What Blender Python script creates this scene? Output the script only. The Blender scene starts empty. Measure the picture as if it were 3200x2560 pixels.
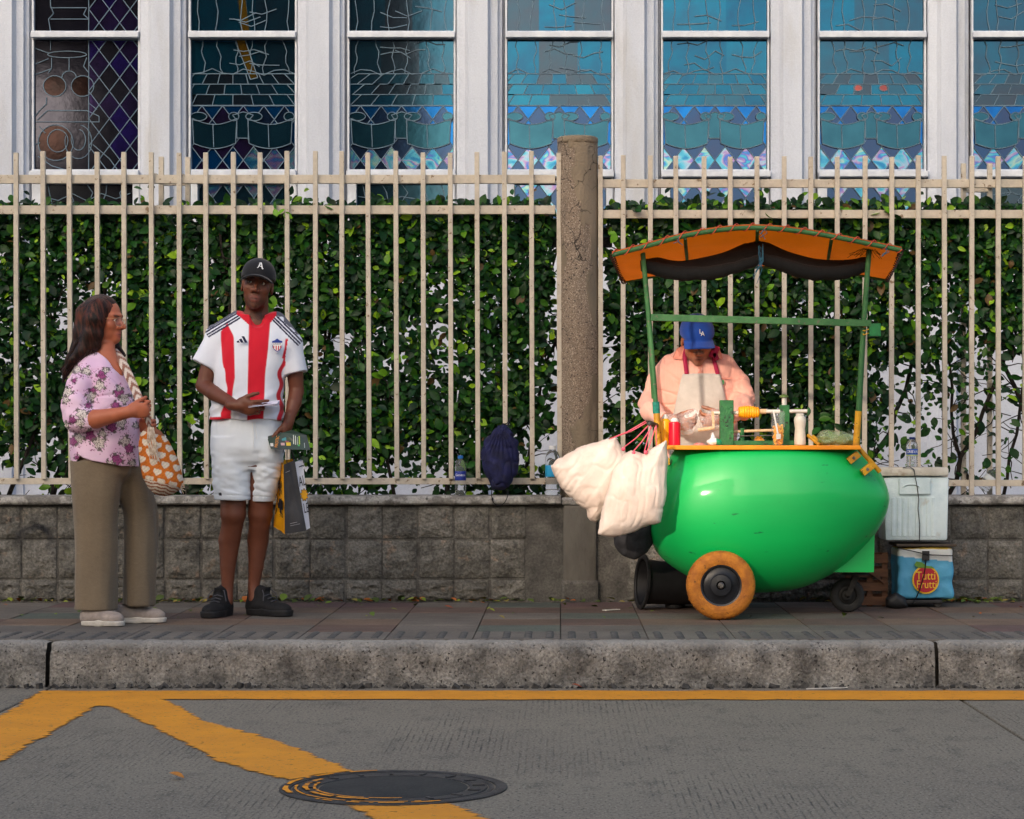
import bpy, bmesh, math, random
import numpy as np
from mathutils import Vector, Matrix, Euler, noise as mnoise

random.seed(7)
rng = np.random.default_rng(7)
scene = bpy.context.scene
COL = scene.collection
PI = math.pi
R = math.radians

# ---------------------------------------------------------------- camera
F, CX, CY, S = 7000.0, 1752.0, 1395.0, 3200.0 / 2156.0
CAM_Z = 1.06
PAVE = 0.20
cam = bpy.data.cameras.new("camera")
cam.sensor_width = 36.0
cam.lens = 36.0 * F / 3200.0
cam.shift_x = (1600 - CX) / 3200.0
cam.shift_y = (CY - 1280) / 3200.0
cam.clip_end = 500
cam_ob = bpy.data.objects.new("camera", cam)
cam_ob.location = (0, 0, CAM_Z)
cam_ob.rotation_euler = (R(90), 0, 0)
COL.objects.link(cam_ob)
scene.camera = cam_ob

# ---------------------------------------------------------------- sky and sun
SUN_AZ, SUN_EL = R(25), R(14)          # behind the camera, to the left, low
world = bpy.data.worlds.new("World")
scene.world = world
world.use_nodes = True
wn = world.node_tree.nodes
wl = world.node_tree.links
bg = wn["Background"]
sky = wn.new("ShaderNodeTexSky")
sky.sky_type = 'NISHITA'
sky.sun_disc = False
sky.sun_elevation = R(24)
sky.sun_rotation = R(180) + SUN_AZ
sky.dust_density = 4.0
sky.air_density = 1.0
sky.ozone_density = 0.7
wl.new(sky.outputs[0], bg.inputs[0])
bg.inputs[1].default_value = 0.15
sun = bpy.data.lights.new("sun", 'SUN')
sun.energy = 1.8
sun.angle = R(1.6)
sun.color = (1.0, 0.83, 0.68)
sun_ob = bpy.data.objects.new("sun", sun)
to_sun = Vector((-math.sin(SUN_AZ) * math.cos(SUN_EL), -math.cos(SUN_AZ) * math.cos(SUN_EL), math.sin(SUN_EL)))
sun_ob.rotation_euler = to_sun.to_track_quat('Z', 'Y').to_euler()
sun_ob.location = to_sun * 60
COL.objects.link(sun_ob)
scene.view_settings.view_transform = 'Standard'
scene.view_settings.look = 'None'
scene.view_settings.gamma = 1.0
scene.view_settings.exposure = 0.88
scene.cycles.max_bounces = 6
scene.cycles.transparent_max_bounces = 12
scene.cycles.caustics_reflective = False
scene.cycles.caustics_refractive = False

# ---------------------------------------------------------------- helpers
def W(px, py, Y):
    """photograph pixel (3200 wide) at distance Y -> world point"""
    return Vector(((px - CX) / F * Y, Y, CAM_Z + (CY - py) / F * Y))

def V(x, y, Y):
    return W(x * S, y * S, Y)

def s2l(c):
    return tuple((u / 12.92 if u <= 0.04045 else ((u + 0.055) / 1.055) ** 2.4) for u in c)

def rgb(r, g, b):
    return s2l((r / 255., g / 255., b / 255.))

MATS = {}
def mat(name, col, col2=None, rough=0.6, scale=6.0, lo=0.4, hi=0.6, detail=6.0, bump=0.0, bscale=60.0,
        metallic=0.0, spec=0.5, stretch=(1, 1, 1), attr=False, col3=None, scale3=30.0, lo3=0.55, hi3=0.62,
        coat=0.0, coat_rough=0.06, trans=0.0, ior=1.45, bstretch=None, rvar=0.0, sheen=0.0, sss=0.0, tint=None, alpha=1.0, rand=0.0, bdetail=5.0, fine=None):
    if name in MATS:
        return MATS[name]
    m = bpy.data.materials.new(name)
    m.use_nodes = True
    n, l = m.node_tree.nodes, m.node_tree.links
    b = n["Principled BSDF"]
    geo = n.new("ShaderNodeNewGeometry")
    def nz(sc, st, det):
        mp = n.new("ShaderNodeMapping")
        mp.inputs["Scale"].default_value = st
        l.new(geo.outputs["Position"], mp.inputs["Vector"])
        t = n.new("ShaderNodeTexNoise")
        t.inputs["Scale"].default_value = sc
        t.inputs["Detail"].default_value = det
        t.inputs["Roughness"].default_value = 0.6
        l.new(mp.outputs[0], t.inputs["Vector"])
        return t
    def ramp(src, a, c):
        r = n.new("ShaderNodeMapRange")
        r.inputs[1].default_value = a
        r.inputs[2].default_value = c
        r.clamp = True
        l.new(src, r.inputs[0])
        return r.outputs[0]
    def mix(fac, a, c, mode='MIX'):
        x = n.new("ShaderNodeMix")
        x.data_type = 'RGBA'
        x.blend_type = mode
        if isinstance(fac, float): x.inputs[0].default_value = fac
        else: l.new(fac, x.inputs[0])
        for k, s in ((6, a), (7, c)):
            if isinstance(s, tuple): x.inputs[k].default_value = (*s[:3], 1)
            else: l.new(s, x.inputs[k])
        return x.outputs[2]
    cur = tuple(col)
    if attr:
        at = n.new("ShaderNodeAttribute")
        at.attribute_name = "Col"
        cur = at.outputs["Color"]
    if col2 is not None:
        t = nz(scale, stretch, detail)
        f = ramp(t.outputs["Fac"], lo, hi)
        cur = mix(f, cur, tuple(col2), 'MULTIPLY' if attr else 'MIX')
    if col3 is not None:
        t = nz(scale3, stretch, 3.0)
        f = ramp(t.outputs["Fac"], lo3, hi3)
        cur = mix(f, cur, tuple(col3))
    if fine is not None:
        t = nz(fine[0], (1, 1, 1), 4.0)
        r_ = n.new("ShaderNodeMapRange"); r_.inputs[1].default_value = .34; r_.inputs[2].default_value = .66
        r_.inputs[3].default_value = 1 - fine[1]; r_.inputs[4].default_value = 1 + fine[1]
        l.new(t.outputs["Fac"], r_.inputs[0])
        vm = n.new("ShaderNodeVectorMath"); vm.operation = 'SCALE'
        if isinstance(cur, tuple): vm.inputs[0].default_value = cur
        else: l.new(cur, vm.inputs[0])
        l.new(r_.outputs[0], vm.inputs["Scale"])
        cur = vm.outputs[0]
    if rand:
        oi = n.new("ShaderNodeObjectInfo")
        r = ramp(oi.outputs["Random"], 0.0, 1.0)
        hv = n.new("ShaderNodeHueSaturation")
        mr = n.new("ShaderNodeMapRange")
        mr.inputs[3].default_value = 1 - rand
        mr.inputs[4].default_value = 1 + rand
        l.new(oi.outputs["Random"], mr.inputs[0])
        l.new(mr.outputs[0], hv.inputs["Value"])
        if isinstance(cur, tuple): hv.inputs["Color"].default_value = (*cur, 1)
        else: l.new(cur, hv.inputs["Color"])
        cur = hv.outputs[0]
    if isinstance(cur, tuple): b.inputs["Base Color"].default_value = (*cur, 1)
    else: l.new(cur, b.inputs["Base Color"])
    b.inputs["Roughness"].default_value = rough
    if rvar:
        t = nz(scale * 2.3, stretch, 4.0)
        mr = n.new("ShaderNodeMapRange")
        mr.inputs[1].default_value = .3
        mr.inputs[2].default_value = .7
        mr.inputs[3].default_value = max(0.02, rough - rvar)
        mr.inputs[4].default_value = min(1, rough + rvar)
        l.new(t.outputs["Fac"], mr.inputs[0])
        l.new(mr.outputs[0], b.inputs["Roughness"])
    b.inputs["Metallic"].default_value = metallic
    b.inputs["Specular IOR Level"].default_value = spec
    b.inputs["Coat Weight"].default_value = coat
    b.inputs["Coat Roughness"].default_value = coat_rough
    b.inputs["Transmission Weight"].default_value = trans
    b.inputs["IOR"].default_value = ior
    b.inputs["Sheen Weight"].default_value = sheen
    b.inputs["Alpha"].default_value = alpha
    if sss:
        b.inputs["Subsurface Weight"].default_value = sss
        b.inputs["Subsurface Radius"].default_value = (0.012, 0.005, 0.003)
        b.inputs["Subsurface Scale"].default_value = 1.0
    if bump:
        t = nz(bscale, bstretch or stretch, bdetail)
        bp = n.new("ShaderNodeBump")
        bp.inputs["Strength"].default_value = min(1.0, bump)
        bp.inputs["Distance"].default_value = 0.01 * max(1.0, bump)
        l.new(t.outputs["Fac"], bp.inputs["Height"])
        l.new(bp.outputs[0], b.inputs["Normal"])
    MATS[name] = m
    return m

def link(o, parent=None):
    COL.objects.link(o)
    if parent is not None:
        o.parent = parent
    return o

def tag(o, label=None, cat=None, group=None, kind=None):
    if label: o["label"] = label
    if cat: o["category"] = cat
    if group: o["group"] = group
    if kind: o["kind"] = kind
    return o

def thing(name, loc, label, cat, group=None):
    o = bpy.data.objects.new(name, None)
    o.empty_display_size = 0.05
    o.location = loc
    COL.objects.link(o)
    return tag(o, label, cat, group)

def root_loc(o):
    p = Vector((0, 0, 0))
    while o is not None:
        p = p + o.location
        o = o.parent
    return p

def new_mesh(name, verts, faces, material, parent=None, smooth=False, cols=None, origin=None, mats=None, fmat=None):
    me = bpy.data.meshes.new(name)
    off = root_loc(parent) if parent is not None else (Vector(origin) if origin is not None else Vector((0, 0, 0)))
    v = np.asarray(verts, dtype=np.float64).reshape(-1, 3) - np.array(off)
    if isinstance(faces, np.ndarray):
        nf, k = faces.shape
        me.vertices.add(len(v)); me.vertices.foreach_set("co", v.astype(np.float32).ravel())
        me.loops.add(nf * k); me.loops.foreach_set("vertex_index", faces.astype(np.int32).ravel())
        me.polygons.add(nf); me.polygons.foreach_set("loop_start", np.arange(0, nf * k, k, dtype=np.int32))
        me.update(calc_edges=True); me.validate()
    else:
        me.from_pydata(v.tolist(), [], faces)
    if smooth:
        me.polygons.foreach_set("use_smooth", np.ones(len(me.polygons), dtype=bool))
    if cols is not None:
        a = me.color_attributes.new("Col", 'FLOAT_COLOR', 'POINT')
        c = np.ones((len(v), 4), dtype=np.float32)
        c[:, :3] = cols
        a.data.foreach_set("color", c.ravel())
    for m_ in (mats or [material]):
        me.materials.append(m_)
    if fmat is not None:
        me.polygons.foreach_set("material_index", np.asarray(fmat, dtype=np.int32))
    me.update()
    o = bpy.data.objects.new(name, me)
    if parent is None and origin is not None:
        o.location = origin
    link(o, parent)
    return o

class MB:
    """collects shapes that end up as ONE mesh object"""
    def __init__(s):
        s.v, s.f, s.fm = [], [], []
        s.cm = 0
    def add(s, vs, fs):
        k = len(s.v)
        s.v.extend([tuple(p) for p in vs])
        for f in fs:
            s.f.append(tuple(i + k for i in f)); s.fm.append(s.cm)
        return s
    def box(s, a, b, bev=0.0, M=None):
        x0, y0, z0 = a; x1, y1, z1 = b
        if x0 > x1: x0, x1 = x1, x0
        if y0 > y1: y0, y1 = y1, y0
        if z0 > z1: z0, z1 = z1, z0
        if bev <= 0:
            vs = [(x0, y0, z0), (x1, y0, z0), (x1, y1, z0), (x0, y1, z0), (x0, y0, z1), (x1, y0, z1), (x1, y1, z1), (x0, y1, z1)]
            fs = [(0, 3, 2, 1), (4, 5, 6, 7), (0, 1, 5, 4), (1, 2, 6, 5), (2, 3, 7, 6), (3, 0, 4, 7)]
        else:
            bm = bmesh.new()
            bmesh.ops.create_cube(bm, size=1.0)
            for q in bm.verts:
                q.co = Vector(((x0 + x1) / 2 + q.co.x * (x1 - x0), (y0 + y1) / 2 + q.co.y * (y1 - y0), (z0 + z1) / 2 + q.co.z * (z1 - z0)))
            bmesh.ops.bevel(bm, geom=list(bm.edges), offset=bev, segments=2, profile=0.5, affect='EDGES')
            bm.verts.index_update()
            vs = [q.co.copy() for q in bm.verts]
            fs = [tuple(q.index for q in f.verts) for f in bm.faces]
            bm.free()
        if M is not None: vs = [M @ Vector(p) for p in vs]
        return s.add(vs, fs)
    def bar(s, p, q, w, h=None, bev=0.0, up=(0, 0, 1)):
        """box beam from p to q, w wide, h high"""
        h = h or w
        p, q = Vector(p), Vector(q)
        d = q - p; L = d.length; d.normalize()
        upv = Vector(up)
        if abs(d.dot(upv)) > 0.98: upv = Vector((0, 1, 0))
        x = d.cross(upv).normalized(); z = x.cross(d).normalized()
        M = Matrix((( x.x, d.x, z.x, p.x), (x.y, d.y, z.y, p.y), (x.z, d.z, z.z, p.z), (0, 0, 0, 1)))
        return s.box((-w / 2, 0, -h / 2), (w / 2, L, h / 2), bev, M)
    def tube(s, pts, r, n=10, cap=True, flat=None):
        pts = [Vector(p) for p in pts]
        rs = r if isinstance(r, (list, tuple, np.ndarray)) else [r] * len(pts)
        vs, fs = [], []
        prev = None
        for i, p in enumerate(pts):
            d = (pts[min(i + 1, len(pts) - 1)] - pts[max(i - 1, 0)])
            d = d.normalized() if d.length > 1e-9 else Vector((0, 0, 1))
            if prev is None:
                a = Vector((0, 0, 1)) if abs(d.z) < 0.9 else Vector((1, 0, 0))
                x = d.cross(a).normalized()
            else:
                x = (prev - d * prev.dot(d)).normalized()
            prev = x
            y = d.cross(x)
            for k in range(n):
                t = 2 * PI * k / n
                vs.append(p + (x * math.cos(t) + y * math.sin(t) * (flat or 1.0)) * rs[i])
        for i in range(len(pts) - 1):
            for k in range(n):
                a = i * n + k; b = i * n + (k + 1) % n
                fs.append((a, b, b + n, a + n))
        if cap:
            fs.append(tuple(range(n - 1, -1, -1)))
            fs.append(tuple(range((len(pts) - 1) * n, len(pts) * n)))
        return s.add(vs, fs)
    def lathe(s, prof, n=24, M=None, cap=True):
        """profile [(r,z)] around local z"""
        vs, fs = [], []
        for r, z in prof:
            for k in range(n):
                t = 2 * PI * k / n
                p = Vector((r * math.cos(t), r * math.sin(t), z))
                vs.append(M @ p if M is not None else p)
        for i in range(len(prof) - 1):
            for k in range(n):
                a = i * n + k; b = i * n + (k + 1) % n
                fs.append((a, b, b + n, a + n))
        if cap:
            fs.append(tuple(range(n - 1, -1, -1)))
            fs.append(tuple(range((len(prof) - 1) * n, len(prof) * n)))
        return s.add(vs, fs)
    def grid(s, fn, nu, nv, flip=False):
        vs = [fn(i / nu, j / nv) for j in range(nv + 1) for i in range(nu + 1)]
        fs = []
        for j in range(nv):
            for i in range(nu):
                a = j * (nu + 1) + i
                q = (a, a + 1, a + nu + 2, a + nu + 1)
                fs.append(q[::-1] if flip else q)
        return s.add(vs, fs)
    def poly(s, pts, thick=None, axis=(0, 1, 0)):
        """flat polygon; with thick an extruded plate"""
        pts = [Vector(p) for p in pts]
        n = len(pts)
        if not thick:
            return s.add(pts, [tuple(range(n))])
        d = Vector(axis) * thick
        vs = pts + [p + d for p in pts]
        fs = [tuple(range(n)), tuple(range(2 * n - 1, n - 1, -1))]
        for i in range(n):
            j = (i + 1) % n
            fs.append((i, i + n, j + n, j))
        return s.add(vs, fs)
    def ball(s, c, r, nu=14, nv=8, M=None):
        c = Vector(c)
        rr = Vector(r) if hasattr(r, '__len__') else Vector((r, r, r))
        def fn(u, v):
            a = 2 * PI * u; b = -PI / 2 + PI * v
            p = Vector((rr.x * math.cos(a) * math.cos(b), rr.y * math.sin(a) * math.cos(b), rr.z * math.sin(b)))
            return (M @ p if M is not None else p) + c
        return s.grid(fn, nu, nv)
    def build(s, name, material, parent=None, smooth=False, origin=None, mats=None, weld=False, solid=0.0, fixn=True):
        o = new_mesh(name, s.v, s.f, material, parent, False, None, origin, mats, s.fm if mats else None)
        if weld or fixn:
            bm = bmesh.new(); bm.from_mesh(o.data)
            if weld: bmesh.ops.remove_doubles(bm, verts=bm.verts, dist=1e-5)
            bmesh.ops.recalc_face_normals(bm, faces=bm.faces)
            bm.to_mesh(o.data); bm.free()
        if smooth:
            set_smooth(o, smooth if not isinstance(smooth, bool) else 40)
        if solid:
            md = o.modifiers.new("solid", 'SOLIDIFY'); md.thickness = solid; md.offset = 0
        return o

def set_smooth(o, ang=40):
    me = o.data
    bm = bmesh.new(); bm.from_mesh(me)
    c = R(ang)
    for e in bm.edges:
        e.smooth = not (len(e.link_faces) == 2 and e.calc_face_angle(0) > c)
    for f in bm.faces: f.smooth = True
    bm.to_mesh(me); bm.free()

def share(name, src, loc, parent=None, rot=None, scl=None, material=None):
    """another object with the same mesh data"""
    o = bpy.data.objects.new(name, src)
    o.location = Vector(loc) - (root_loc(parent) if parent is not None else Vector((0, 0, 0)))
    if rot is not None: o.rotation_euler = rot
    if scl is not None: o.scale = scl
    link(o, parent)
    return o

def fbm(x, y, z, o=4):
    return mnoise.fractal(Vector((x, y, z)), 1.0, 2.0, o)

def text_mesh(name, body, size, material, parent, M, extrude=0.0006, origin=None, align='CENTER', sx=1.0, bend=None):
    """flat lettering; M places it: local x right, local y up, local z toward the reader"""
    cu = bpy.data.curves.new(name, 'FONT')
    cu.body = body; cu.size = size; cu.extrude = extrude
    cu.align_x = align; cu.align_y = 'CENTER'
    cu.resolution_u = 3
    tmp = bpy.data.objects.new("tmp_text", cu)
    COL.objects.link(tmp)
    dg = bpy.context.evaluated_depsgraph_get()
    me = tmp.evaluated_get(dg).to_mesh()
    vs = [Vector((v.co.x * sx, v.co.y, v.co.z)) for v in me.vertices]
    if bend: vs = [bend(v) for v in vs]
    vs = [M @ v for v in vs]
    fs = [tuple(p.vertices) for p in me.polygons]
    tmp.evaluated_get(dg).to_mesh_clear()
    bpy.data.objects.remove(tmp); bpy.data.curves.remove(cu)
    return new_mesh(name, [tuple(v) for v in vs], fs, material, parent, origin=origin)

def frame(o, x, y, z):
    """matrix from origin and three axes"""
    x, y, z, o = Vector(x).normalized(), Vector(y).normalized(), Vector(z).normalized(), Vector(o)
    return Matrix(((x.x, y.x, z.x, o.x), (x.y, y.y, z.y, o.y), (x.z, y.z, z.z, o.z), (0, 0, 0, 1)))

FRONT = lambda p: frame(p, (1, 0, 0), (0, 0, 1), (0, -1, 0))    # lettering that faces the camera side

# ---------------------------------------------------------------- signed-distance modelling (smooth blends -> one continuous mesh)
class SDF:
    def __init__(s, lo, hi, h):
        s.lo = np.array(lo, dtype=np.float64); s.h = h
        s.n = np.ceil((np.array(hi) - s.lo) / h).astype(int) + 1
        s.f = np.full(tuple(s.n), 10.0, dtype=np.float32)
        s.M = Matrix.Identity(4)
    def frame(s, M=None):
        s.M = M if M is not None else Matrix.Identity(4)
        return s
    def _win(s, c, rad):
        """world bounding sphere -> index window and local coordinates"""
        c = np.array(s.M @ Vector(c))
        a = np.maximum(np.floor((c - rad - s.lo) / s.h).astype(int), 0)
        b = np.minimum(np.ceil((c + rad - s.lo) / s.h).astype(int) + 1, s.n)
        if np.any(b <= a): return None
        ax = [s.lo[i] + s.h * np.arange(a[i], b[i]) for i in range(3)]
        X, Y, Z = np.meshgrid(*ax, indexing='ij')
        Mi = np.array(s.M.inverted())
        x = Mi[0, 0] * X + Mi[0, 1] * Y + Mi[0, 2] * Z + Mi[0, 3]
        y = Mi[1, 0] * X + Mi[1, 1] * Y + Mi[1, 2] * Z + Mi[1, 3]
        z = Mi[2, 0] * X + Mi[2, 1] * Y + Mi[2, 2] * Z + Mi[2, 3]
        return (slice(a[0], b[0]), slice(a[1], b[1]), slice(a[2], b[2])), x, y, z
    def _put(s, sl, d, k, sub):
        a = s.f[sl]
        d = d.astype(np.float32)
        if sub:
            d = -d
            if k <= 0: s.f[sl] = np.maximum(a, d); return
            h = np.clip(0.5 - 0.5 * (a - d) / k, 0, 1)
            # smooth max
            s.f[sl] = a * (1 - h) + d * h + k * h * (1 - h)
        else:
            if k <= 0: s.f[sl] = np.minimum(a, d); return
            h = np.clip(0.5 + 0.5 * (a - d) / k, 0, 1)
            s.f[sl] = a * (1 - h) + d * h - k * h * (1 - h)
    def cone(s, p, q, r1, r2, k=0.01, sub=False):
        p, q = Vector(p), Vector(q)
        c = (p + q) / 2; rad = (q - p).length / 2 + max(r1, r2) + max(k, 0.01) + 3 * s.h
        w = s._win(c, rad)
        if w is None: return s
        sl, x, y, z = w
        d = q - p; L2 = max(d.length_squared, 1e-12)
        t = np.clip(((x - p.x) * d.x + (y - p.y) * d.y + (z - p.z) * d.z) / L2, 0, 1)
        dist = np.sqrt((x - p.x - t * d.x) ** 2 + (y - p.y - t * d.y) ** 2 + (z - p.z - t * d.z) ** 2) - (r1 + (r2 - r1) * t)
        s._put(sl, dist, k, sub); return s
    def chain(s, pts, rs, k=0.01, sub=False):
        for i in range(len(pts) - 1):
            s.cone(pts[i], pts[i + 1], rs[i], rs[i + 1], k, sub)
        return s
    def ell(s, c, r, k=0.01, sub=False, rot=None):
        r = (r, r, r) if not hasattr(r, '__len__') else r
        w = s._win(c, max(r) + max(k, 0.01) + 3 * s.h)
        if w is None: return s
        sl, x, y, z = w
        x = x - c[0]; y = y - c[1]; z = z - c[2]
        if rot is not None:
            m = np.array(Euler(rot).to_matrix()).T
            x, y, z = (m[0, 0] * x + m[0, 1] * y + m[0, 2] * z, m[1, 0] * x + m[1, 1] * y + m[1, 2] * z, m[2, 0] * x + m[2, 1] * y + m[2, 2] * z)
        k0 = np.sqrt((x / r[0]) ** 2 + (y / r[1]) ** 2 + (z / r[2]) ** 2)
        k1 = np.sqrt((x / r[0] ** 2) ** 2 + (y / r[1] ** 2) ** 2 + (z / r[2] ** 2) ** 2) + 1e-9
        s._put(sl, k0 * (k0 - 1) / k1, k, sub); return s
    def stack(s, rings, k=0.01, sub=False, n=2.3, zcut=True):
        """rings: (z, cx, cy, a, b) half widths along local z"""
        g = np.array(sorted(rings), dtype=np.float64)
        zs = np.linspace(g[0, 0], g[-1, 0], 80)
        # smooth (monotone-ish) interpolation: linear then box filter
        cols = []
        for i in range(1, 5):
            c = np.interp(zs, g[:, 0], g[:, i])
            p = np.concatenate([[c[0]] * 3, c, [c[-1]] * 3])
            c = np.convolve(p, np.ones(7) / 7, mode='valid')
            cols.append(c)
        mid = Vector((float(np.mean(g[:, 1])), float(np.mean(g[:, 2])), float((g[0, 0] + g[-1, 0]) / 2)))
        rad = math.hypot((g[-1, 0] - g[0, 0]) / 2, max(np.max(np.abs(g[:, 1] - mid.x) + g[:, 3]), np.max(np.abs(g[:, 2] - mid.y) + g[:, 4])) * 1.2) + max(k, .01) + 3 * s.h
        w = s._win(mid, rad)
        if w is None: return s
        sl, x, y, z = w
        cx, cy, a, b = (np.interp(z, zs, c) for c in cols)
        q = (np.abs((x - cx) / a) ** n + np.abs((y - cy) / b) ** n) ** (1.0 / n)
        d = (q - 1) * np.minimum(a, b)
        d = np.maximum(d, np.maximum(g[0, 0] - z, z - g[-1, 0]))
        s._put(sl, d, k, sub); return s
    def boxp(s, c, hs, r=0.004, k=0.005, sub=False, rot=None):
        w = s._win(c, math.sqrt(sum(v * v for v in hs)) + max(k, .01) + 3 * s.h)
        if w is None: return s
        sl, x, y, z = w
        x = x - c[0]; y = y - c[1]; z = z - c[2]
        if rot is not None:
            m = np.array(Euler(rot).to_matrix()).T
            x, y, z = (m[0, 0] * x + m[0, 1] * y + m[0, 2] * z, m[1, 0] * x + m[1, 1] * y + m[1, 2] * z, m[2, 0] * x + m[2, 1] * y + m[2, 2] * z)
        dx, dy, dz = np.abs(x) - hs[0] + r, np.abs(y) - hs[1] + r, np.abs(z) - hs[2] + r
        d = np.sqrt(np.maximum(dx, 0) ** 2 + np.maximum(dy, 0) ** 2 + np.maximum(dz, 0) ** 2) + np.minimum(np.maximum(dx, np.maximum(dy, dz)), 0) - r
        s._put(sl, d, k, sub); return s
    def fieldmod(s, fn):
        """fn(X,Y,Z,f) -> f over the whole grid (used for wrinkles and cuts)"""
        ax = [s.lo[i] + s.h * np.arange(s.n[i]) for i in range(3)]
        X, Y, Z = np.meshgrid(*[a.astype(np.float32) for a in ax], indexing='ij')
        s.f = fn(X, Y, Z, s.f).astype(np.float32); return s
    def mesh(s):
        f = s.f
        neg = f < 0
        nx, ny, nz = neg.shape
        cnt = np.zeros((nx - 1, ny - 1, nz - 1), dtype=np.int8)
        for dx in (0, 1):
            for dy in (0, 1):
                for dz in (0, 1):
                    cnt += neg[dx:nx - 1 + dx, dy:ny - 1 + dy, dz:nz - 1 + dz]
        act = (cnt > 0) & (cnt < 8)
        I, J, K = np.nonzero(act)
        idx = np.full(act.shape, -1, dtype=np.int64)
        idx[I, J, K] = np.arange(len(I))
        acc = np.zeros((len(I), 3)); num = np.zeros(len(I))
        cs = [(0, 0, 0), (1, 0, 0), (0, 1, 0), (1, 1, 0), (0, 0, 1), (1, 0, 1), (0, 1, 1), (1, 1, 1)]
        ed = [(0, 1), (2, 3), (4, 5), (6, 7), (0, 2), (1, 3), (4, 6), (5, 7), (0, 4), (1, 5), (2, 6), (3, 7)]
        val = [f[I + c[0], J + c[1], K + c[2]].astype(np.float64) for c in cs]
        for a, b in ed:
            m = (val[a] < 0) != (val[b] < 0)
            t = np.where(m, val[a] / (val[a] - val[b] + 1e-20), 0)
            ca, cb = np.array(cs[a], float), np.array(cs[b], float)
            p = ca[None, :] + t[:, None] * (cb - ca)[None, :]
            acc += p * m[:, None]; num += m
        P = acc / num[:, None] + np.stack([I, J, K], 1)
        verts = s.lo[None, :] + s.h * P
        quads = []
        # x edges
        A = neg[:-1, 1:-1, 1:-1]; B = neg[1:, 1:-1, 1:-1]
        i, j, k = np.nonzero(A != B); j = j + 1; k = k + 1
        q = np.stack([idx[i, j - 1, k - 1], idx[i, j, k - 1], idx[i, j, k], idx[i, j - 1, k]], 1)
        fl = ~A[i, j - 1, k - 1]; q[fl] = q[fl][:, ::-1]; quads.append(q)
        A = neg[1:-1, :-1, 1:-1]; B = neg[1:-1, 1:, 1:-1]
        i, j, k = np.nonzero(A != B); i = i + 1; k = k + 1
        q = np.stack([idx[i - 1, j, k - 1], idx[i - 1, j, k], idx[i, j, k], idx[i, j, k - 1]], 1)
        fl = ~A[i - 1, j, k - 1]; q[fl] = q[fl][:, ::-1]; quads.append(q)
        A = neg[1:-1, 1:-1, :-1]; B = neg[1:-1, 1:-1, 1:]
        i, j, k = np.nonzero(A != B); i = i + 1; j = j + 1
        q = np.stack([idx[i - 1, j - 1, k], idx[i, j - 1, k], idx[i, j, k], idx[i - 1, j, k]], 1)
        fl = ~A[i - 1, j - 1, k]; q[fl] = q[fl][:, ::-1]; quads.append(q)
        Q = np.concatenate(quads)
        Q = Q[(Q >= 0).all(1)]
        return verts, Q
    def build(s, name, material, parent, color=None, smooth_iter=1, disp=None, origin=None, mats=None):
        v, q = s.mesh()
        for _ in range(smooth_iter):
            a = np.zeros_like(v); c = np.zeros(len(v))
            for i in range(4):
                j = (i + 1) % 4
                np.add.at(a, q[:, i], v[q[:, j]]); np.add.at(a, q[:, j], v[q[:, i]])
                np.add.at(c, q[:, i], 1); np.add.at(c, q[:, j], 1)
            c[c == 0] = 1
            v = 0.5 * v + 0.5 * a / c[:, None]
        if disp is not None:
            nr = vnormals(v, q)
            v = v + nr * disp(v, nr)[:, None]
        cols = None
        if color is not None:
            cols = color(v, vnormals(v, q))
        return new_mesh(name, v, q, material, parent, True, cols, origin)

def vnormals(v, q):
    n = np.zeros_like(v)
    fn = np.cross(v[q[:, 2]] - v[q[:, 0]], v[q[:, 3]] - v[q[:, 1]])
    for i in range(4):
        np.add.at(n, q[:, i], fn)
    return n / (np.linalg.norm(n, axis=1, keepdims=True) + 1e-12)

def vnoise(p, sc, seed=0):
    """cheap value noise, vectorised, -1..1 ; p (n,3)"""
    q = p * np.array(sc) + seed * 17.31
    i = np.floor(q).astype(np.int64); f = q - i
    u = f * f * (3 - 2 * f)
    def hsh(a, b, c):
        h = (a * 374761393 + b * 668265263 + c * 2147483647 + seed * 974711) & 0x7fffffff
        h = (h ^ (h >> 13)) * 1274126177 & 0x7fffffff
        return ((h ^ (h >> 16)) & 0xffff) / 32767.5 - 1.0
    out = 0
    for dx in (0, 1):
        for dy in (0, 1):
            for dz in (0, 1):
                wgt = (u[:, 0] if dx else 1 - u[:, 0]) * (u[:, 1] if dy else 1 - u[:, 1]) * (u[:, 2] if dz else 1 - u[:, 2])
                out = out + wgt * hsh(i[:, 0] + dx, i[:, 1] + dy, i[:, 2] + dz)
    return out

def sstep(a, b, x):
    t = np.clip((x - a) / (b - a + 1e-12), 0, 1)
    return t * t * (3 - 2 * t)
# ================================================================ ground, road, kerb, pavement
def G(px, py, z=0.0):
    Y = F * (CAM_Z - z) / (py - CY)
    return Vector(((px - CX) / F * Y, Y, z))

g = MB().poly([(-150, -150, -0.06), (150, -150, -0.06), (150, 150, -0.06), (-150, 150, -0.06)])
tag(g.build("ground", mat("m_ground", rgb(88, 84, 78), rgb(70, 66, 60), rough=.95, scale=2)), kind="structure")

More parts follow.
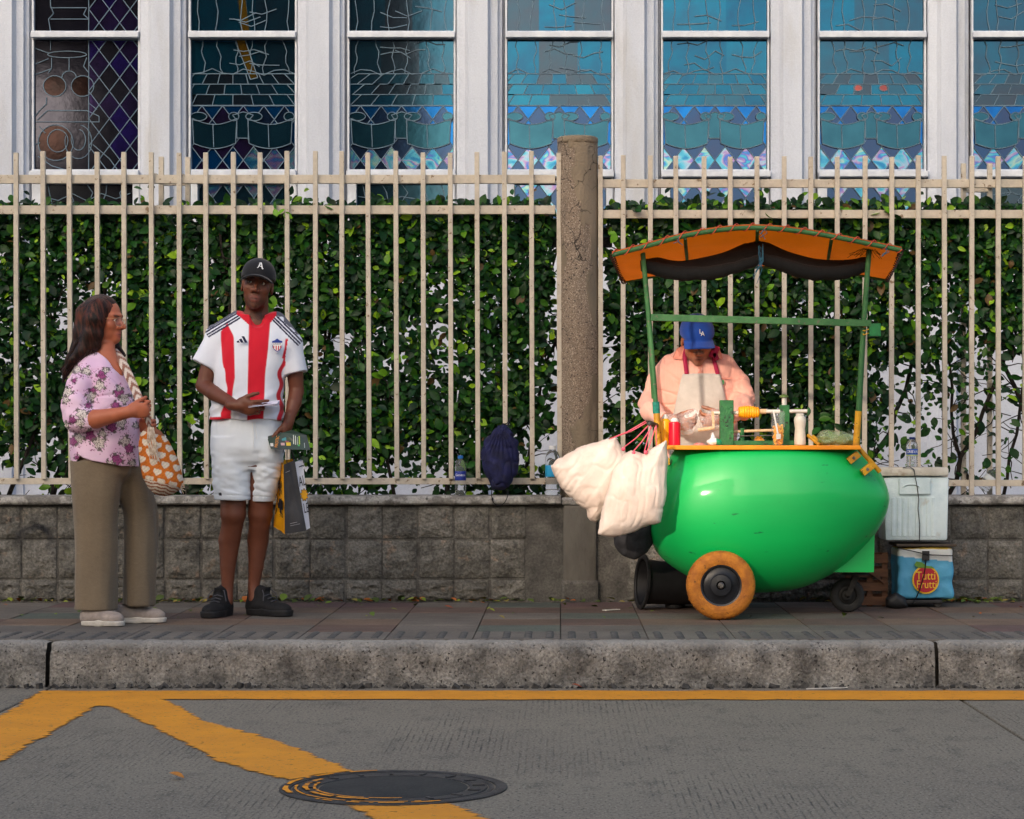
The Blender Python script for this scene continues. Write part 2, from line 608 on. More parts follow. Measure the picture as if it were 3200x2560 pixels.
def groove_mat(name, base, dark, pale):
    """brushed road concrete: fine grooves running across the carriageway"""
    m = bpy.data.materials.new(name); m.use_nodes = True
    n, l = m.node_tree.nodes, m.node_tree.links
    b = n["Principled BSDF"]
    geo = n.new("ShaderNodeNewGeometry")
    def noise(sc, st, det=5, rough=.6):
        mp = n.new("ShaderNodeMapping"); mp.inputs["Scale"].default_value = st
        l.new(geo.outputs["Position"], mp.inputs[0])
        t = n.new("ShaderNodeTexNoise"); t.inputs["Scale"].default_value = sc; t.inputs["Detail"].default_value = det
        t.inputs["Roughness"].default_value = rough
        l.new(mp.outputs[0], t.inputs["Vector"]); return t.outputs["Fac"]
    def rng_(src, a, c, x=0.0, y=1.0):
        r = n.new("ShaderNodeMapRange"); r.inputs[1].default_value = a; r.inputs[2].default_value = c
        r.inputs[3].default_value = x; r.inputs[4].default_value = y; l.new(src, r.inputs[0]); return r.outputs[0]
    def mix(f, a, c):
        x = n.new("ShaderNodeMix"); x.data_type = 'RGBA'; l.new(f, x.inputs[0])
        for k, s in ((6, a), (7, c)):
            if isinstance(s, tuple): x.inputs[k].default_value = (*s, 1)
            else: l.new(s, x.inputs[k])
        return x.outputs[2]
    def math_(op, a, c):
        x = n.new("ShaderNodeMath"); x.operation = op
        for k, s in ((0, a), (1, c)):
            if isinstance(s, float): x.inputs[k].default_value = s
            else: l.new(s, x.inputs[k])
        return x.outputs[0]
    w = n.new("ShaderNodeTexWave"); w.wave_type = 'BANDS'; w.bands_direction = 'X'
    w.inputs["Scale"].default_value = 13.5; w.inputs["Distortion"].default_value = 1.2
    w.inputs["Detail"].default_value = 2; w.inputs["Detail Scale"].default_value = .7
    l.new(geo.outputs["Position"], w.inputs["Vector"])
    line = rng_(w.outputs["Fac"], .0, .26, 1.0, 0.0)
    keep = rng_(noise(1.4, (1, .6, 1), 6), .46, .66)
    brk = rng_(noise(26, (1, .35, 1), 3), .42, .60)
    groove = math_('MULTIPLY', math_('MULTIPLY', line, keep), brk)
    c = mix(rng_(noise(1.1, (1, 1, 1), 7), .35, .65), base, pale)
    c = mix(rng_(noise(9, (1, .5, 1), 6), .54, .72), c, dark)
    c = mix(rng_(noise(120, (1, .6, 1), 3), .50, .66), c, rgb(144, 137, 124))
    c = mix(rng_(noise(85, (1, .6, 1), 3), .56, .66), c, rgb(70, 68, 66))
    c = mix(rng_(noise(70, (1.4, .4, 1), 3), .64, .70), c, rgb(52, 51, 52))
    c = mix(math_('MULTIPLY', groove, .75), c, rgb(44, 43, 46))
    l.new(c, b.inputs["Base Color"])
    b.inputs["Roughness"].default_value = .85
    b.inputs["Specular IOR Level"].default_value = .3
    h = math_('SUBTRACT', math_('MULTIPLY', noise(120, (1, 1, 1), 4), .5), math_('MULTIPLY', groove, 1.2))
    bp = n.new("ShaderNodeBump"); bp.inputs["Strength"].default_value = .6; bp.inputs["Distance"].default_value = .006
    l.new(h, bp.inputs["Height"]); l.new(bp.outputs[0], b.inputs["Normal"])
    return m

ROAD_M = groove_mat("m_road", rgb(116, 109, 97), rgb(90, 85, 77), rgb(126, 119, 105))
JX = [-2.24, 1.675]
road = bpy.data.objects.new("road", None); COL.objects.link(road); tag(road, kind="structure")
for (a, b) in ((-9.0, JX[0] - .006), (JX[0] + .006, JX[1] - .006), (JX[1] + .006, 9.0)):
    MB().box((a, -9, -.05), (b, 9.86, 0.0), bev=.006).build("road_slab", ROAD_M, road)
MB().box((-60, -9, -.055), (-9.012, 9.86, -.001)).build("road_slab", ROAD_M, road)
MB().box((9.012, -9, -.055), (60, 9.86, -.001)).build("road_slab", ROAD_M, road)

# ---- yellow box marking, worn at its edges (alpha follows a ragged rim distance)
def seg_poly_dist(P, poly):
    """signed distance, positive inside a convex/concave polygon"""
    n = len(poly); d = np.full(len(P), 1e9); inside = np.zeros(len(P), bool)
    for i in range(n):
        a = np.array(poly[i]); b = np.array(poly[(i + 1) % n])
        ab = b - a; t = np.clip(((P - a) @ ab) / (ab @ ab), 0, 1)
        d = np.minimum(d, np.linalg.norm(P - a - t[:, None] * ab, axis=1))
        c = ((a[1] > P[:, 1]) != (b[1] > P[:, 1])) & (P[:, 0] < (b[0] - a[0]) * (P[:, 1] - a[1]) / (b[1] - a[1] + 1e-12) + a[0])
        inside ^= c
    return np.where(inside, d, -d)
gp = lambda pts: [tuple(G(*p)[:2]) for p in pts]
PAINT = [gp([(137, 2161), (3300, 2161), (3300, 2190), (505, 2188), (349, 2212), (304, 2206), (60, 2200)]),
         gp([(-150, 2330), (0, 2241), (137, 2161), (330, 2165), (400, 2185), (304, 2206), (223, 2256), (0, 2382), (-150, 2460)]),
         gp([(300, 2165), (505, 2184), (638, 2256), (861, 2315), (1098, 2412), (1410, 2516), (1540, 2568), (1660, 2600), (1240, 2600), (1165, 2560), (1076, 2516), (890, 2434), (809, 2419), (668, 2375), (475, 2271), (349, 2212)])]
xs = np.arange(-3.4, 2.35, .02); ys = np.arange(6.0, 9.76, .02)
XX, YY = np.meshgrid(xs, ys, indexing='ij'); PP = np.stack([XX.ravel(), YY.ravel()], 1)
dd = np.max([seg_poly_dist(PP, p) for p in PAINT], axis=0)
MHC = G(1230, 2463); MH_R = .353
dd = np.minimum(dd, np.linalg.norm(PP - np.array([MHC.x, MHC.y]), axis=1) - MH_R - .012)
keep = (dd > -.05).reshape(XX.shape)
cell = keep[:-1, :-1] & keep[1:, :-1] & keep[1:, 1:] & keep[:-1, 1:]
I, J = np.nonzero(cell); ny = len(ys)
q = np.stack([I * ny + J, (I + 1) * ny + J, (I + 1) * ny + J + 1, I * ny + J + 1], 1)
used = np.unique(q); remap = np.full(len(PP), -1); remap[used] = np.arange(len(used))
vv = np.concatenate([PP[used], np.full((len(used), 1), .004)], 1)
cc = np.stack([np.clip(dd[used] * 5 + .5, 0, 1)] * 3, 1)
pm = bpy.data.materials.new("m_road_paint"); pm.use_nodes = True
n, l = pm.node_tree.nodes, pm.node_tree.links
b = n["Principled BSDF"]; geo = n.new("ShaderNodeNewGeometry")
at = n.new("ShaderNodeAttribute"); at.attribute_name = "Col"
def pn(sc, st, det):
    mp = n.new("ShaderNodeMapping"); mp.inputs["Scale"].default_value = st; l.new(geo.outputs["Position"], mp.inputs[0])
    t = n.new("ShaderNodeTexNoise"); t.inputs["Scale"].default_value = sc; t.inputs["Detail"].default_value = det; t.inputs["Roughness"].default_value = .65
    l.new(mp.outputs[0], t.inputs["Vector"]); return t.outputs["Fac"]
def pmath(op, a, c):
    x = n.new("ShaderNodeMath"); x.operation = op
    for k, s in ((0, a), (1, c)):
        if isinstance(s, float): x.inputs[k].default_value = s
        else: l.new(s, x.inputs[k])
    return x.outputs[0]
e = pmath('ADD', at.outputs["Fac"], pmath('MULTIPLY', pmath('SUBTRACT', pn(16, (.22, 1, 1), 10), .5), .65))
e = pmath('SUBTRACT', e, pmath('MULTIPLY', pmath('GREATER_THAN', pn(75, (.6, 1, 1), 4), .63), .5))
mr = n.new("ShaderNodeMapRange"); mr.inputs[1].default_value = .47; mr.inputs[2].default_value = .54; l.new(e, mr.inputs[0])
l.new(mr.outputs[0], b.inputs["Alpha"])
mx = n.new("ShaderNodeMix"); mx.data_type = 'RGBA'
mx.inputs[6].default_value = (*rgb(240, 160, 0), 1); mx.inputs[7].default_value = (*rgb(186, 116, 8), 1)
l.new(pn(5, (1, 1, 1), 7), mx.inputs[0]); l.new(mx.outputs[2], b.inputs["Base Color"]); b.inputs["Roughness"].default_value = .75
bp = n.new("ShaderNodeBump"); bp.inputs["Strength"].default_value = .4; bp.inputs["Distance"].default_value = .004
l.new(pn(110, (1, 1, 1), 4), bp.inputs["Height"]); l.new(bp.outputs[0], b.inputs["Normal"])
o = new_mesh("painted_marking", vv, remap[q], pm, road, True, cc)

# ---- manhole
IRON = mat("m_iron", rgb(60, 60, 62), rgb(42, 42, 44), rough=.55, scale=14, metallic=.35, bump=.5, bscale=140, col3=rgb(92, 88, 82), scale3=60, lo3=.6, hi3=.72)
PAINT_TR = mat("m_paint_trace", rgb(232, 150, 4), rgb(196, 124, 10), rough=.75, scale=22, lo=.45, hi=.62, bump=.3)
mh = thing("manhole_cover", (MHC.x, MHC.y, 0), "round dark iron manhole cover with yellow paint traces set in the road", "manhole")
c = MHC
def ringp(r0, r1, z0, z1):
    return [(r0, 0.001), (r0, z0), (r0 + .004, z1), (r1 - .004, z1), (r1, z0), (r1, 0.001)]
MT = Matrix.Translation((c.x, c.y, 0))
MB().lathe(ringp(.318, MH_R, .004, .006), 72, MT, cap=False).build("outer_frame", IRON, mh, smooth=30)
MB().lathe(ringp(.296, .312, .002, .004), 72, MT, cap=False).build("inner_frame", IRON, mh, smooth=30)
lid = MB().lathe([(.236, .001), (.238, .004), (.29, .005), (.292, .001)], 72, MT, cap=False).build("lid_rim", IRON, mh, smooth=30)
MB().lathe([(.001, .0035), (.225, .0035), (.23, .001)], 72, MT, cap=False).build("lid", mat("m_lid", rgb(46, 48, 48), rgb(36, 38, 40), rough=.7, scale=9, bump=.8, bscale=90, metallic=.2), mh, smooth=30)
for k in range(16):
    a = 2 * PI * k / 16 + .1
    p0 = Vector((c.x + .245 * math.cos(a), c.y + .245 * math.sin(a), .005)); p1 = Vector((c.x + .283 * math.cos(a), c.y + .283 * math.sin(a), .005))
    MB().bar(p0, p1, .012, .006).build("rib", IRON, lid)
for (r0, r1, a0, a1, z) in ((.325, .346, 100, 205, .0085), (.264, .284, 150, 262, .0095), (.298, .309, 175, 290, .0065), (.240, .252, 165, 282, .0085), (.327, .344, 228, 300, .0085)):
    mb = MB(); N = 60; vs = []
    for i in range(N + 1):
        t = R(a0 + (a1 - a0) * i / N); j = .5 + .5 * fbm(i * .35, r0 * 90, 1.3)
        rr = r0 + (r1 - r0) * (.5 + .5 * max(0, min(1, j)))
        vs += [(c.x + r0 * math.cos(t), c.y + r0 * math.sin(t), z), (c.x + rr * math.cos(t), c.y + rr * math.sin(t), z)]
    fs = [(2 * i, 2 * i + 1, 2 * i + 3, 2 * i + 2) for i in range(N) if fbm(i * .21, r0 * 50, 7.7) > -.28]
    mb.add(vs, fs); mb.build("paint_trace", PAINT_TR, mh)

# ---- kerb: three poured lengths, pitted and eroded
KERB = mat("m_kerb", rgb(148, 144, 137), rgb(64, 62, 60), rough=.92, scale=7, lo=.40, hi=.70, detail=12, bump=2.0, bscale=55, col3=rgb(50, 47, 45), scale3=62, lo3=.60, hi3=.66, bdetail=9, fine=(85, .36))
n, l = KERB.node_tree.nodes, KERB.node_tree.links      # paler worn arris along the top edge
src = n["Principled BSDF"].inputs["Base Color"].links[0].from_socket
gz = n.new("ShaderNodeNewGeometry"); sx_ = n.new("ShaderNodeSeparateXYZ"); l.new(gz.outputs["Position"], sx_.inputs[0])
nzk = n.new("ShaderNodeTexNoise"); nzk.inputs["Scale"].default_value = 14; nzk.inputs["Detail"].default_value = 8; l.new(gz.outputs["Position"], nzk.inputs["Vector"])
ma = n.new("ShaderNodeMath"); ma.operation = 'MULTIPLY_ADD'; l.new(nzk.outputs["Fac"], ma.inputs[0]); ma.inputs[1].default_value = .09; l.new(sx_.outputs["Z"], ma.inputs[2])
mrk = n.new("ShaderNodeMapRange"); mrk.inputs[1].default_value = .215; mrk.inputs[2].default_value = .245; mrk.inputs[4].default_value = .55; l.new(ma.outputs[0], mrk.inputs[0])
mxk = n.new("ShaderNodeMix"); mxk.data_type = 'RGBA'; l.new(mrk.outputs[0], mxk.inputs[0]); l.new(src, mxk.inputs[6]); mxk.inputs[7].default_value = (*rgb(176, 171, 162), 1)
l.new(mxk.outputs[2], n["Principled BSDF"].inputs["Base Color"])
kerb = bpy.data.objects.new("kerb", None); COL.objects.link(kerb); tag(kerb, kind="structure")
prof = [(9.838, -.045), (9.836, .0), (9.838, .035), (9.841, .07), (9.844, .105), (9.849, .14), (9.857, .168), (9.872, .187), (9.895, .197), (9.93, .199), (9.985, .198), (9.99, .15)]
for (xa, xb) in ((-8.0, -2.268), (-2.248, 1.648), (1.664, 8.0)):
    nu = int((xb - xa) / .014)
    def kf(u, v):
        x = xa + (xb - xa) * u; k = int(round(v * (len(prof) - 1))); y, z = prof[k]
        edge = min(x - xa, xb - x)
        n1 = fbm(x * 9, z * 18, 2.1, 5); n2 = fbm(x * 38, z * 42, 5.5, 3)
        n3 = fbm(x * 85, z * 90, 3.3, 2)
        d = .006 * n1 + .003 * n2
        if n3 > .3: d -= .010 * min(1, (n3 - .3) * 4)
        if edge < .05: d -= (.05 - edge) * .5 * (.6 + .8 * abs(fbm(x * 20, z * 25, 9)))
        if 0 < k < len(prof) - 1:
            if k >= 8: z += d * .35
            elif k >= 6: y -= d * .7; z += d * .6 - (.006 if n1 < -.1 else 0)
            else: y -= d
        return (x, y, z)
    MB().grid(kf, nu, len(prof) - 1).build("kerb_stone", KERB, kerb, smooth=60)
# crumbs and grit lying at the foot of the kerb
GRIT = mat("m_grit", rgb(80, 77, 74), rgb(50, 49, 48), rough=.95, scale=30)
mb = MB()
for i in range(520):
    x = random.uniform(-3.2, 3.2); r = random.choice([.004, .005, .006, .008, .012]) * random.uniform(.6, 1.3)
    y = 9.834 - abs(random.gauss(0, .022)); 
    M = Euler((random.random() * 6, random.random() * 6, 0)).to_matrix().to_4x4()
    mb.box((-r, -r * .8, -r * .6), (r, r * .8, r * .6), 0, Matrix.Translation((x, y, r * .5)) @ M)
tag(mb.build("road_grit", GRIT), "dark grit and crumbs along the foot of the kerb", "grit", kind="stuff")

# ---- pavement tiles
pave = bpy.data.objects.new("pavement", None); COL.objects.link(pave); tag(pave, kind="structure")
MB().box((-30, 9.985, -.05), (30, 12.6, PAVE - .012)).build("pavement_bed", mat("m_bed", rgb(78, 75, 70), rgb(60, 58, 55), rough=.95, scale=30), pave)
T = .3925
TX0 = W(1752, 0, 9.95).x
cols_t = {'grey': (rgb(112, 105, 97), rgb(92, 86, 80)), 'red': (rgb(106, 86, 77), rgb(88, 74, 67)), 'green': (rgb(88, 95, 86), rgb(78, 82, 76)),
          'pink': (rgb(106, 82, 79), rgb(88, 72, 69)), 'brown': (rgb(118, 98, 83), rgb(98, 83, 72)), 'tact': (rgb(112, 106, 98), rgb(92, 87, 82))}
TM = {k: mat("m_tile_" + k, v[0], v[1], rough=.82, scale=3.5, detail=8, lo=.35, hi=.65, bump=.5, bscale=110, col3=rgb(66, 63, 60), scale3=24, lo3=.63, hi3=.74, rand=.10, rvar=.1, fine=(95, .22)) for k, v in cols_t.items()}
tile_me = {}
for k, m in TM.items():
    t = MB().box((-T / 2 + .002, -T / 2 + .002, -.03), (T / 2 - .002, T / 2 - .002, 0), bev=.003).build("tile_proto", m)
    tile_me[k] = t.data; bpy.data.objects.remove(t)
bump_me = None
BUMP = mat("m_tile_bump", rgb(86, 85, 84), rgb(68, 68, 67), rough=.85, scale=20)
y0 = 9.992
rowcol = [None, 'grey', 'brown', 'grey', 'red', 'grey', 'grey']
rr = random.Random(11)
for j in range(7):
    for i in range(-13, 12):
        x = TX0 + (i + .5) * T; y = y0 + (j + .5) * T
        if y > 12.46: continue
        if j == 0: k = 'tact'
        else:
            p = rr.random()
            k = {1: ('grey' if p < .62 else 'green' if p < .78 else 'pink' if p < .9 else 'red'),
                 2: ('brown' if p < .7 else 'red' if p < .85 else 'grey'),
                 3: ('grey' if p < .6 else 'green' if p < .75 else 'red'),
                 4: ('red' if p < .4 else 'grey' if p < .7 else 'brown'),
                 5: ('grey' if p < .5 else 'pink' if p < .8 else 'green'), 6: 'grey'}[j]
        t = share("paving_tile", tile_me[k], (x, y, PAVE + rr.uniform(-.0012, .0012)), pave, rot=(rr.gauss(0, .0015), rr.gauss(0, .0015), 0))
        if j == 0:
            if bump_me is None:
                mb = MB()
                for a in range(4):
                    for c_ in range(6):
                        px, py = -T / 2 + .05 + a * .0975, -T / 2 + .045 + c_ * .06
                        mb.lathe([(.019, 0), (.017, .004), (.010, .006), (.0, .0065)], 8, Matrix.Translation((px, py, 0)), cap=False)
                bo = mb.build("tactile_bumps", BUMP, smooth=60); bump_me = bo.data; bpy.data.objects.remove(bo)
            bo = bpy.data.objects.new("tactile_bumps", bump_me); bo["kind"] = "stuff"; link(bo, t); bo.location = (0, 0, 0)

# ---- low wall of split-faced blocks with a concrete coping, two lengths either side of the post
BLOCK = mat("m_block", rgb(122, 119, 112), rgb(88, 86, 81), rough=.95, scale=9, detail=11, lo=.36, hi=.66, bump=2.2, bscale=46, col3=rgb(146, 126, 108), scale3=10, lo3=.60, hi3=.74, rand=.10, bdetail=7, fine=(75, .34))
MORT = mat("m_mortar", rgb(112, 109, 103), rgb(74, 72, 69), rough=.95, scale=9, lo=.35, hi=.65, bump=.9, bscale=80, fine=(80, .25))
COPE = mat("m_coping", rgb(168, 165, 160), rgb(120, 117, 112), rough=.9, scale=11, lo=.46, hi=.56, detail=9, bump=.8, bscale=60, col3=rgb(70, 68, 66), scale3=26, lo3=.62, hi3=.70, fine=(80, .25))
WY = 12.42
ZR = [PAVE, .325, .545, .733]
def block_mesh(w, h, seed):
    N = 14
    def bf(u, v):
        e = min(u, 1 - u, v, 1 - v)
        d = .004 + .012 * min(1, e * 7) + (.011 * fbm(u * 3 + seed * 5.1, v * 3, seed * 1.7, 5) + .008 * fbm(u * 8 + seed, v * 8, seed * 3.3, 4)) * min(1, e * 6)
        return ((u - .5) * w, -d, (v - .5) * h)
    mb = MB().grid(bf, N, N)
    mb.add([(-w / 2, 0, -h / 2), (w / 2, 0, -h / 2), (w / 2, .06, -h / 2), (-w / 2, .06, -h / 2), (-w / 2, 0, h / 2), (w / 2, 0, h / 2), (w / 2, .06, h / 2), (-w / 2, .06, h / 2)],
           [(0, 1, 2, 3), (4, 5, 6, 7), (1, 2, 6, 5), (0, 3, 7, 4)])
    o = mb.build("block_proto", BLOCK, smooth=50, fixn=False); me = o.data; bpy.data.objects.remove(o); return me
blk = {r: [block_mesh(.186, ZR[r + 1] - ZR[r] - .014, 10 * r + k) for k in range(7)] for r in range(3)}
def low_wall(xa, xb, label, off):
    t = thing("low_wall", ((xa + xb) / 2, WY, PAVE), label, "wall")
    MB().box((xa - .02, WY + .004, PAVE - .05), (xb + .02, 12.72, .735)).build("mortar_core", MORT, t)
    nu = int((xb - xa) / .03)
    cp = [(12.50, .734), (12.385, .736), (12.372, .745), (12.37, .765), (12.376, .782), (12.40, .786), (12.56, .787), (12.74, .786), (12.745, .735)]
    def cf(u, v):
        k = int(round(v * (len(cp) - 1))); y, z = cp[k]; x = xa + (xb - xa) * u
        d = .004 * fbm(x * 6, z * 9, y * 3 + 4, 5)
        if 1 <= k <= 4 and fbm(x * 2.3, 3.3, 8.1, 3) > .42: y += .012
        return (x, y - d, z + d * .5)
    MB().grid(cf, nu, len(cp) - 1).build("coping", COPE, t, smooth=50, fixn=False)
    for r in range(3):
        k0 = int(math.floor((xa - off) / .2))
        x = off + k0 * .2
        while x < xb:
            cxm = x + .1 + (.0 if r else 0) + rr.gauss(0, .004)
            if cxm - .094 > xa and cxm + .094 < xb:
                share("block", rr.choice(blk[r]), (cxm, WY + .001, (ZR[r] + ZR[r + 1]) / 2 + rr.gauss(0, .0015)), t, rot=(0, 0, rr.gauss(0, .006)))
            x += .2
PX0, PX1 = V(1186, 0, WY).x, V(1256, 0, WY).x
low_wall(-5.2, PX0 - .012, "low grey block wall with coping, behind the two standing people", W(1418, 0, WY).x)
low_wall(PX1 + .012, 4.9, "low brownish block wall with coping, behind the cart and the coolers", W(2972, 0, WY).x)

# ---- round concrete post with cracked plaster
PX = (PX0 + PX1) / 2
post = thing("concrete_post", (PX, 12.53, PAVE), "round weathered concrete post with cracked plaster between the fence panels", "post")
def plaster_mat():
    m = bpy.data.materials.new("m_post"); m.use_nodes = True
    n, l = m.node_tree.nodes, m.node_tree.links; b = n["Principled BSDF"]; geo = n.new("ShaderNodeNewGeometry")
    def nz(sc, det=6, st=(1, 1, 1)):
        mp = n.new("ShaderNodeMapping"); mp.inputs["Scale"].default_value = st; l.new(geo.outputs["Position"], mp.inputs[0])
        t = n.new("ShaderNodeTexNoise"); t.inputs["Scale"].default_value = sc; t.inputs["Detail"].default_value = det; l.new(mp.outputs[0], t.inputs["Vector"]); return t
    def rg(src, a, c):
        r = n.new("ShaderNodeMapRange"); r.inputs[1].default_value = a; r.inputs[2].default_value = c; l.new(src, r.inputs[0]); return r.outputs[0]
    def mix(f, a, c):
        x = n.new("ShaderNodeMix"); x.data_type = 'RGBA'; l.new(f, x.inputs[0])
        for k, s in ((6, a), (7, c)):
            if isinstance(s, tuple): x.inputs[k].default_value = (*s, 1)
            else: l.new(s, x.inputs[k])
        return x.outputs[2]
    plaster = mix(rg(nz(5, 6, (1, 1, .5)).outputs[0], .35, .65), rgb(138, 124, 105), rgb(114, 103, 88))
    agg = mix(rg(nz(150, 2).outputs[0], .5, .64), rgb(122, 107, 93), rgb(166, 151, 134))
    agg = mix(rg(nz(90, 2).outputs[0], .63, .66), agg, rgb(60, 52, 48))
    sel = n.new("ShaderNodeMapRange"); sel.inputs[1].default_value = .495; sel.inputs[2].default_value = .505
    l.new(nz(4.2, 5, (1, 1, .45)).outputs[0], sel.inputs[0])
    v = n.new("ShaderNodeTexVoronoi"); v.feature = 'DISTANCE_TO_EDGE'; v.inputs["Scale"].default_value = 6.5
    nd = nz(12, 4); ad = n.new("ShaderNodeMix"); ad.data_type = 'RGBA'; ad.inputs[0].default_value = .10
    l.new(geo.outputs["Position"], ad.inputs[6]); l.new(nd.outputs[1], ad.inputs[7]); l.new(ad.outputs[2], v.inputs["Vector"])
    crack = rg(v.outputs["Distance"], .012, .004)
    cr = n.new("ShaderNodeMath"); cr.operation = 'MULTIPLY'; l.new(crack, cr.inputs[0]); l.new(rg(nz(3, 2).outputs[0], .5, .56), cr.inputs[1])
    c = mix(sel.outputs[0], plaster, agg); c = mix(cr.outputs[0], c, rgb(58, 52, 46))
    c = mix(rg(nz(2.4, 6, (2, 2, .3)).outputs[0], .58, .75), c, rgb(96, 88, 80))
    l.new(c, b.inputs["Base Color"]); b.inputs["Roughness"].default_value = .93
    h = n.new("ShaderNodeMath"); h.operation = 'MULTIPLY_ADD'; l.new(sel.outputs[0], h.inputs[0]); h.inputs[1].default_value = -.5; l.new(nz(80, 5).outputs[0], h.inputs[2])
    h2 = n.new("ShaderNodeMath"); h2.operation = 'SUBTRACT'; l.new(h.outputs[0], h2.inputs[0]); l.new(cr.outputs[0], h2.inputs[1])
    bp = n.new("ShaderNodeBump"); bp.inputs["Strength"].default_value = .9; bp.inputs["Distance"].default_value = .008
    l.new(h2.outputs[0], bp.inputs["Height"]); l.new(bp.outputs[0], b.inputs["Normal"])
    return m
POSTM = plaster_mat()
ztop = V(0, 284, 12.45).z
r0 = V(1258, 0, 12.45).x - V(1172, 0, 12.45).x; r0 /= 2
PXS = (V(1174, 0, 12.45).x + V(1259, 0, 12.45).x) / 2
def post_ring(r):
    def fn(u, v):
        z = .72 + (ztop - .035 - .72) * v; a = 2 * PI * u
        x0, y0_ = math.cos(a), math.sin(a)
        k = 1 / max(abs(x0), abs(y0_), (abs(x0) + abs(y0_)) / 1.414 * 1.08); k = .35 * k + .65
        d = .004 * fbm(x0 * 2, y0_ * 2, z * 2.2, 4)
        if fbm(x0 * 1.5, z * 2.1, 5.2, 4) > .12: d -= .005
        lean = (ztop - z) * .006
        return (PXS + lean + (r * k + d) * x0, 12.55 + (r * k + d) * y0_, z)
    return fn
MB().grid(post_ring(r0 * .985), 56, 90).build("shaft", POSTM, post, smooth=60, weld=True)
MB().lathe([(.0, ztop), (r0 * .93, ztop - .001), (r0 * 1.0, ztop - .008), (r0 * 1.015, ztop - .02), (r0 * 1.0, ztop - .034), (r0 * .95, ztop - .040), (r0 * .9, ztop - .042)], 40, Matrix.Translation((PXS, 12.55, 0)), cap=False).build("cap", POSTM, post, smooth=40)
MB().box((PX0, WY - .03, PAVE - .02), (PX1, 12.66, .735), bev=.012).build("base_pier", mat("m_pier", rgb(112, 108, 101), rgb(84, 80, 74), rough=.95, scale=6, lo=.35, hi=.65, bump=.8, bscale=70, stretch=(1, 1, .4)), post)
MB().box((PX0 - .012, WY - .04, PAVE - .02), (PX1 + .012, 12.6, PAVE + .12), bev=.018).build("base_plinth", MORT, post)
MB().box((PX0 - .01, WY - .035, .735), (PX1 + .01, 12.7, .775), bev=.01).build("base_coping", COPE, post)

# ---- planted strip and yard behind the wall
tag(MB().box((-12, 12.73, -.05), (12, 16.6, .50)).build("planting_bed", mat("m_soil", rgb(78, 66, 54), rgb(52, 44, 38), rough=1, scale=12, bump=1, bscale=60)), kind="structure")

# ---- houses on the far side of the street (behind the photographer); they shade the street and show in the window glass
OPPB = mat("m_opp_brown", rgb(96, 62, 48), rgb(74, 48, 40), rough=.85, scale=3)
OPPC = mat("m_opp_cream", rgb(196, 176, 142), rgb(170, 150, 120), rough=.85, scale=3)
OPPG = mat("m_opp_glass", rgb(40, 46, 52), rough=.1)
def far_house(xa, xb, y, depth, h, m, label, wins=()):
    t = thing("street_house", ((xa + xb) / 2, y - depth / 2, 0), label, "house")
    MB().box((xa, y - depth, -.05), (xb, y, h)).build("wall", m, t)
    MB().box((xa - .12, y - depth, h + .002), (xb + .12, y + .15, h + .25)).build("roof_slab", OPPC, t)
    x = xa + 1.0
    while x + 1.2 < xb:
        z = 1.0
        while z + 1.5 < h:
            w_ = MB().box((x, y - .02, z), (x + 1.1, y + .03, z + 1.3)).build("window", OPPC, t)
            MB().box((x + .08, y + .0301, z + .08), (x + 1.02, y + .04, z + 1.22)).build("pane", OPPG, w_)
            z += 3.0
        x += 2.2
    return t
Yh = -12.0
dist = (11.45 - Yh) / math.cos(SUN_AZ)
def sunback(x, z):   # where the sun ray that reaches (x, 11.45, z) crosses the far house line
    return x - (11.45 - Yh) * math.tan(SUN_AZ), z + dist * math.tan(SUN_EL)
gx0, gz0 = sunback(-.14, .42); gx1, gz1 = sunback(1.22, 1.86)  # opening invented and sized for the sun patch on vendor and sacks
h1 = far_house(-34, gx0 - 4.0, Yh, 6, 13.0, OPPB, "tall brown house left of the added sun gap across the street")
MB().box((gx0 - 3.998, Yh - .35, -.05), (gx0, Yh - .02, 12.9)).build("sun_gap_wing", OPPB, h1)  # thin wing added so the sun gets through beside the house
far_house(gx1, -3.0, Yh, 6, 13.0, OPPB, "tall brown house right of the added sun gap across the street")
bridge = thing("sun_mask_top", ((gx0 + gx1) / 2, Yh - .2, gz1), "unseen block added above the gap to cut the sun patch", "bridge")  # made-up block overhead, bounds the sun patch at its top
MB().box((gx0 + .003, Yh - .35, gz1), (gx1 - .003, Yh - .05, 13.0)).build("wall", OPPB, bridge)
mask_low = thing("sun_mask_bottom", ((gx0 + gx1) / 2, Yh - .2, 0), "tall gate wall added in the gap to cut the sun patch from below", "blocker")  # made-up wall, its height sets the lower edge of the sun patch
MB().box((gx0 + .003, Yh - .35, -.05), (gx1 - .003, Yh - .1, gz0)).build("wall", OPPC, mask_low)
far_house(-2.8, 9.0, -13.0, 6, 4.2, OPPC, "low cream house across the street on the right")
far_house(9.5, 24.0, -13.0, 6, 5.0, OPPB, "low brown house across the street, far right")
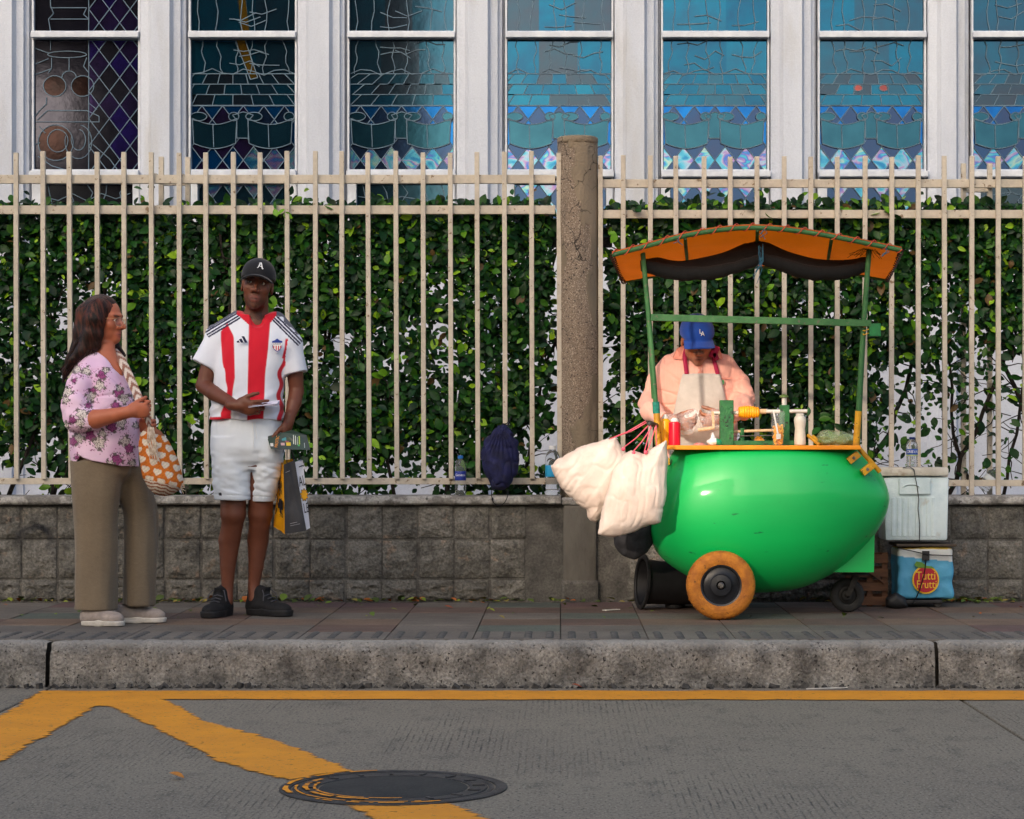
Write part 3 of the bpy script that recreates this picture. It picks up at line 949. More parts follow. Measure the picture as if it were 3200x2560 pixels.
# ================================================================ church wall with stained-glass windows
BY = 16.0
WALL = mat("m_white_wall", rgb(198, 204, 216), rgb(186, 192, 205), rough=.9, scale=2.5, bump=.6, bscale=38, detail=8, bdetail=8, stretch=(1, 1, .22), bstretch=(1, 1, 1), col3=rgb(178, 178, 178), scale3=3.6, lo3=.56, hi3=.85, fine=(90, .05))
FRAME = mat("m_white_frame", rgb(206, 212, 222), rgb(188, 194, 206), rough=.5, scale=9)
LEAD = mat("m_lead", rgb(88, 112, 130), rgb(74, 94, 112), rough=.6, scale=9)
def glass(name, base, base2, rough=.08, sc=6.0, met=.85):
    return mat(name, base, base2, rough=rough, metallic=met, scale=sc, lo=.35, hi=.65, bump=.03, bscale=9, spec=.5)
GT = [glass("m_glass_sky_tint%d" % i, c1, c2) for i, (c1, c2) in enumerate([
    (rgb(18, 74, 102), rgb(24, 64, 92)), (rgb(20, 82, 110), rgb(28, 72, 98)), (rgb(32, 72, 94), rgb(38, 64, 84)), (rgb(40, 60, 76), rgb(46, 56, 70))])]  # teal of the reflected sky is put into the pane colour
GD = [glass("m_glass_dark%d" % i, c1, c2) for i, (c1, c2) in enumerate([
    (rgb(54, 56, 70), rgb(40, 42, 56)), (rgb(56, 44, 96), rgb(44, 40, 70)), (rgb(36, 24, 26), rgb(28, 22, 26)), (rgb(70, 74, 84), rgb(54, 58, 70))])]
GB = glass("m_glass_blue", rgb(14, 84, 150), rgb(12, 66, 126))
GBD = glass("m_glass_deepblue", rgb(34, 58, 92), rgb(40, 54, 84))
GVIO = glass("m_glass_violet", rgb(52, 40, 130), rgb(40, 32, 92))
GSCR = glass("m_glass_scroll", rgb(34, 76, 96), rgb(28, 66, 86))
def irid(name, seed):
    m = bpy.data.materials.new(name); m.use_nodes = True
    n, l = m.node_tree.nodes, m.node_tree.links; b = n["Principled BSDF"]; geo = n.new("ShaderNodeNewGeometry")
    mp = n.new("ShaderNodeMapping"); mp.inputs["Scale"].default_value = (1.0, 1, 1.6); mp.inputs["Location"].default_value = (seed, 0, seed * 2); mp.inputs["Rotation"].default_value = (0, .7, 0)
    l.new(geo.outputs["Position"], mp.inputs[0])
    t = n.new("ShaderNodeTexNoise"); t.inputs["Scale"].default_value = 5.5; t.inputs["Detail"].default_value = 3; t.inputs["Distortion"].default_value = 1.0
    l.new(mp.outputs[0], t.inputs["Vector"])
    r = n.new("ShaderNodeValToRGB"); l.new(t.outputs["Fac"], r.inputs[0])
    cs = [(0.30, rgb(30, 94, 140)), (.40, rgb(58, 128, 158)), (.46, rgb(112, 132, 160)), (.50, rgb(118, 96, 140)), (.545, rgb(44, 80, 150)), (.59, rgb(48, 128, 154)), (.66, rgb(120, 146, 146)), (.74, rgb(32, 90, 140))]
    e = r.color_ramp.elements; e[0].position = cs[0][0]; e[0].color = (*cs[0][1], 1); e[1].position = cs[1][0]; e[1].color = (*cs[1][1], 1)
    for p, c in cs[2:]:
        x = e.new(p); x.color = (*c, 1)
    l.new(r.outputs[0], b.inputs["Base Color"]); b.inputs["Metallic"].default_value = .8; b.inputs["Roughness"].default_value = .15
    return m
GI = [irid("m_glass_irid%d" % i, i * 3.7) for i in range(3)]

wall = thing("church_wall", (0, BY, 0), "long white plastered church wall with a row of tall windows", "building")
XW = [66, 398, 734, 1068, 1398, 1730, 2055]        # left edges of the glass, in view units
WV = 219.0
zt, zb = 9.0, -.05
def wx(v): return V(v, 0, BY).x
def wz(v): return V(0, v, BY).z
ZS, ZTR = wz(364), wz(71)
DEPTH = .16
# piers between the windows: flat front, splayed cheeks
edges = [-420] + XW + [2600]
pier_spans = []
for i, x in enumerate(XW):
    pass
spans = [(-900, XW[0] - 6)] + [(XW[i] + WV + 3, XW[i + 1] - 6) for i in range(6)] + [(XW[6] + WV + 3, 3200)]
for a, b in spans:
    xa, xb = wx(a), wx(b)
    sp_l, sp_r = .075, .10
    sec = [(xa, BY + DEPTH), (xa + .012, BY + DEPTH), (xa + .016, BY + .05), (xa + sp_l, BY + .045), (xa + sp_l + .025, BY), (xb - sp_r - .02, BY), (xb - sp_r, BY + .05), (xb - .05, BY + .055), (xb - .045, BY + .09), (xb - .02, BY + .095), (xb - .012, BY + DEPTH), (xb, BY + DEPTH)]
    def pf(u, v):
        k = int(round(u * (len(sec) - 1))); return (sec[k][0], sec[k][1], zb + (zt - zb) * v)
    MB().grid(pf, len(sec) - 1, 1).build("pier", WALL, wall)
# wall under the windows, and the dark room behind the glass
MB().box((wx(-900), BY + .07, zb), (wx(3200), BY + .5, wz(520))).build("apron_wall", WALL, wall)
MB().box((wx(-900), BY + .55, wz(520)), (wx(3200), BY + .6, zt)).build("back_wall", mat("m_inside", rgb(40, 38, 40), rough=.9), wall)
MB().box((wx(-900), BY - .02, wz(-330)), (wx(3200), BY + .6, zt)).build("parapet", WALL, wall)
MB().box((wx(-900), BY - .06, zb), (wx(3200), BY + .068, zb + .70), bev=.01).build("plinth", WALL, wall)

LSEEN = set()
def lead_lines(mb, lines, y):
    for ln in lines:
        for (a, b_), (c_, d_) in zip(ln, ln[1:]):
            key = tuple(sorted(((round(a, 1), round(b_, 1)), (round(c_, 1), round(d_, 1)))))
            if key in LSEEN or key[0] == key[1]: continue
            LSEEN.add(key)
            p, q = Vector((wx(a), y, wz(b_))), Vector((wx(c_), y, wz(d_)))
            y = y + (.0004 if len(LSEEN) % 2 else -.0004)
            mb.bar(p, q, .0058, .006 + .0003 * (len(LSEEN) % 5), up=(0, 1, 0))
def pane(poly, m, w, y, name="pane"):
    pts = [Vector((wx(a), y, wz(b_))) for a, b_ in poly]
    return MB().poly(pts, .004).build(name, m, w)
def clip_poly(poly, x0, x1, y0, y1):
    def cl(p, ins, inter):
        out = []
        for i in range(len(p)):
            a, b_ = p[i - 1], p[i]
            if ins(b_):
                if not ins(a): out.append(inter(a, b_))
                out.append(b_)
            elif ins(a): out.append(inter(a, b_))
        return out
    ix = lambda X: (lambda a, b_: (X, a[1] + (b_[1] - a[1]) * (X - a[0]) / (b_[0] - a[0])))
    iy = lambda Yv: (lambda a, b_: (a[0] + (b_[0] - a[0]) * (Yv - a[1]) / (b_[1] - a[1]), Yv))
    for ins, it in ((lambda p: p[0] >= x0, ix(x0)), (lambda p: p[0] <= x1, ix(x1)), (lambda p: p[1] >= y0, iy(y0)), (lambda p: p[1] <= y1, iy(y1))):
        if poly: poly = cl(poly, ins, it)
    return poly
def shrink(poly, k):
    cx_ = sum(p[0] for p in poly) / len(poly); cy_ = sum(p[1] for p in poly) / len(poly)
    return [(cx_ + (p[0] - cx_) * k, cy_ + (p[1] - cy_) * k) for p in poly]
def arc(cx_, cy_, rx, ry, a0, a1, n=10):
    return [(cx_ + rx * math.cos(R(a0 + (a1 - a0) * i / n)), cy_ + ry * math.sin(R(a0 + (a1 - a0) * i / n))) for i in range(n + 1)]

wr = random.Random(5)
names_w = ["leftmost church window with a dark diamond lattice and a scrolled column",
           "second church window from the left, dark with a golden strip painted as a reflection and banner scrolls",
           "third church window from the left, half dark, above the bottle and the navy bag",
           "church window directly behind the concrete post, glass coloured blue-green like the reflected sky",
           "church window above the left half of the cart canopy, panes carrying the blue-green of a reflected sky",
           "church window above the right end of the canopy, with two small reddish panes",
           "partly visible grey church window at the far right edge"]
for wi, x0 in enumerate(XW):
    x1 = x0 + WV
    U = lambda u: x0 + WV * u
    w = thing("church_window", (wx(x0 + WV / 2), BY + .1, wz(470)), names_w[wi], "window", "row of stained-glass church windows")
    yG = BY + .12
    fr = MB()
    for a in (x0 - 5, x1 + 1):
        fr.box((wx(a), BY + .085, wz(475)), (wx(a + 4), BY + .15, wz(-330)))
    fr.build("frame", FRAME, w)
    tb = MB().box((wx(x0 - 4), BY + .03, wz(77)), (wx(x1 + 4), BY + .15, wz(64)), bev=.006)
    tb.box((wx(x0 - 4), BY + .055, wz(64)), (wx(x1 + 4), BY + .15, wz(62))).build("transom", FRAME, w)
    MB().box((wx(x0 - 5), BY + .0, wz(372)), (wx(x1 + 6), BY + .15, wz(359)), bev=.006).build("sill", FRAME, w)
    MB().box((wx(x0 - 3), BY + .045, wz(357.5)), (wx(x1 + 3), BY + .15, wz(355)), bev=.002).build("bottom_bead", FRAME, w)
    # lower vent sash
    vs_ = MB()
    vs_.box((wx(x0 - 2), BY + .075, wz(475)), (wx(x0 + 14), BY + .16, wz(378))); vs_.box((wx(x1 - 10), BY + .075, wz(475)), (wx(x1 + 3), BY + .16, wz(378)))
    vs_.box((wx(x0 + 14), BY + .08, wz(384)), (wx(x1 - 10), BY + .16, wz(378)))
    vs_.build("vent_frame", FRAME, w)
    MB().box((wx(x0 - 5), BY + .10, wz(377.5)), (wx(x1 + 6), BY + .16, wz(372.3))).build("dark_gap", mat("m_gap", rgb(30, 30, 32), rough=.9), w)  # near-black strip between sill and vent sash
    dark = wi in (0,)
    base = GD if wi == 0 else (GT if wi < 6 else [GT[3], GT[3], GT[2], GT[3]])
    lm = MB(); yL = yG - .003
    lw = [GD[3], GT[2], GT[2], GBD, GBD, GBD, GT[3]][wi]
    pane([(x0 + 14, 384), (x1 - 10, 384), (x1 - 10, 475), (x0 + 14, 475)], lw, w, yG + .01)
    low_lines = []
    if wi in (0, 2, 6):
        for k in range(5):
            xx = U(.12 + .19 * k); low_lines.append([(xx, 384), (xx + wr.uniform(-14, 14), 402), (xx + wr.uniform(-16, 16), 420), (xx + wr.uniform(-20, 20), 440), (xx + wr.uniform(-10, 10), 474)])
        low_lines.append([(U(.08), 410)] + [(U(.08 + .14 * k), 410 + wr.uniform(-10, 14)) for k in range(1, 7)])
        lead_lines(lm, low_lines, yL + .006)
    else:
        for r_ in range(3):
            for c_ in range(-1, 6):
                cx_, cy_ = U(.2 * c_ + (.1 if r_ % 2 else 0)), 384 + r_ * 29
                pl = clip_poly([(cx_ - WV / 10, cy_), (cx_, cy_ - 29), (cx_ + WV / 10, cy_), (cx_, cy_ + 29)], x0 + 15, x1 - 11, 385, 474)
                if len(pl) >= 3:
                    if r_ % 2 == 0: pane(shrink(pl, .93), GI[(wi + c_) % 3], w, yG + .004)
                    lead_lines(lm, [pl + [pl[0]]], yL + .006)
    # upper sash (above the transom) and main sash
    yb = 354
    zones = [(-330, 61, base[(wi + 1) % len(base)]), (79, 218, base[wi % len(base)])]
    lines = []; blines = []
    for (ya, yc, m_) in zones:
        # a few tall panes rather than one sheet
        cuts = [0, wr.uniform(.28, .36), wr.uniform(.6, .7), 1] if wi else [0, .52, 1]
        for a, c_ in zip(cuts, cuts[1:]):
            mm = base[(wi + wr.randrange(0, 2)) % len(base)] if wi else (GD[0] if a == 0 else GD[1])
            pane([(U(a), ya), (U(c_), ya), (U(c_), yc), (U(a), yc)], mm, w, yG)
    if wi == 0:
        # diamond lattice on the right, scrolled column on the left
        pane([(U(0), 218), (U(.52), 218), (U(.52), yb), (U(0), yb)], GD[0], w, yG)
        pane([(U(.52), 218), (U(1), 218), (U(1), yb), (U(.52), yb)], GD[1], w, yG)
        for r_ in range(-12, 14):
            for c_ in range(0, 5):
                cx_, cy_ = U(.52 + .2 * c_ + (.1 if r_ % 2 else 0)), 100 + r_ * 29
                for ya, yc in ((-200, 61), (79, yb)):
                    pl = clip_poly([(cx_ - WV / 10, cy_), (cx_, cy_ - 29), (cx_ + WV / 10, cy_), (cx_, cy_ + 29)], U(.52), x1, ya, yc)
                    if len(pl) >= 3:
                        k = wr.random()
                        pane(shrink(pl, .95), GVIO if k < .18 else GD[1] if k < .6 else GD[0], w, yG - .003)
                        lines.append(pl + [pl[0]])
        lines += [[(U(.15), -150), (U(.15), 6), (U(.18), 22), (U(.13), 34), (U(.15), 61)], [(U(.15), 10), (U(.5), 10)], [(U(.5), 10), (U(.47), 24), (U(.52), 34)], [(U(.15), 34), (U(.52), 34)],
                  [(U(.15), 80), (U(.15), 100)], arc(U(.31), 109, .19 * WV, 7, 0, 360, 16), [(U(.16), 116), (U(.16), 138), (U(.13), 148)], [(U(.33), 116), (U(.33), 142)], [(U(.5), 116), (U(.47), 134), (U(.52), 148)],
                  arc(U(.19), 176, .11 * WV, 22, 0, 360, 18), arc(U(.46), 176, .11 * WV, 22, 0, 360, 18), arc(U(.33), 158, .07 * WV, 14, 180, 360, 8),
                  [(U(.11), 200), (U(.11), 214), (U(.05), 226), (U(.0), 240)], [(U(.52), 200), (U(.52), 212), (U(.6), 226)], [(U(0), 252), (U(.62), 252)], [(U(.02), 248), (U(.12), 228), (U(.5), 228), (U(.62), 240), (U(.62), 252)],
                  arc(U(.2), 296, .17 * WV, 38, 0, 360, 22), arc(U(.22), 292, .10 * WV, 24, 0, 360, 18), arc(U(.42), 294, .13 * WV, 36, -80, 200, 18), arc(U(.42), 290, .07 * WV, 22, -80, 200, 14),
                  [(U(.03), 325), (U(.16), 345), (U(.3), yb)], [(U(.56), 300), (U(.72), 330), (U(.8), yb)], [(U(.0), 300), (U(.05), 296)], [(U(.04), 262), (U(.1), 276)], [(U(0), 130), (U(.13), 118)], [(U(0), 152), (U(.15), 140)], [(U(0), 96), (U(.13), 106)]]
        for cx_ in (.19, .46):
            pane(arc(U(cx_), 176, .105 * WV, 21, 0, 350, 16), GD[2], w, yG - .002)
        pane(arc(U(.2), 296, .165 * WV, 36, 0, 350, 18), GD[2], w, yG - .002)
    else:
        # floor drawn in perspective
        fy = [150, 172, 194, 217]
        vx, vy = U(.5 + [0, -.1, .35, .0, .02, -.02, .1][wi]), 40
        for r_ in range(3):
            for c_ in range(-2, 8):
                def fx(k, y): return vx + (U(-.0 + .2 * k) - vx) * (y - vy) / (217 - vy)
                sh = .5 if r_ % 2 else 0
                pl = clip_poly([(fx(c_ + sh, fy[r_]), fy[r_]), (fx(c_ + 1 + sh, fy[r_]), fy[r_]), (fx(c_ + 1 + sh, fy[r_ + 1]), fy[r_ + 1]), (fx(c_ + sh, fy[r_ + 1]), fy[r_ + 1])], x0, x1, 150, 217)
                if len(pl) >= 3:
                    pane(shrink(pl, .97), base[(wi + wr.randrange(0, 3)) % 4], w, yG - .003)
                    lines.append(pl + [pl[0]])
        # drapery: long wavy folds
        for k in range(6):
            u0 = .1 + .16 * k + wr.uniform(-.03, .03)
            for (ya, yc) in ((-200, 61), (79, 150)):
                N = 6 if ya > 0 else 12; d0 = wr.uniform(-.05, .05)
                lines.append([(U(min(.98, max(.02, u0 + d0 * i / N + .014 * math.sin(i * 1.7 + k * 2 + wi)))), ya + (yc - ya) * i / N) for i in range(N + 1)])
        for k in range(4):
            u0 = wr.uniform(.05, .7); yy = wr.uniform(86, 140)
            lines.append([(U(u0), yy), (U(u0 + .1), yy + wr.uniform(-9, 9)), (U(u0 + .2), yy + wr.uniform(-12, 12)), (U(u0 + .29), yy + wr.uniform(-8, 8))])
            yy = wr.uniform(0, 52)
            lines.append([(U(u0), yy), (U(u0 + .12), yy + wr.uniform(-12, 12)), (U(u0 + .26), yy + wr.uniform(-14, 14))])
        lines.append([(U(0), 150)] + [(U(.1 * k), 146 + 7 * math.sin(k * 1.9 + wi)) for k in range(1, 10)] + [(U(1), 150)])
        if wi == 5:
            for u in (.37, .62):
                pane(arc(U(u), 180, 10, 7, 0, 340, 12), glass("m_glass_red", rgb(120, 60, 60), rgb(96, 52, 56)), w, yG - .005); lines.append(arc(U(u), 180, 10, 7, 0, 360, 12))
        if wi == 1:
            pane([(U(.42), 79), (U(.52), 79), (U(.64), 158), (U(.57), 162)], glass("m_gold_reflection", rgb(150, 120, 40), rgb(110, 84, 30)), w, yG - .005)  # gold strip paints a warm reflection into the pane colour
            lines.append([(U(.42), 79), (U(.57), 162), (U(.64), 158), (U(.52), 79)])
            pane([(U(.40), -120), (U(.46), -120), (U(.56), 61), (U(.48), 61)], MATS["m_gold_reflection"], w, yG - .005)
        # diamond lattice with banner scrolls
        hh = 28.75
        for r_ in range(0, 6):
            for c_ in range(0, 6):
                cx_, cy_ = U(.2 * c_ + (.1 if r_ % 2 else 0)), 218 + r_ * hh
                pl = clip_poly([(cx_ - WV / 10, cy_), (cx_, cy_ - hh), (cx_ + WV / 10, cy_), (cx_, cy_ + hh)], x0, x1, 218, yb)
                if len(pl) < 3: continue
                if r_ == 0: m_ = GB
                elif r_ == 4: m_ = GI[(wi * 2 + c_) % 3] if wi > 1 or c_ > 2 else GB
                elif r_ == 2: m_ = GB
                else: m_ = GBD if wi not in (1,) else (GD[1] if c_ < 3 else GBD)
                pane(shrink(pl, .96), m_, w, yG); lines.append(pl + [pl[0]])
        for a0 in (.01, .545):
            wd = .43
            top = [(U(a0 + wd * t), 249 + 9 * math.sin(PI * t) - 4 * (2 * t - 1) ** 2) for t in np.linspace(0, 1, 9)]
            bot = [(U(a0 + .012 + (wd - .024) * t), 300 + 9 * math.sin(PI * t) - 2 * (2 * t - 1) ** 2) for t in np.linspace(1, 0, 9)]
            pane(top + bot, GSCR, w, yG - .0125, "banner_pane"); blines.append(top + bot + [top[0]])
            blines.append([(U(a0 + wd * .46), 256), (U(a0 + wd * .48), 306)])
            for (cu, wdt) in ((a0 + .06, .08), (a0 + wd - .03, .05)):
                el = arc(U(cu), 241, wdt * WV, 9, 0, 350, 14)
                pane(el, GSCR, w, yG - .0135, "banner_pane"); blines.append(el + [el[0]])
        mid = [(U(.40), 238), (U(.5), 231), (U(.6), 238), (U(.55), 250), (U(.55), 287), (U(.44), 287), (U(.44), 250)]
        pane(mid, GSCR, w, yG - .0115, "banner_pane"); blines.append(mid + [mid[0]])
    lead_lines(lm, [clip for clip in lines if len(clip) > 1], yL - .004)
    lead_lines(lm, blines, yG - .0165)
    lm.build("leading", LEAD, w)
# ================================================================ fence
FENCE = mat("m_fence", rgb(196, 186, 170), rgb(182, 172, 157), rough=.55, scale=6, bump=.2, bscale=120, col3=rgb(120, 98, 74), scale3=30, lo3=.62, hi3=.70, fine=(40, .07))
FY = 12.52
BW = .0262
def fence(xs_v, ends, ytop, rails, label, lean, name_posts, long_px=()):
    cxm = (V(ends[0], 0, FY).x + V(ends[1], 0, FY).x) / 2
    t = thing("metal_fence", (cxm, FY, .785), label, "fence")
    fr = random.Random(3)
    for (a, b_) in rails:
        # rails pass behind the bars
        MB().box((V(ends[0], 0, FY).x, FY + .004, W(0, b_, FY).z), (V(ends[1], 0, FY).x, FY + .030, W(0, a, FY).z), bev=.003).build("rail", FENCE, t)
    bot = rails[-1][0] + 3
    for x in xs_v:
        p = V(x, 0, FY).x + fr.gauss(0, .0012)
        zt_ = W(0, ytop + fr.uniform(-3, 3), FY).z
        zb_ = W(0, bot, FY).z
        if any(abs(x - q) < 3 for q in long_px): zb_ = .78
        l_ = lean(x) + fr.gauss(0, .002)
        h = (zt_ - zb_)
        mb = MB().box((-BW / 2, -.022, 0), (BW / 2, .0038, h), bev=.0025)
        mb.v = [(q[0] + p - l_ * q[2] / h, q[1] + FY, q[2] + zb_) for q in mb.v]
        mb.build("bar", FENCE, t, origin=None)
    # pairs of stay posts standing behind the bars
    for (x, yt) in name_posts:
        Yb = FY + .26
        pa = W(x, 0, Yb).x
        MB().box((pa - .014, Yb - .02, .5), (pa + .014, Yb + .008, W(0, yt, Yb).z), bev=.002).build("stay_post", FENCE, t)
        MB().box((pa - .0125, FY + .0305, W(0, yt + 66, Yb).z), (pa + .0125, Yb - .0205, W(0, yt + 78, Yb).z), bev=.002).build("stay_arm", FENCE, t)
    if len(name_posts) >= 2:
        for k in range(0, len(name_posts) - 1, 2):
            pa, pb = W(name_posts[k][0], 0, FY + .26).x, W(name_posts[k + 1][0], 0, FY + .26).x
            MB().box((pa + .0145, FY + .235, W(0, name_posts[k][1] + 90, FY + .26).z), (pb - .0145, FY + .262, W(0, name_posts[k][1] + 66, FY + .26).z), bev=.002).build("stay_rail", FENCE, t)
    return t
fence([-21 + 57.1 * i for i in range(-10, 22)], (-640, 1169), 476, [(546, 573), (642, 669), (1494, 1514)],
      "cream metal bar fence behind the woman and the man, left of the post", lambda x: .006, [(505, 491), (588, 492), (1062, 1120), (1150, 1120)][:2])
fence([1265] + [1312 + 56.4 * i for i in range(0, 26)], (1262, 2760), 489, [(560, 586), (656, 682), (1500, 1520)],
      "cream metal bar fence behind the vendor's cart, right of the post", lambda x: .0, [(3010, 512), (3092, 512)], (1265, 2045, 2101))

# ================================================================ hedge
LEAFC = [rgb(18, 52, 18), rgb(25, 66, 21), rgb(32, 80, 24), rgb(14, 44, 20), rgb(19, 58, 32), rgb(54, 100, 25), rgb(96, 146, 26), rgb(142, 184, 40), rgb(96, 74, 40)]
LEAFW = [.21, .19, .16, .13, .12, .095, .05, .035, .01]
LEAFM = mat("m_leaf", (0, 0, 0), (.72, .74, .70), attr=True, rough=.42, scale=40, lo=.4, hi=.7, spec=.28, bump=.15, bscale=90)
n_, l_ = LEAFM.node_tree.nodes, LEAFM.node_tree.links
TWIG = mat("m_twig", rgb(46, 38, 32), rgb(32, 28, 25), rough=.9, scale=30)
def leaf_geo(L, Wd, fold, curl):
    """pointed oval leaf along +x, 12 triangles"""
    st = [(0, .0), (.18, .62), (.42, 1.0), (.68, .86), (.88, .42), (1.0, 0)]
    v = []; f = []
    for t, w in st:
        z = -curl * L * t * t
        v.append((t * L, 0, z))
        if 0 < w: v.append((t * L, w * Wd / 2, z + fold * w * Wd / 2)); v.append((t * L, -w * Wd / 2, z + fold * w * Wd / 2))
    # indices: 0 | 1,2,3 | 4,5,6 | 7,8,9 | 10,11,12 | 13
    f = [(0, 1, 2), (0, 3, 1), (1, 4, 5, 2), (1, 3, 6, 4), (4, 7, 8, 5), (4, 6, 9, 7), (7, 10, 11, 8), (7, 9, 12, 10), (10, 13, 11), (10, 12, 13)]
    return np.array(v), f
LG = [leaf_geo(1, .62, .25, .18), leaf_geo(1, .52, .4, .1), leaf_geo(1, .7, .15, .3)]
QUADF = []
for f in LG[0][1]:
    QUADF.append(f if len(f) == 4 else f + (f[-1],))
def leaf_frame(hr, face):
    """random orientation, mostly facing the street and the sky"""
    z = Vector((hr.gauss(0, .55), -1.0 + hr.gauss(0, .35), hr.gauss(.45, .5))).normalized()
    a = hr.uniform(0, 2 * PI)
    x = Vector((math.cos(a), 0, math.sin(a) * .9 - .15))
    x = (x - z * x.dot(z)).normalized()
    y = z.cross(x)
    return x, y, z
leaf_meshes = []
for ci, c in enumerate(LEAFC):
    for gi in range(3):
        v, f = LG[gi]
        me = bpy.data.meshes.new("leaf"); me.from_pydata(v.tolist(), [], f)
        a = me.color_attributes.new("Col", 'FLOAT_COLOR', 'POINT')
        a.data.foreach_set("color", np.array([(*c, 1)] * len(v), dtype=np.float32).ravel())
        for p in me.polygons: p.use_smooth = True
        me.materials.append(LEAFM); leaf_meshes.append(me)
def hedge(xa, xb, n, label, seed, sparse):
    hr = random.Random(seed)
    t = thing("hedge", ((xa + xb) / 2, 12.8, .5), label, "hedge")
    zt_ = V(0, 433, 12.7).z
    # stems
    x = xa + .15
    tips = []
    while x < xb:
        mb = MB(); p = Vector((x, 12.8 + hr.uniform(-.12, .12), .48)); pts = [p.copy()]
        k = 0; dx = hr.gauss(0, .03)
        while p.z < zt_ - .25:
            p = p + Vector((dx + hr.gauss(0, .02), hr.gauss(0, .015), .13)); pts.append(p.copy()); k += 1
        r_ = hr.uniform(.012, .02)
        mb.tube(pts, [r_ * (1 - .7 * i / len(pts)) for i in range(len(pts))], 6)
        mb.build("stem", TWIG, t, smooth=60)
        for q in pts[1:]:
            for _ in range(2): tips.append((q.copy(), r_))
        x += hr.uniform(.16, .34)
    mb = MB()
    ends = []
    for q, r_ in tips:
        p = q.copy(); pts = [p.copy()]
        d = Vector((hr.gauss(0, 1), hr.gauss(-.2, .7), hr.gauss(.2, .5))).normalized()
        for s_ in range(hr.randint(3, 6)):
            d = (d + Vector((hr.gauss(0, .35), hr.gauss(0, .3), hr.gauss(0, .3)))).normalized()
            p = p + d * .055; p.y = min(13.0, max(12.56, p.y)); p.z = max(.62, min(zt_, p.z)); pts.append(p.copy())
        mb.tube(pts, [.0042, .0035, .003, .0026, .0022, .002, .0018][:len(pts)], 4, cap=False)
        ends.append(pts)
    tw = mb.build("twigs", TWIG, t); tw["kind"] = "stuff"
    # leaves
    verts, faces, cols = [], [], []
    fl = []
    k = 0; tries = 0
    while k < n and tries < n * 6:
        tries += 1
        x = hr.uniform(xa, xb); z = zt_ - (zt_ - .60) * (hr.random() ** 1.12)
        y = 12.585 + abs(hr.gauss(0, .13)) 
        if y > 13.0: continue
        # clumps and holes
        c1 = fbm(x * 2.1 + seed, z * 2.1, 3.1, 3); c2 = fbm(x * 6 + seed, z * 6, 8.8, 2)
        dens = .80 + .9 * c1 + .55 * c2
        hgt = (z - .6) / (zt_ - .6)
        dens *= .12 + .88 * float(sstep(0.0, .40, np.array(hgt)))
        dens *= sparse(x, z)
        if hgt > .9: dens += .5
        if hr.random() > dens: continue
        L = .028 + .05 * hr.random() ** 1.8 * (1.25 if hr.random() < .08 else 1)
        front = y < 12.66 and hr.random() < .5
        xx, yy, zz = leaf_frame(hr, 0)
        if y > 12.8: pass
        fl.append((x, y, z, L, xx, yy, zz)); k += 1
    # sprays poking out above the hedge and between the bars
    for s_ in range(int((xb - xa) * 9)):
        x = hr.uniform(xa, xb); z = zt_ + hr.uniform(-.06, .07) if hr.random() < .6 else hr.uniform(1.0, zt_)
        y = hr.uniform(12.50, 12.62) if z < zt_ else hr.uniform(12.55, 12.85)
        for q in range(hr.randint(4, 7)):
            xx, yy, zz = leaf_frame(hr, 0)
            fl.append((x + hr.gauss(0, .028), y + hr.gauss(0, .012), z + hr.gauss(0, .026), hr.uniform(.04, .068), xx, yy, zz, 'spray'))
    # the leaves that show largest: each its own object
    fl.sort(key=lambda q: q[1] - q[3] * 2.5)
    for i, q in enumerate(fl):
        x, y, z, L, xx, yy, zz = q[:7]
        spray = len(q) > 7
        ci = hr.choices(range(len(LEAFC)), LEAFW)[0]
        if spray and hr.random() < .35: ci = hr.choice([5, 6, 6, 7])
        gi = hr.randrange(3)
        if i < 250:
            o = bpy.data.objects.new("leaf", leaf_meshes[ci * 3 + gi])
            o.matrix_local = Matrix.Translation(Vector((x, y, z)) - t.location) @ frame((0, 0, 0), xx, yy, zz) @ Matrix.Scale(L, 4)
            link(o, t)
        else:
            v = LG[gi][0] * L
            M = np.array([xx, yy, zz])
            k0 = len(verts) * 14
            verts.append(v @ M + np.array((x, y, z)))
            faces.append(np.array(QUADF) + k0)
            jit = hr.uniform(.8, 1.2)
            cols.append(np.array([[u * jit for u in LEAFC[ci]]] * 14))
    vv = np.concatenate(verts); cc = np.concatenate(cols)
    ff = [tuple(f[:3]) if f[3] == f[2] else tuple(f) for f in np.concatenate(faces).tolist()]
    o = new_mesh("foliage", vv, ff, LEAFM, t, True, cc); o["kind"] = "stuff"
    return t
def sp_left(x, z):
    d = 1.0
    # the thin patch at the woman's back
    d *= 1 - .75 * math.exp(-(((x - V(118, 0, 12.7).x) / .10) ** 2 + ((z - V(0, 650, 12.7).z) / .14) ** 2))
    return d
def sp_right(x, z):
    gx = V(1815, 0, 12.7).x
    s_ = float(sstep(gx - .05, gx + .16, np.array(x))) * float(sstep(V(0, 640, 12.7).z, V(0, 790, 12.7).z, np.array(z)))
    zz_ = float(sstep(V(0, 640, 12.7).z, V(0, 760, 12.7).z, np.array(z)))
    return 1 - .88 * s_
hedge(-4.7, PX - .16, 45000, "clipped green hedge behind the fence on the left of the post", 21, sp_left)
hedge(PX + .16, 4.2, 31000, "clipped green hedge behind the cart, thinning towards the right edge", 34, sp_right)
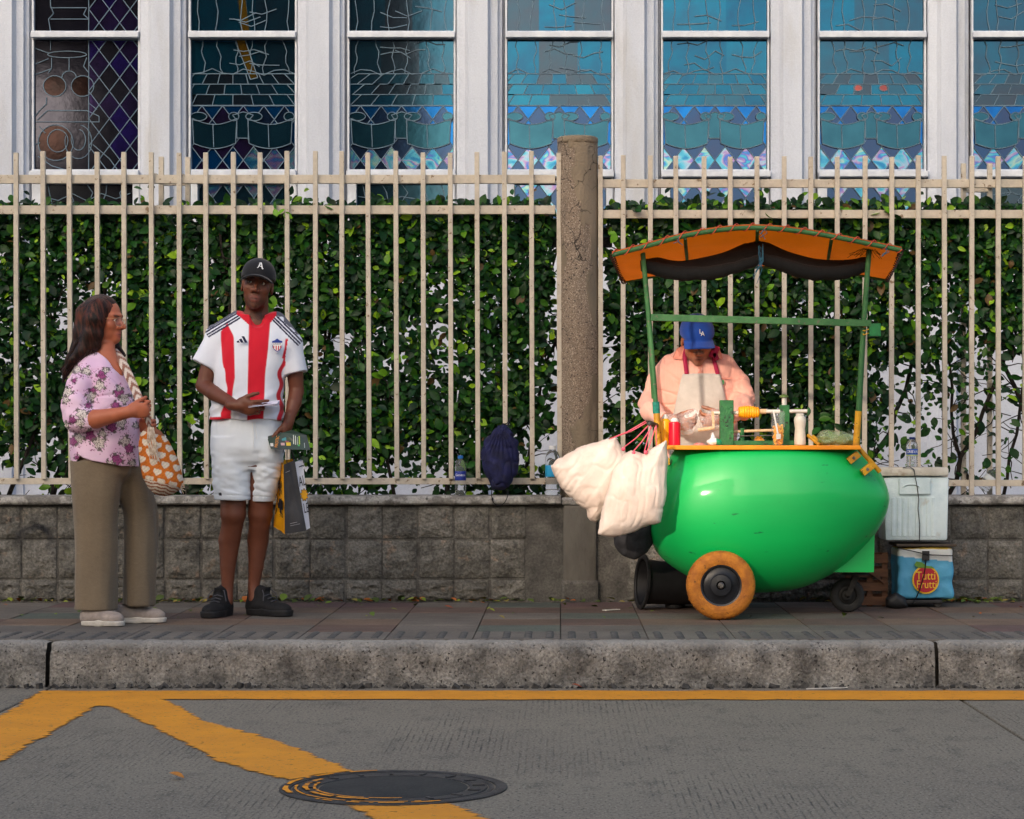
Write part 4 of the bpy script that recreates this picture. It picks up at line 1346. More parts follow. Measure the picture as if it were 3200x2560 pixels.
# ================================================================ the vendor's cart
def interp(pts, x):
    p = sorted(pts); return float(np.interp(x, [a for a, _ in p], [b_ for _, b_ in p]))
def smooth_path(pts, n):
    """Catmull-Rom through points"""
    P = [Vector(p) for p in pts]; P = [P[0] * 2 - P[1]] + P + [P[-1] * 2 - P[-2]]
    out = []
    for i in range(1, len(P) - 2):
        for k in range(n):
            t = k / n; a, b_, c, d = P[i - 1], P[i], P[i + 1], P[i + 2]
            out.append(.5 * ((2 * b_) + (c - a) * t + (2 * a - 5 * b_ + 4 * c - d) * t * t + (3 * b_ - a - 3 * c + d) * t ** 3))
    out.append(P[-2]); return out
def poly2d_dist(X, Z, poly):
    P = np.stack([X.ravel(), Z.ravel()], 1)
    return seg_poly_dist(P, poly).reshape(X.shape)
def inflate(name, poly, Y0, T, w, material, parent, h=.006, wr=None, color=None, origin=None, ycurve=None, smooth_iter=2):
    """a stuffed flat shape: outline (x,z) puffed to half thickness T over a rim of width w"""
    xs_ = [p[0] for p in poly]; zs_ = [p[1] for p in poly]
    s = SDF((min(xs_) - .02, Y0 - T - .03, min(zs_) - .02), (max(xs_) + .02, Y0 + T + .03, max(zs_) + .02), h)
    gx = s.lo[0] + h * np.arange(s.n[0]); gz = s.lo[2] + h * np.arange(s.n[2])
    GX, GZ = np.meshgrid(gx, gz, indexing='ij'); d = poly2d_dist(GX, GZ, poly)
    q = np.clip(d / w, 0, 1); t = T * np.sqrt(q * (2 - q))
    gy = s.lo[1] + h * np.arange(s.n[1])
    yy = np.abs(gy[None, :, None] - Y0)
    s.f = np.where(d[:, None, :] > 0, np.maximum(yy - t[:, None, :], -d[:, None, :]), np.sqrt(d[:, None, :] ** 2 + yy ** 2)).astype(np.float32)
    s.f = np.where((d[:, None, :] > 0), (yy - t[:, None, :]) * .7, s.f).astype(np.float32)
    return s.build(name, material, parent, color=color, smooth_iter=smooth_iter, disp=wr, origin=origin)

GREEN = mat("m_cart_green", rgb(0, 186, 88), rgb(0, 172, 82), rough=.5, scale=2.0, lo=.35, hi=.65, coat=.35, coat_rough=.08, bump=.07, bscale=4.5, col3=rgb(10, 112, 58), scale3=16, lo3=.68, hi3=.74, stretch=(.5, 1, 1.6), bstretch=(1, 1, 1))
ORANGE = mat("m_cart_orange", rgb(246, 156, 24), rgb(232, 140, 22), rough=.4, scale=8, col3=rgb(150, 96, 30), scale3=40, lo3=.70, hi3=.75)
OLDG = mat("m_old_green", rgb(44, 96, 50), rgb(62, 112, 62), rough=.6, scale=12, col3=rgb(96, 92, 76), scale3=55, lo3=.62, hi3=.68, bump=.3, bscale=120)
YEL = mat("m_old_yellow", rgb(214, 160, 30), rgb(180, 128, 28), rough=.55, scale=18, col3=rgb(96, 66, 36), scale3=45, lo3=.64, hi3=.70, bump=.3)
TYRE = mat("m_tyre_orange", rgb(196, 124, 36), rgb(150, 88, 30), rough=.75, scale=16, lo=.35, hi=.65, col3=rgb(70, 46, 28), scale3=30, lo3=.62, hi3=.70, bump=.5, bscale=120)
BLACK = mat("m_black_plastic", rgb(30, 30, 32), rgb(22, 22, 24), rough=.5, scale=20)
RUBBER = mat("m_rubber", rgb(46, 45, 44), rgb(34, 34, 34), rough=.8, scale=25, bump=.4)
STEELD = mat("m_dark_steel", rgb(66, 62, 56), rgb(44, 42, 40), rough=.6, metallic=.5, scale=30)
STEEL = mat("m_steel", rgb(130, 128, 124), rgb(92, 88, 84), rough=.4, metallic=.8, scale=30)
YC = 11.45
cart = thing("street_cart", (W(2400, 0, YC).x, YC, PAVE), "bright green tank-shaped street vendor cart with an orange canopy", "cart")
low = [(2028, 1664), (2040, 1706), (2060, 1737), (2089, 1763), (2148, 1802), (2240, 1838), (2349, 1854), (2430, 1850), (2511, 1837), (2609, 1789), (2670, 1737), (2732, 1672), (2765, 1612), (2777, 1562)]
upp = [(2028, 1664), (2040, 1590), (2058, 1520), (2089, 1430), (2150, 1350), (2260, 1300), (2400, 1284), (2540, 1300), (2630, 1345), (2690, 1402), (2748, 1471), (2770, 1522), (2777, 1562)]
th = np.linspace(-1, 1, 90); stx = 2402.5 + 374.5 * np.sin(th * PI / 2)
lo_z = np.interp(stx, [p[0] for p in low], [p[1] for p in low]); up_z = np.interp(stx, [p[0] for p in upp], [p[1] for p in upp])
ker = np.ones(5) / 5
def smo(a): 
    b_ = a.copy(); b_[2:-2] = np.convolve(a, ker, 'valid'); return b_
lo_z, up_z = smo(smo(lo_z)), smo(smo(up_z))
ZC_TOP = 1.045
vs, fs = [], []
NN = 72
for x, a, b_ in zip(stx, lo_z, up_z):
    z0, z1 = W(0, a, YC).z, W(0, b_, YC).z; cz, hh = (z0 + z1) / 2, max(.0006, (z1 - z0) / 2); hb = max(.0006, .375 * min(1, hh / .455) ** .62)
    X = W(x, 0, YC).x
    for k in range(NN):
        t = 2 * PI * k / NN
        z = cz + hh * math.sin(t); y = YC - hb * math.cos(t)
        vs.append((X, y, min(z, ZC_TOP)))
for i in range(len(stx) - 1):
    for k in range(NN):
        p = i * NN + k; q_ = i * NN + (k + 1) % NN; fs.append((p, q_, q_ + NN, p + NN))
fs.append(tuple(range(NN))); fs.append(tuple(range((len(stx) - 1) * NN + NN - 1, (len(stx) - 1) * NN - 1, -1)))
o = MB().add(vs, fs).build("tank", GREEN, cart, smooth=50)
# counter plate
xl, xr = W(2084, 0, 11.13).x, W(2690, 0, 11.13).x
MB().box((xl, 11.125, ZC_TOP - .002), (xr, 11.80, ZC_TOP + .020), bev=.004).build("counter", ORANGE, cart)
CT = ZC_TOP + .0205
# weld seams and a scuffed patch panel
# skirt box above the castor
xs0, xs1 = W(2592, 0, 11.4).x, W(2730, 0, 11.4).x
zs0, zs1 = W(0, 1787, 11.4).z, W(0, 1670, 11.4).z
pl = [(xs0, 11.36, zs0), (xs1 - .004, 11.36, zs0), (xs1, 11.36, zs1 + .03), (xs1 - .10, 11.36, zs1 + .05), (xs0 + .05, 11.36, zs0 + .10)]
MB().poly(pl, .30).build("castor_skirt", GREEN, cart)
# main wheels
def wheel(name, c, r, w, tyre_m, hub_m, parent, hubs=True, n=48):
    M = Matrix.Translation(c) @ Matrix.Rotation(R(90), 4, 'X')      # local z -> -y
    ob = MB().lathe([(r * .60, -w * .40), (r * .72, -w * .5), (r * .90, -w * .46), (r * .975, -w * .30), (r, -w * .12), (r, w * .12), (r * .975, w * .30), (r * .90, w * .46), (r * .72, w * .5), (r * .60, w * .40), (r * .60, -w * .40)], n, M, cap=False).build(name, tyre_m, parent, smooth=50)
    tr = MB()
    for k in range(n):
        a = 2 * PI * k / n
        d = Vector((math.cos(a), 0, math.sin(a)))
        for s_ in (-1, 1):
            p = Vector(c) + d * (r * .985) + Vector((0, s_ * w * .34, 0))
            tr.bar(p - d * .008 + Vector((0, s_ * .004, 0)), p + d * .0012 - Vector((0, s_ * .010, 0)), .0036, .004)
    tr.build("tread", tyre_m, ob)
    MB().lathe([(r * .10, w * .18), (r * .14, w * .34), (r * .30, w * .30), (r * .36, w * .16), (r * .52, w * .10), (r * .55, w * .36), (r * .615, w * .40), (r * .618, -w * .40), (r * .10, -w * .3)], n, M, cap=False).build("hub", hub_m, ob, smooth=40)
    if hubs:
        MB().lathe([(.0, w * .42), (r * .06, w * .42), (r * .09, w * .37), (r * .10, w * .17)], 16, M, cap=False).build("axle_cap", STEEL, ob, smooth=40)
    return ob
HUB = mat("m_hub", rgb(34, 36, 42), rgb(24, 26, 30), rough=.35, scale=12, col3=rgb(120, 60, 36), scale3=22, lo3=.70, hi3=.76)
wheel("wheel", W(2252, 1829, 11.10), .171, .085, TYRE, HUB, cart)
cb = W(2252, 1829, 11.10); cb.y = 11.80
wheel("wheel", cb, .171, .085, TYRE, HUB, cart)
MB().tube([(cb.x, 11.13, cb.z), (cb.x, 11.77, cb.z)], .016, 10).build("axle", STEEL, cart)
MB().bar((cb.x, 11.30, cb.z), (cb.x, 11.30, cb.z + .14), .04).bar((cb.x, 11.62, cb.z), (cb.x, 11.62, cb.z + .14), .04).build("axle_bracket", BLACK, cart)
# castor
cc_ = W(2647, 1860, 11.60); cr = cc_.z - PAVE - .001
cw = wheel("castor_wheel", cc_, cr, .045, RUBBER, mat("m_castor_hub", rgb(32, 31, 30), rgb(22, 22, 21), rough=.6, scale=30), cart, n=32)
MB().bar(cc_ + Vector((0, -.034, 0)), cc_ + Vector((.045, -.034, .105)), .028, .006, up=(0, 1, 0)).bar(cc_ + Vector((0, .034, 0)), cc_ + Vector((.045, .034, .105)), .028, .006, up=(0, 1, 0)).box((cc_.x - .02, 11.60 - .05, cc_.z + .104), (cc_.x + .11, 11.60 + .05, cc_.z + .114)).build("castor_fork", STEELD, cart)
# poles
def pole(a, b_, r, m, name, bow=0.0):
    a, b_ = Vector(a), Vector(b_); pts = [a.lerp(b_, i / 6) + Vector((bow * math.sin(PI * i / 6), 0, 0)) for i in range(7)]
    return MB().tube(pts, r, 12).build(name, m, cart, smooth=40)
PY = 11.20
pole(W(2008, 786, PY), W(2052, 1300, PY), .0125, OLDG, "pole", .003)
pole(W(2717, 768, PY), W(2682, 1300, PY), .0135, OLDG, "pole", -.003)
pole(W(2051, 1268, PY - .001), W(2058, 1392, PY), .0165, YEL, "pole_sleeve")
pole(W(2683, 1285, PY - .001), W(2675, 1394, PY), .0165, YEL, "pole_sleeve")
MB().tube([W(2049.5, 1256, PY), W(2051.5, 1292, PY)], .0185, 12).build("teal_binding", mat("m_teal_tape", rgb(30, 140, 118), rgb(20, 110, 96), rough=.6, scale=60, bump=.6, bscale=200), cart)
pole(W(2012, 786, 11.98), W(2052, 1390, 11.75), .011, OLDG, "pole")
pole(W(2712, 786, 11.98), W(2682, 1390, 11.75), .011, OLDG, "pole")
# cross bar and its small box
MB().bar(W(2034, 992, PY - .02), W(2722, 1011, PY - .02), .022, .034, bev=.002).build("cross_bar", OLDG, cart)
p0, p1 = W(2714, 1012, PY), W(2750, 1052, PY)
MB().box((p0.x, PY - .03, p1.z), (p1.x, PY + .05, p0.z), bev=.003).build("bar_box", mat("m_box_green", rgb(26, 128, 62), rgb(20, 104, 54), rough=.5, scale=20), cart)
for k in range(3):
    MB().tube([W(2707, 1020 + 12 * k, PY - .016) + Vector((.016 * math.cos(a), -.010 * abs(math.sin(a)), .004 * math.sin(2 * a))) for a in np.linspace(0, PI, 8)], .0024, 5).build("tie", YEL, cart)
# canopy
farc = [(1913, 797), (2025, 768), (2141, 737), (2257, 718), (2367, 712), (2483, 721), (2599, 739), (2715, 762), (2817, 782)]
FYc, RYc = 11.08, 12.0
fp = smooth_path([W(x, y, FYc) for x, y in farc], 8)
rarc = [(1949, 880), (2050, 862), (2150, 848), (2260, 838), (2362, 834), (2470, 838), (2580, 846), (2680, 858), (2772, 874)]
rp = smooth_path([W(x, y, RYc) for x, y in rarc], 8)
MB().tube(fp, .0125, 10).build("canopy_pole", OLDG, cart, smooth=40)
MB().tube(rp, .011, 10).build("canopy_pole", OLDG, cart, smooth=40)
CLOTH = mat("m_canopy", rgb(216, 106, 8), rgb(192, 86, 6), rough=.8, scale=3, bump=.3, bscale=240, sheen=.2, col3=rgb(170, 84, 14), scale3=5, lo3=.62, hi3=.8)
n_, l_ = CLOTH.node_tree.nodes, CLOTH.node_tree.links
tl_ = n_.new("ShaderNodeBsdfTranslucent"); ms_ = n_.new("ShaderNodeMixShader"); ms_.inputs[0].default_value = .45
tl_.inputs[0].default_value = (*rgb(244, 120, 8), 1)
l_.new(n_["Principled BSDF"].outputs[0], ms_.inputs[1]); l_.new(tl_.outputs[0], ms_.inputs[2]); l_.new(ms_.outputs[0], n_["Material Output"].inputs[0])
def roof(u, v):
    i = u * (len(fp) - 1); a = int(min(i, len(fp) - 2)); t = i - a
    p = fp[a].lerp(fp[a + 1], t).lerp(rp[a].lerp(rp[a + 1], t), v)
    sag = -.035 * math.sin(PI * v) * (abs(math.sin(u * PI * 4)) ** .7 * .7 + .3) + .006 * fbm(u * 9, v * 5, 1)
    return p + Vector((0, 0, sag + .013 * (1 - v) ** 6))
MB().grid(roof, 64, 18).build("canopy_cloth", CLOTH, cart, smooth=70)
# cloth hem rolled over the front pole
MB().tube([p + Vector((0, .002, .0105)) for p in fp], .0085, 8, flat=.8).build("canopy_hem", CLOTH, cart, smooth=50)
for k in (16, 32, 48):
    MB().tube([fp[k] + Vector((0, 0, -.010)), fp[k].lerp(rp[k], .5) + Vector((0, 0, -.012)), rp[k]], .009, 8).build("canopy_rib", OLDG, cart, smooth=40)
hel = []
for i in range(0, 420):
    u = i / 419; j = u * (len(fp) - 1); a = int(min(j, len(fp) - 2)); p = fp[a].lerp(fp[a + 1], j - a)
    ph = u * 2 * PI * 17
    hel.append(p + Vector((0, -.017 * math.cos(ph), .019 * math.sin(ph) + .004)))
MB().tube(hel, .0024, 5).build("red_lacing", mat("m_red_cord", rgb(226, 96, 66), rgb(190, 60, 44), rough=.6, scale=80), cart, smooth=60)
for e_ in (0, 1):
    P = [fp[0], rp[0]] if e_ == 0 else [fp[-1], rp[-1]]
    pts = []
    for i in range(90):
        q_ = P[0].lerp(P[1], i / 89); ph = i * 1.15
        pts.append(q_ + Vector((.011 * math.cos(ph), 0, .011 * math.sin(ph) - .006)))
    MB().tube(pts, .0035, 5).build("edge_lacing", mat("m_dark_cord", rgb(78, 44, 26), rgb(40, 26, 20), rough=.8, scale=60), cart, smooth=60)
# black shade cloth, rolled up under the front of the canopy
SHADE = mat("m_shade_cloth", rgb(17, 17, 18), rgb(11, 11, 12), rough=.95, scale=40, bump=.5, bscale=300)
SY = 11.24
def roll(pts, rad, name):
    c = smooth_path([W(x, y, SY) for x, y in pts], 10)
    n = len(c); mb = MB()
    rs = [W(0, 0, 1).y * 0 + rad * (.72 + .28 * math.sin(PI * (i / (n - 1)) ** .8)) * (1 + .10 * fbm(i * .16, 3, 1)) for i in range(n)]
    return mb.tube([p + Vector((0, 0, .006 * fbm(i * .2, 1, 5))) for i, p in enumerate(c)], rs, 14, flat=.75).build(name, SHADE, cart, smooth=70)
roll([(2002, 830), (2040, 838), (2110, 853), (2200, 855), (2290, 838), (2380, 808)], .048, "cloth_roll")
roll([(2376, 808), (2440, 826), (2520, 850), (2600, 855), (2670, 844), (2712, 826)], .049, "cloth_roll")
tc = [(2020, 800), (2060, 806), (2110, 816), (2165, 812), (2260, 790), (2366, 752), (2460, 786), (2540, 808), (2620, 814), (2680, 808), (2720, 792)]
bc = [(2006, 832), (2050, 838), (2110, 850), (2180, 853), (2280, 838), (2376, 806), (2460, 830), (2540, 850), (2620, 852), (2680, 842), (2714, 826)]
tp, bp_ = smooth_path([W(x, y, SY + .10) for x, y in tc], 5), smooth_path([W(x, y, SY) for x, y in bc], 5)
MB().grid(lambda u, v: (lambda i: tp[i].lerp(bp_[i], v) + Vector((0, .01 * fbm(u * 14, v * 2, 3), 0)))(int(round(u * (len(tp) - 1)))), len(tp) - 1, 4).build("cloth_fold", SHADE, cart, smooth=70, solid=.004)
BLUECORD = mat("m_blue_cord", rgb(60, 110, 130), rgb(40, 84, 110), rough=.7, scale=60)
tr_ = random.Random(9)
for k in range(7):
    x = 2378 + tr_.uniform(-10, 8); y0_ = tr_.uniform(760, 790)
    MB().tube([W(x, y0_, SY - .05), W(x + tr_.uniform(-6, 6), y0_ + 25, SY - .055), W(x + tr_.uniform(-10, 8), y0_ + 55, SY - .055), W(x + tr_.uniform(-24, 6), y0_ + tr_.uniform(70, 110), SY - .05)], .0016, 4).build("tie_cord", BLUECORD, cart)
for (x, y) in ((2388, 716), (2120, 743), (2768, 775)):
    for k in range(3):
        MB().tube([W(x, y, FYc - .018), W(x + tr_.uniform(-12, 12), y + 12, FYc - .02), W(x + tr_.uniform(-16, 16), y + tr_.uniform(16, 34), FYc - .018)], .0018, 4).build("tie_cord", BLUECORD, cart)
for k in range(16):   # frayed cloth threads by the right pole
    x = 2716 + tr_.uniform(-70, 40)
    MB().tube([W(x, 800 + tr_.uniform(-10, 10), SY - .06), W((x + 2712) / 2, 785 + tr_.uniform(-10, 14), SY - .06), W(2714, 778 + tr_.uniform(-20, 10), SY - .05)], .0012, 3).build("loose_thread", SHADE, cart)
# handle and brackets at the right shoulder
hy = 11.17
MB().tube([W(2676, 1392, hy), W(2712, 1433, hy), W(2749, 1474, hy + .02)], .0125, 10).build("push_handle", YEL, cart, smooth=40)
for (x, y) in ((2668, 1431), (2711, 1467)):
    c = W(x, y, hy - .015)
    M = Matrix.Translation(c) @ Matrix.Rotation(R(-38), 4, 'Y')
    br = MB().box((-.030, -.004, -.017), (.034, .06, .017), bev=.002, M=M).build("bracket", YEL, cart)
    MB().lathe([(0, -.012), (.008, -.012), (.009, -.004)], 6, M @ Matrix.Rotation(R(90), 4, 'X') @ Matrix.Scale(-1, 4, (0, 0, 1)), cap=False).build("bolt", STEEL, br)
# pipe on the left that carries the sacks
MB().tube([W(2028, 1322, 11.02), W(2052, 1330, 11.2)], .0115, 12, cap=False).build("hook_pipe", mat("m_pipe", rgb(70, 58, 50), rgb(50, 42, 38), rough=.5, scale=40), cart, smooth=40, solid=.003)
MB().tube([W(2028, 1322, 11.03), W(2052, 1330, 11.19)], .008, 10).build("hook_core", BLACK, cart)
MB().box(W(2082, 1452, 11.3), W(2092, 1432, 11.34)).build("hook_plate", YEL, cart)

# ================================================================ goods on the counter
def bottle(name, px, py_top, py_bot, Y, wpx, m, label, cat, prof, capm=None, capn=4, grp=None):
    """lathe bottle: prof in (radius fraction, height fraction)"""
    zb_ = W(0, py_bot, Y).z; zt_ = W(0, py_top, Y).z; r = wpx / 2 / F * Y; X = W(px, 0, Y).x
    t = thing(name, (X, Y, zb_), label, cat, grp)
    M = Matrix.Translation((X, Y, zb_)); H = zt_ - zb_
    MB().lathe([(a * r, b_ * H) for a, b_ in prof[:-capn]], 24, M).build("body", m, t, smooth=40)
    MB().lathe([(a * r, b_ * H) for a, b_ in prof[-capn:]], 20, M).build("cap", capm or m, t, smooth=35)
    return t, X, zb_, H, r
def zpix(Y): return CY - (CT - CAM_Z) * F / Y
PYEL = mat("m_bottle_yellow", rgb(248, 178, 16), rgb(240, 160, 14), rough=.35, scale=9, sss=.1)
PRED = mat("m_bottle_red", rgb(228, 14, 44), rgb(206, 10, 36), rough=.3, scale=9)
PWHITE = mat("m_white_plastic", rgb(226, 222, 212), rgb(210, 206, 196), rough=.4, scale=9)
sq = [(.9, 0), (1, .02), (1, .72), (.97, .78), (.62, .84), (.6, .86), (.62, .861), (.62, .90), (.4, .93), (.28, 1.0)]
bottle("squeeze_bottle", 2079, 1295, zpix(11.26), 11.26, 34, PYEL, "yellow squeeze bottle with pale cap at the counter's left end", "bottle", sq, PWHITE)
sq2 = [(.9, 0), (1, .015), (1, .78), (.98, .82), (.7, .845), (.66, .86), (.66, .861), (.66, .93), (.6, .945), (.3, 1.0)]
bottle("squeeze_bottle", 2108, 1306, zpix(11.18), 11.18, 37, PRED, "red squeeze bottle with white cap on the cart counter", "bottle", sq2, PWHITE)
cur = [(.8, 0), (.92, .02), (.95, .15), (.86, .40), (.80, .52), (.92, .68), (.98, .78), (.9, .87), (.66, .92), (.66, .921), (.68, .93), (.68, .985), (.5, 1.0)]
bottle("sauce_bottle", 2500, 1292, zpix(11.24), 11.24, 39, mat("m_bottle_cream", rgb(222, 216, 200), rgb(204, 198, 182), rough=.35, scale=9), "white waisted sauce bottle right of the peeling machine", "bottle", cur, PWHITE)

# hand-cranked peeling machine
MY = 11.28
GOLD = mat("m_peeler_green", rgb(40, 112, 56), rgb(28, 92, 50), rough=.55, scale=16, col3=rgb(30, 32, 26), scale3=48, lo3=.60, hi3=.65, bump=.4, bscale=90)
WOOD = mat("m_pale_wood", rgb(220, 190, 150), rgb(196, 164, 124), rough=.6, scale=10, stretch=(6, 1, 6))
pm_ = thing("peeling_machine", (W(2360, 0, MY).x, MY, CT), "green wooden hand-cranked fruit peeler standing on the cart counter", "peeler")
def bx(x0, y0_, x1, y1, Ya, Yb, bev=.003):
    a, b_ = W(x0, y1, MY), W(x1, y0_, MY); return MB().box((a.x, Ya, a.z), (b_.x, Yb, b_.z), bev)
zb = zpix(MY)
bx(2249, 1251, 2291, zb, MY - .04, MY + .03).build("post", GOLD, pm_)
bx(2437, 1266, 2467, zb, MY - .01, MY + .05).build("post", GOLD, pm_)
bx(2291.5, 1377, 2480, zb, MY - .03, MY + .05).build("base", GOLD, pm_)
MB().tube([W(2224, 1291, MY), W(2320, 1290, MY)], .0095, 12).build("shaft", PWHITE, pm_, smooth=40)
MB().tube([W(2374, 1286, MY), W(2526, 1285, MY)], .0095, 12).build("shaft", PWHITE, pm_, smooth=40)
MB().tube([W(2374, 1286, MY), W(2394, 1286, MY)], .0128, 12).build("collar", WOOD, pm_, smooth=40)
MB().lathe([(.004, -.006), (.018, -.005), (.0235, .0), (.020, .004), (.008, .012)], 20, frame(W(2526, 1286, MY), (0, 1, 0), (0, 0, 1), (1, 0, 0)), cap=True).build("knob", OLDG, pm_, smooth=40)
MB().bar(W(2227, 1286, MY - .05), W(2230, 1342, MY - .05), .012, .006, up=(0, 1, 0)).build("crank", WOOD, pm_)
MB().tube([W(2181, 1344, MY - .06), W(2205, 1341, MY - .06), W(2232, 1337, MY - .06)], [.0088, .0098, .0085], 12).build("crank_handle", WOOD, pm_, smooth=50)
MB().tube([W(2291, 1349, MY + .03), W(2437, 1344, MY + .03)], .0075, 10).build("guide_rod", WOOD, pm_, smooth=40)
MB().tube([W(2291, 1363, MY), W(2437, 1361, MY)], .0028, 8).build("blade_rod", STEEL, pm_, smooth=40)
MB().tube([W(2319, 1338, MY + .03), W(2319, 1384, MY + .03)], .012, 8).build("slider", GOLD, pm_)
MB().tube([W(2450, 1242, MY + .02), W(2450, 1268, MY + .02)], .011, 12).build("peg", PWHITE, pm_)
MB().lathe([(.006, 0), (.024, .002), (.023, .008), (.010, .016), (.0, .018)], 20, Matrix.Translation(W(2450, 1243, MY + .02)), cap=False).build("peg_cap", mat("m_peg_cap", rgb(96, 124, 60), rgb(76, 100, 50), rough=.6), pm_, smooth=40)
# mango cut to a ribbed coil on the shaft
mg = thing("peeled_mango", W(2340, 1286, MY), "yellow ribbed mango spun on the peeling machine's shaft", "fruit")
prof = []
for i in range(41):
    t = i / 40; env = .0245 + .0065 * math.sin(PI * min(1, t * 1.05)) ; prof.append((env * (1 + .07 * math.sin(t * 2 * PI * 9)) * (1 if .02 < t < .98 else .5), (t - .5) * .108))
MB().lathe(prof, 28, frame(W(2340, 1288, MY), (0, 1, 0), (0, .05, 1), (1, .04, -.02)), cap=True).build("flesh", mat("m_mango", rgb(250, 178, 26), rgb(240, 156, 20), rough=.45, scale=20, sss=.15), mg, smooth=60)
# cup of mango strips
CLEAR = mat("m_clear_film", (0.9, 0.93, 0.93), rough=.12, alpha=.10, spec=.6, bump=.6, bscale=30)
FILM2 = mat("m_film2", (0.92, 0.94, 0.93), rough=.1, alpha=.08, spec=.7)
def mango_cup(px, Y, wpx, hpx, label, film=True):
    X = W(px, 0, Y).x; r = wpx / 2 / F * Y; H = hpx / F * Y
    t = thing("mango_cup", (X, Y, CT), label, "cup")
    M = Matrix.Translation((X, Y, CT))
    MB().lathe([(r * .75, 0), (r * .77, .001), (r, H), (r * .98, H)], 24, M, cap=False).build("cup", FILM2, t, smooth=40)
    st_ = mat("m_mango_strip", rgb(250, 184, 40), rgb(240, 160, 26), rough=.5, scale=30, sss=.1)
    mr_ = random.Random(int(px))
    for k in range(60):
        a = mr_.uniform(0, 6.28); rr_ = r * .62 * math.sqrt(mr_.random()); z = H * (.08 + .86 * mr_.random())
        p = Vector((X + rr_ * math.cos(a), Y + rr_ * math.sin(a), CT + z)); d = Vector((mr_.gauss(0, .6), mr_.gauss(0, .5), mr_.gauss(0, .8))).normalized() * r * .45
        q0, q1 = p - d, p + d
        for q_ in (q0, q1):
            q_.z = max(CT + .006, q_.z); rad = math.hypot(q_.x - X, q_.y - Y)
            if rad > r * .72: q_.x = X + (q_.x - X) * r * .72 / rad; q_.y = Y + (q_.y - Y) * r * .72 / rad
        MB().tube([q0, (q0 + q1) / 2 + Vector((0, 0, .004)), q1], .0062, 6).build("mango_strip", st_, t, smooth=60)
    if film:
        MB().lathe([(r * 1.02, H * .9), (r * 1.05, H * 1.1), (r * .95, H * 1.35), (r * 1.1, H * 1.55), (r * .9, H * 1.7)], 14, M, cap=False).build("bag_film", CLEAR, t, smooth=60)
        MB().bar(Vector((X - r * .75, Y - r * .6, CT + H * 1.75)), Vector((X - r * .1, Y - r * 1.02, CT + H * .55)), .008, .003, up=(0, 1, 0)).box((X - r * .35, Y - r * 1.05, CT + H * .3), (X + r * .3, Y - r * 1.0, CT + H * .56)).build("fork", PWHITE, t)
    return t
mango_cup(2431, 11.17, 43, 63, "clear cup of yellow mango strips with a white fork, at the peeler's right post")
mango_cup(2373, 11.45, 40, 20, "small low tub of mango pieces behind the peeler base", film=False)
# bag of green mangoes
bgm = thing("mango_bag", (W(2612, 0, 11.3).x, 11.3, CT), "clear plastic bag of green mangoes beside the right canopy pole", "bag")
for k, (x, dy) in enumerate(((2578, 0), (2604, .03), (2628, -.01), (2648, .04))):
    r_ = .030 + .004 * (k % 2)
    c = Vector((W(x, 0, 11.3).x, 11.3 + dy, CT + r_ * .82))
    MB().ball(c, (r_ * 1.25, r_, r_ * .85)).build("mango", mat("m_green_mango", rgb(126, 146, 62), rgb(96, 122, 54), rough=.5, scale=16), bgm, smooth=60)
s = SDF((W(2545, 0, 11.3).x, 11.2, CT - .01), (W(2690, 0, 11.3).x, 11.42, CT + .11), .005)
c = W(2608, 0, 11.3)
s.ell((c.x, 11.31, CT + .032), (.093, .06, .043), 0).ell((c.x + .08, 11.31, CT + .028), (.04, .035, .024), .02).ell((c.x - .04, 11.3, CT + .05), (.04, .035, .026), .02)
s.fieldmod(lambda X, Y, Z, f: np.maximum(f, (CT + .0012) - Z))
BAGF = mat("m_green_film", rgb(196, 214, 180), rgb(160, 186, 140), rough=.16, alpha=.42, spec=.7, scale=14, bump=.9, bscale=26, bstretch=(1, 1, 2))
s.build("bag_film", BAGF, bgm, disp=lambda v, n: .0035 * vnoise(v, (55, 55, 55), 3) + .003 * vnoise(v, (25, 25, 70), 5))
yst = thing("yellow_stick", W(2535, 1372, 11.28), "short pair of yellow tubes leaning on the counter by the bag of mangoes", "tube")
MB().tube([W(2524, 1360, 11.26), W(2560, 1390, 11.22)], .009, 10).tube([W(2538, 1362, 11.31), W(2572, 1388, 11.30)], .008, 10).build("tubes", YEL, yst, smooth=40)
# crumpled white bag and red lid by the peeler
wbg = thing("crumpled_bag", (W(2226, 0, 11.25).x, 11.25, CT), "small crumpled white plastic bag with green print beside the peeler's left post", "bag")
s = SDF((W(2200, 0, 11.25).x, 11.19, CT - .005), (W(2262, 0, 11.25).x, 11.31, CT + .08), .004)
c = W(2230, 0, 11.25)
s.ell((c.x, 11.25, CT + .016), (.034, .03, .02), 0).ell((c.x - .004, 11.25, CT + .04), (.010, .008, .026), .01).ell((c.x + .022, 11.245, CT + .014), (.02, .02, .016), .01)
s.fieldmod(lambda X, Y, Z, f: np.maximum(f, (CT + .0012) - Z))
def wbc(v, n):
    c = np.tile(np.array(rgb(226, 228, 228)), (len(v), 1)); m_ = v[:, 0] > W(2238, 0, 11.25).x; c[m_] = np.array(rgb(40, 140, 100)); return c
s.build("film", mat("m_white_film", (0, 0, 0), (.9, .9, .9), attr=True, rough=.3, scale=30), wbg, color=wbc, disp=lambda v, n: .004 * vnoise(v, (80, 80, 80), 1))
lid_ = thing("red_lid", (W(2192, 0, 11.2).x, 11.2, CT), "clear lid with red sauce lying near the red bottle", "lid")
MB().lathe([(.0, .012), (.018, .012), (.030, .005), (.032, 0)], 20, Matrix.Translation((W(2186, 0, 11.2).x, 11.2, CT + .001)), cap=False).build("dome", mat("m_red_film", rgb(206, 96, 84), rgb(190, 150, 140), rough=.2, scale=40), lid_, smooth=50)

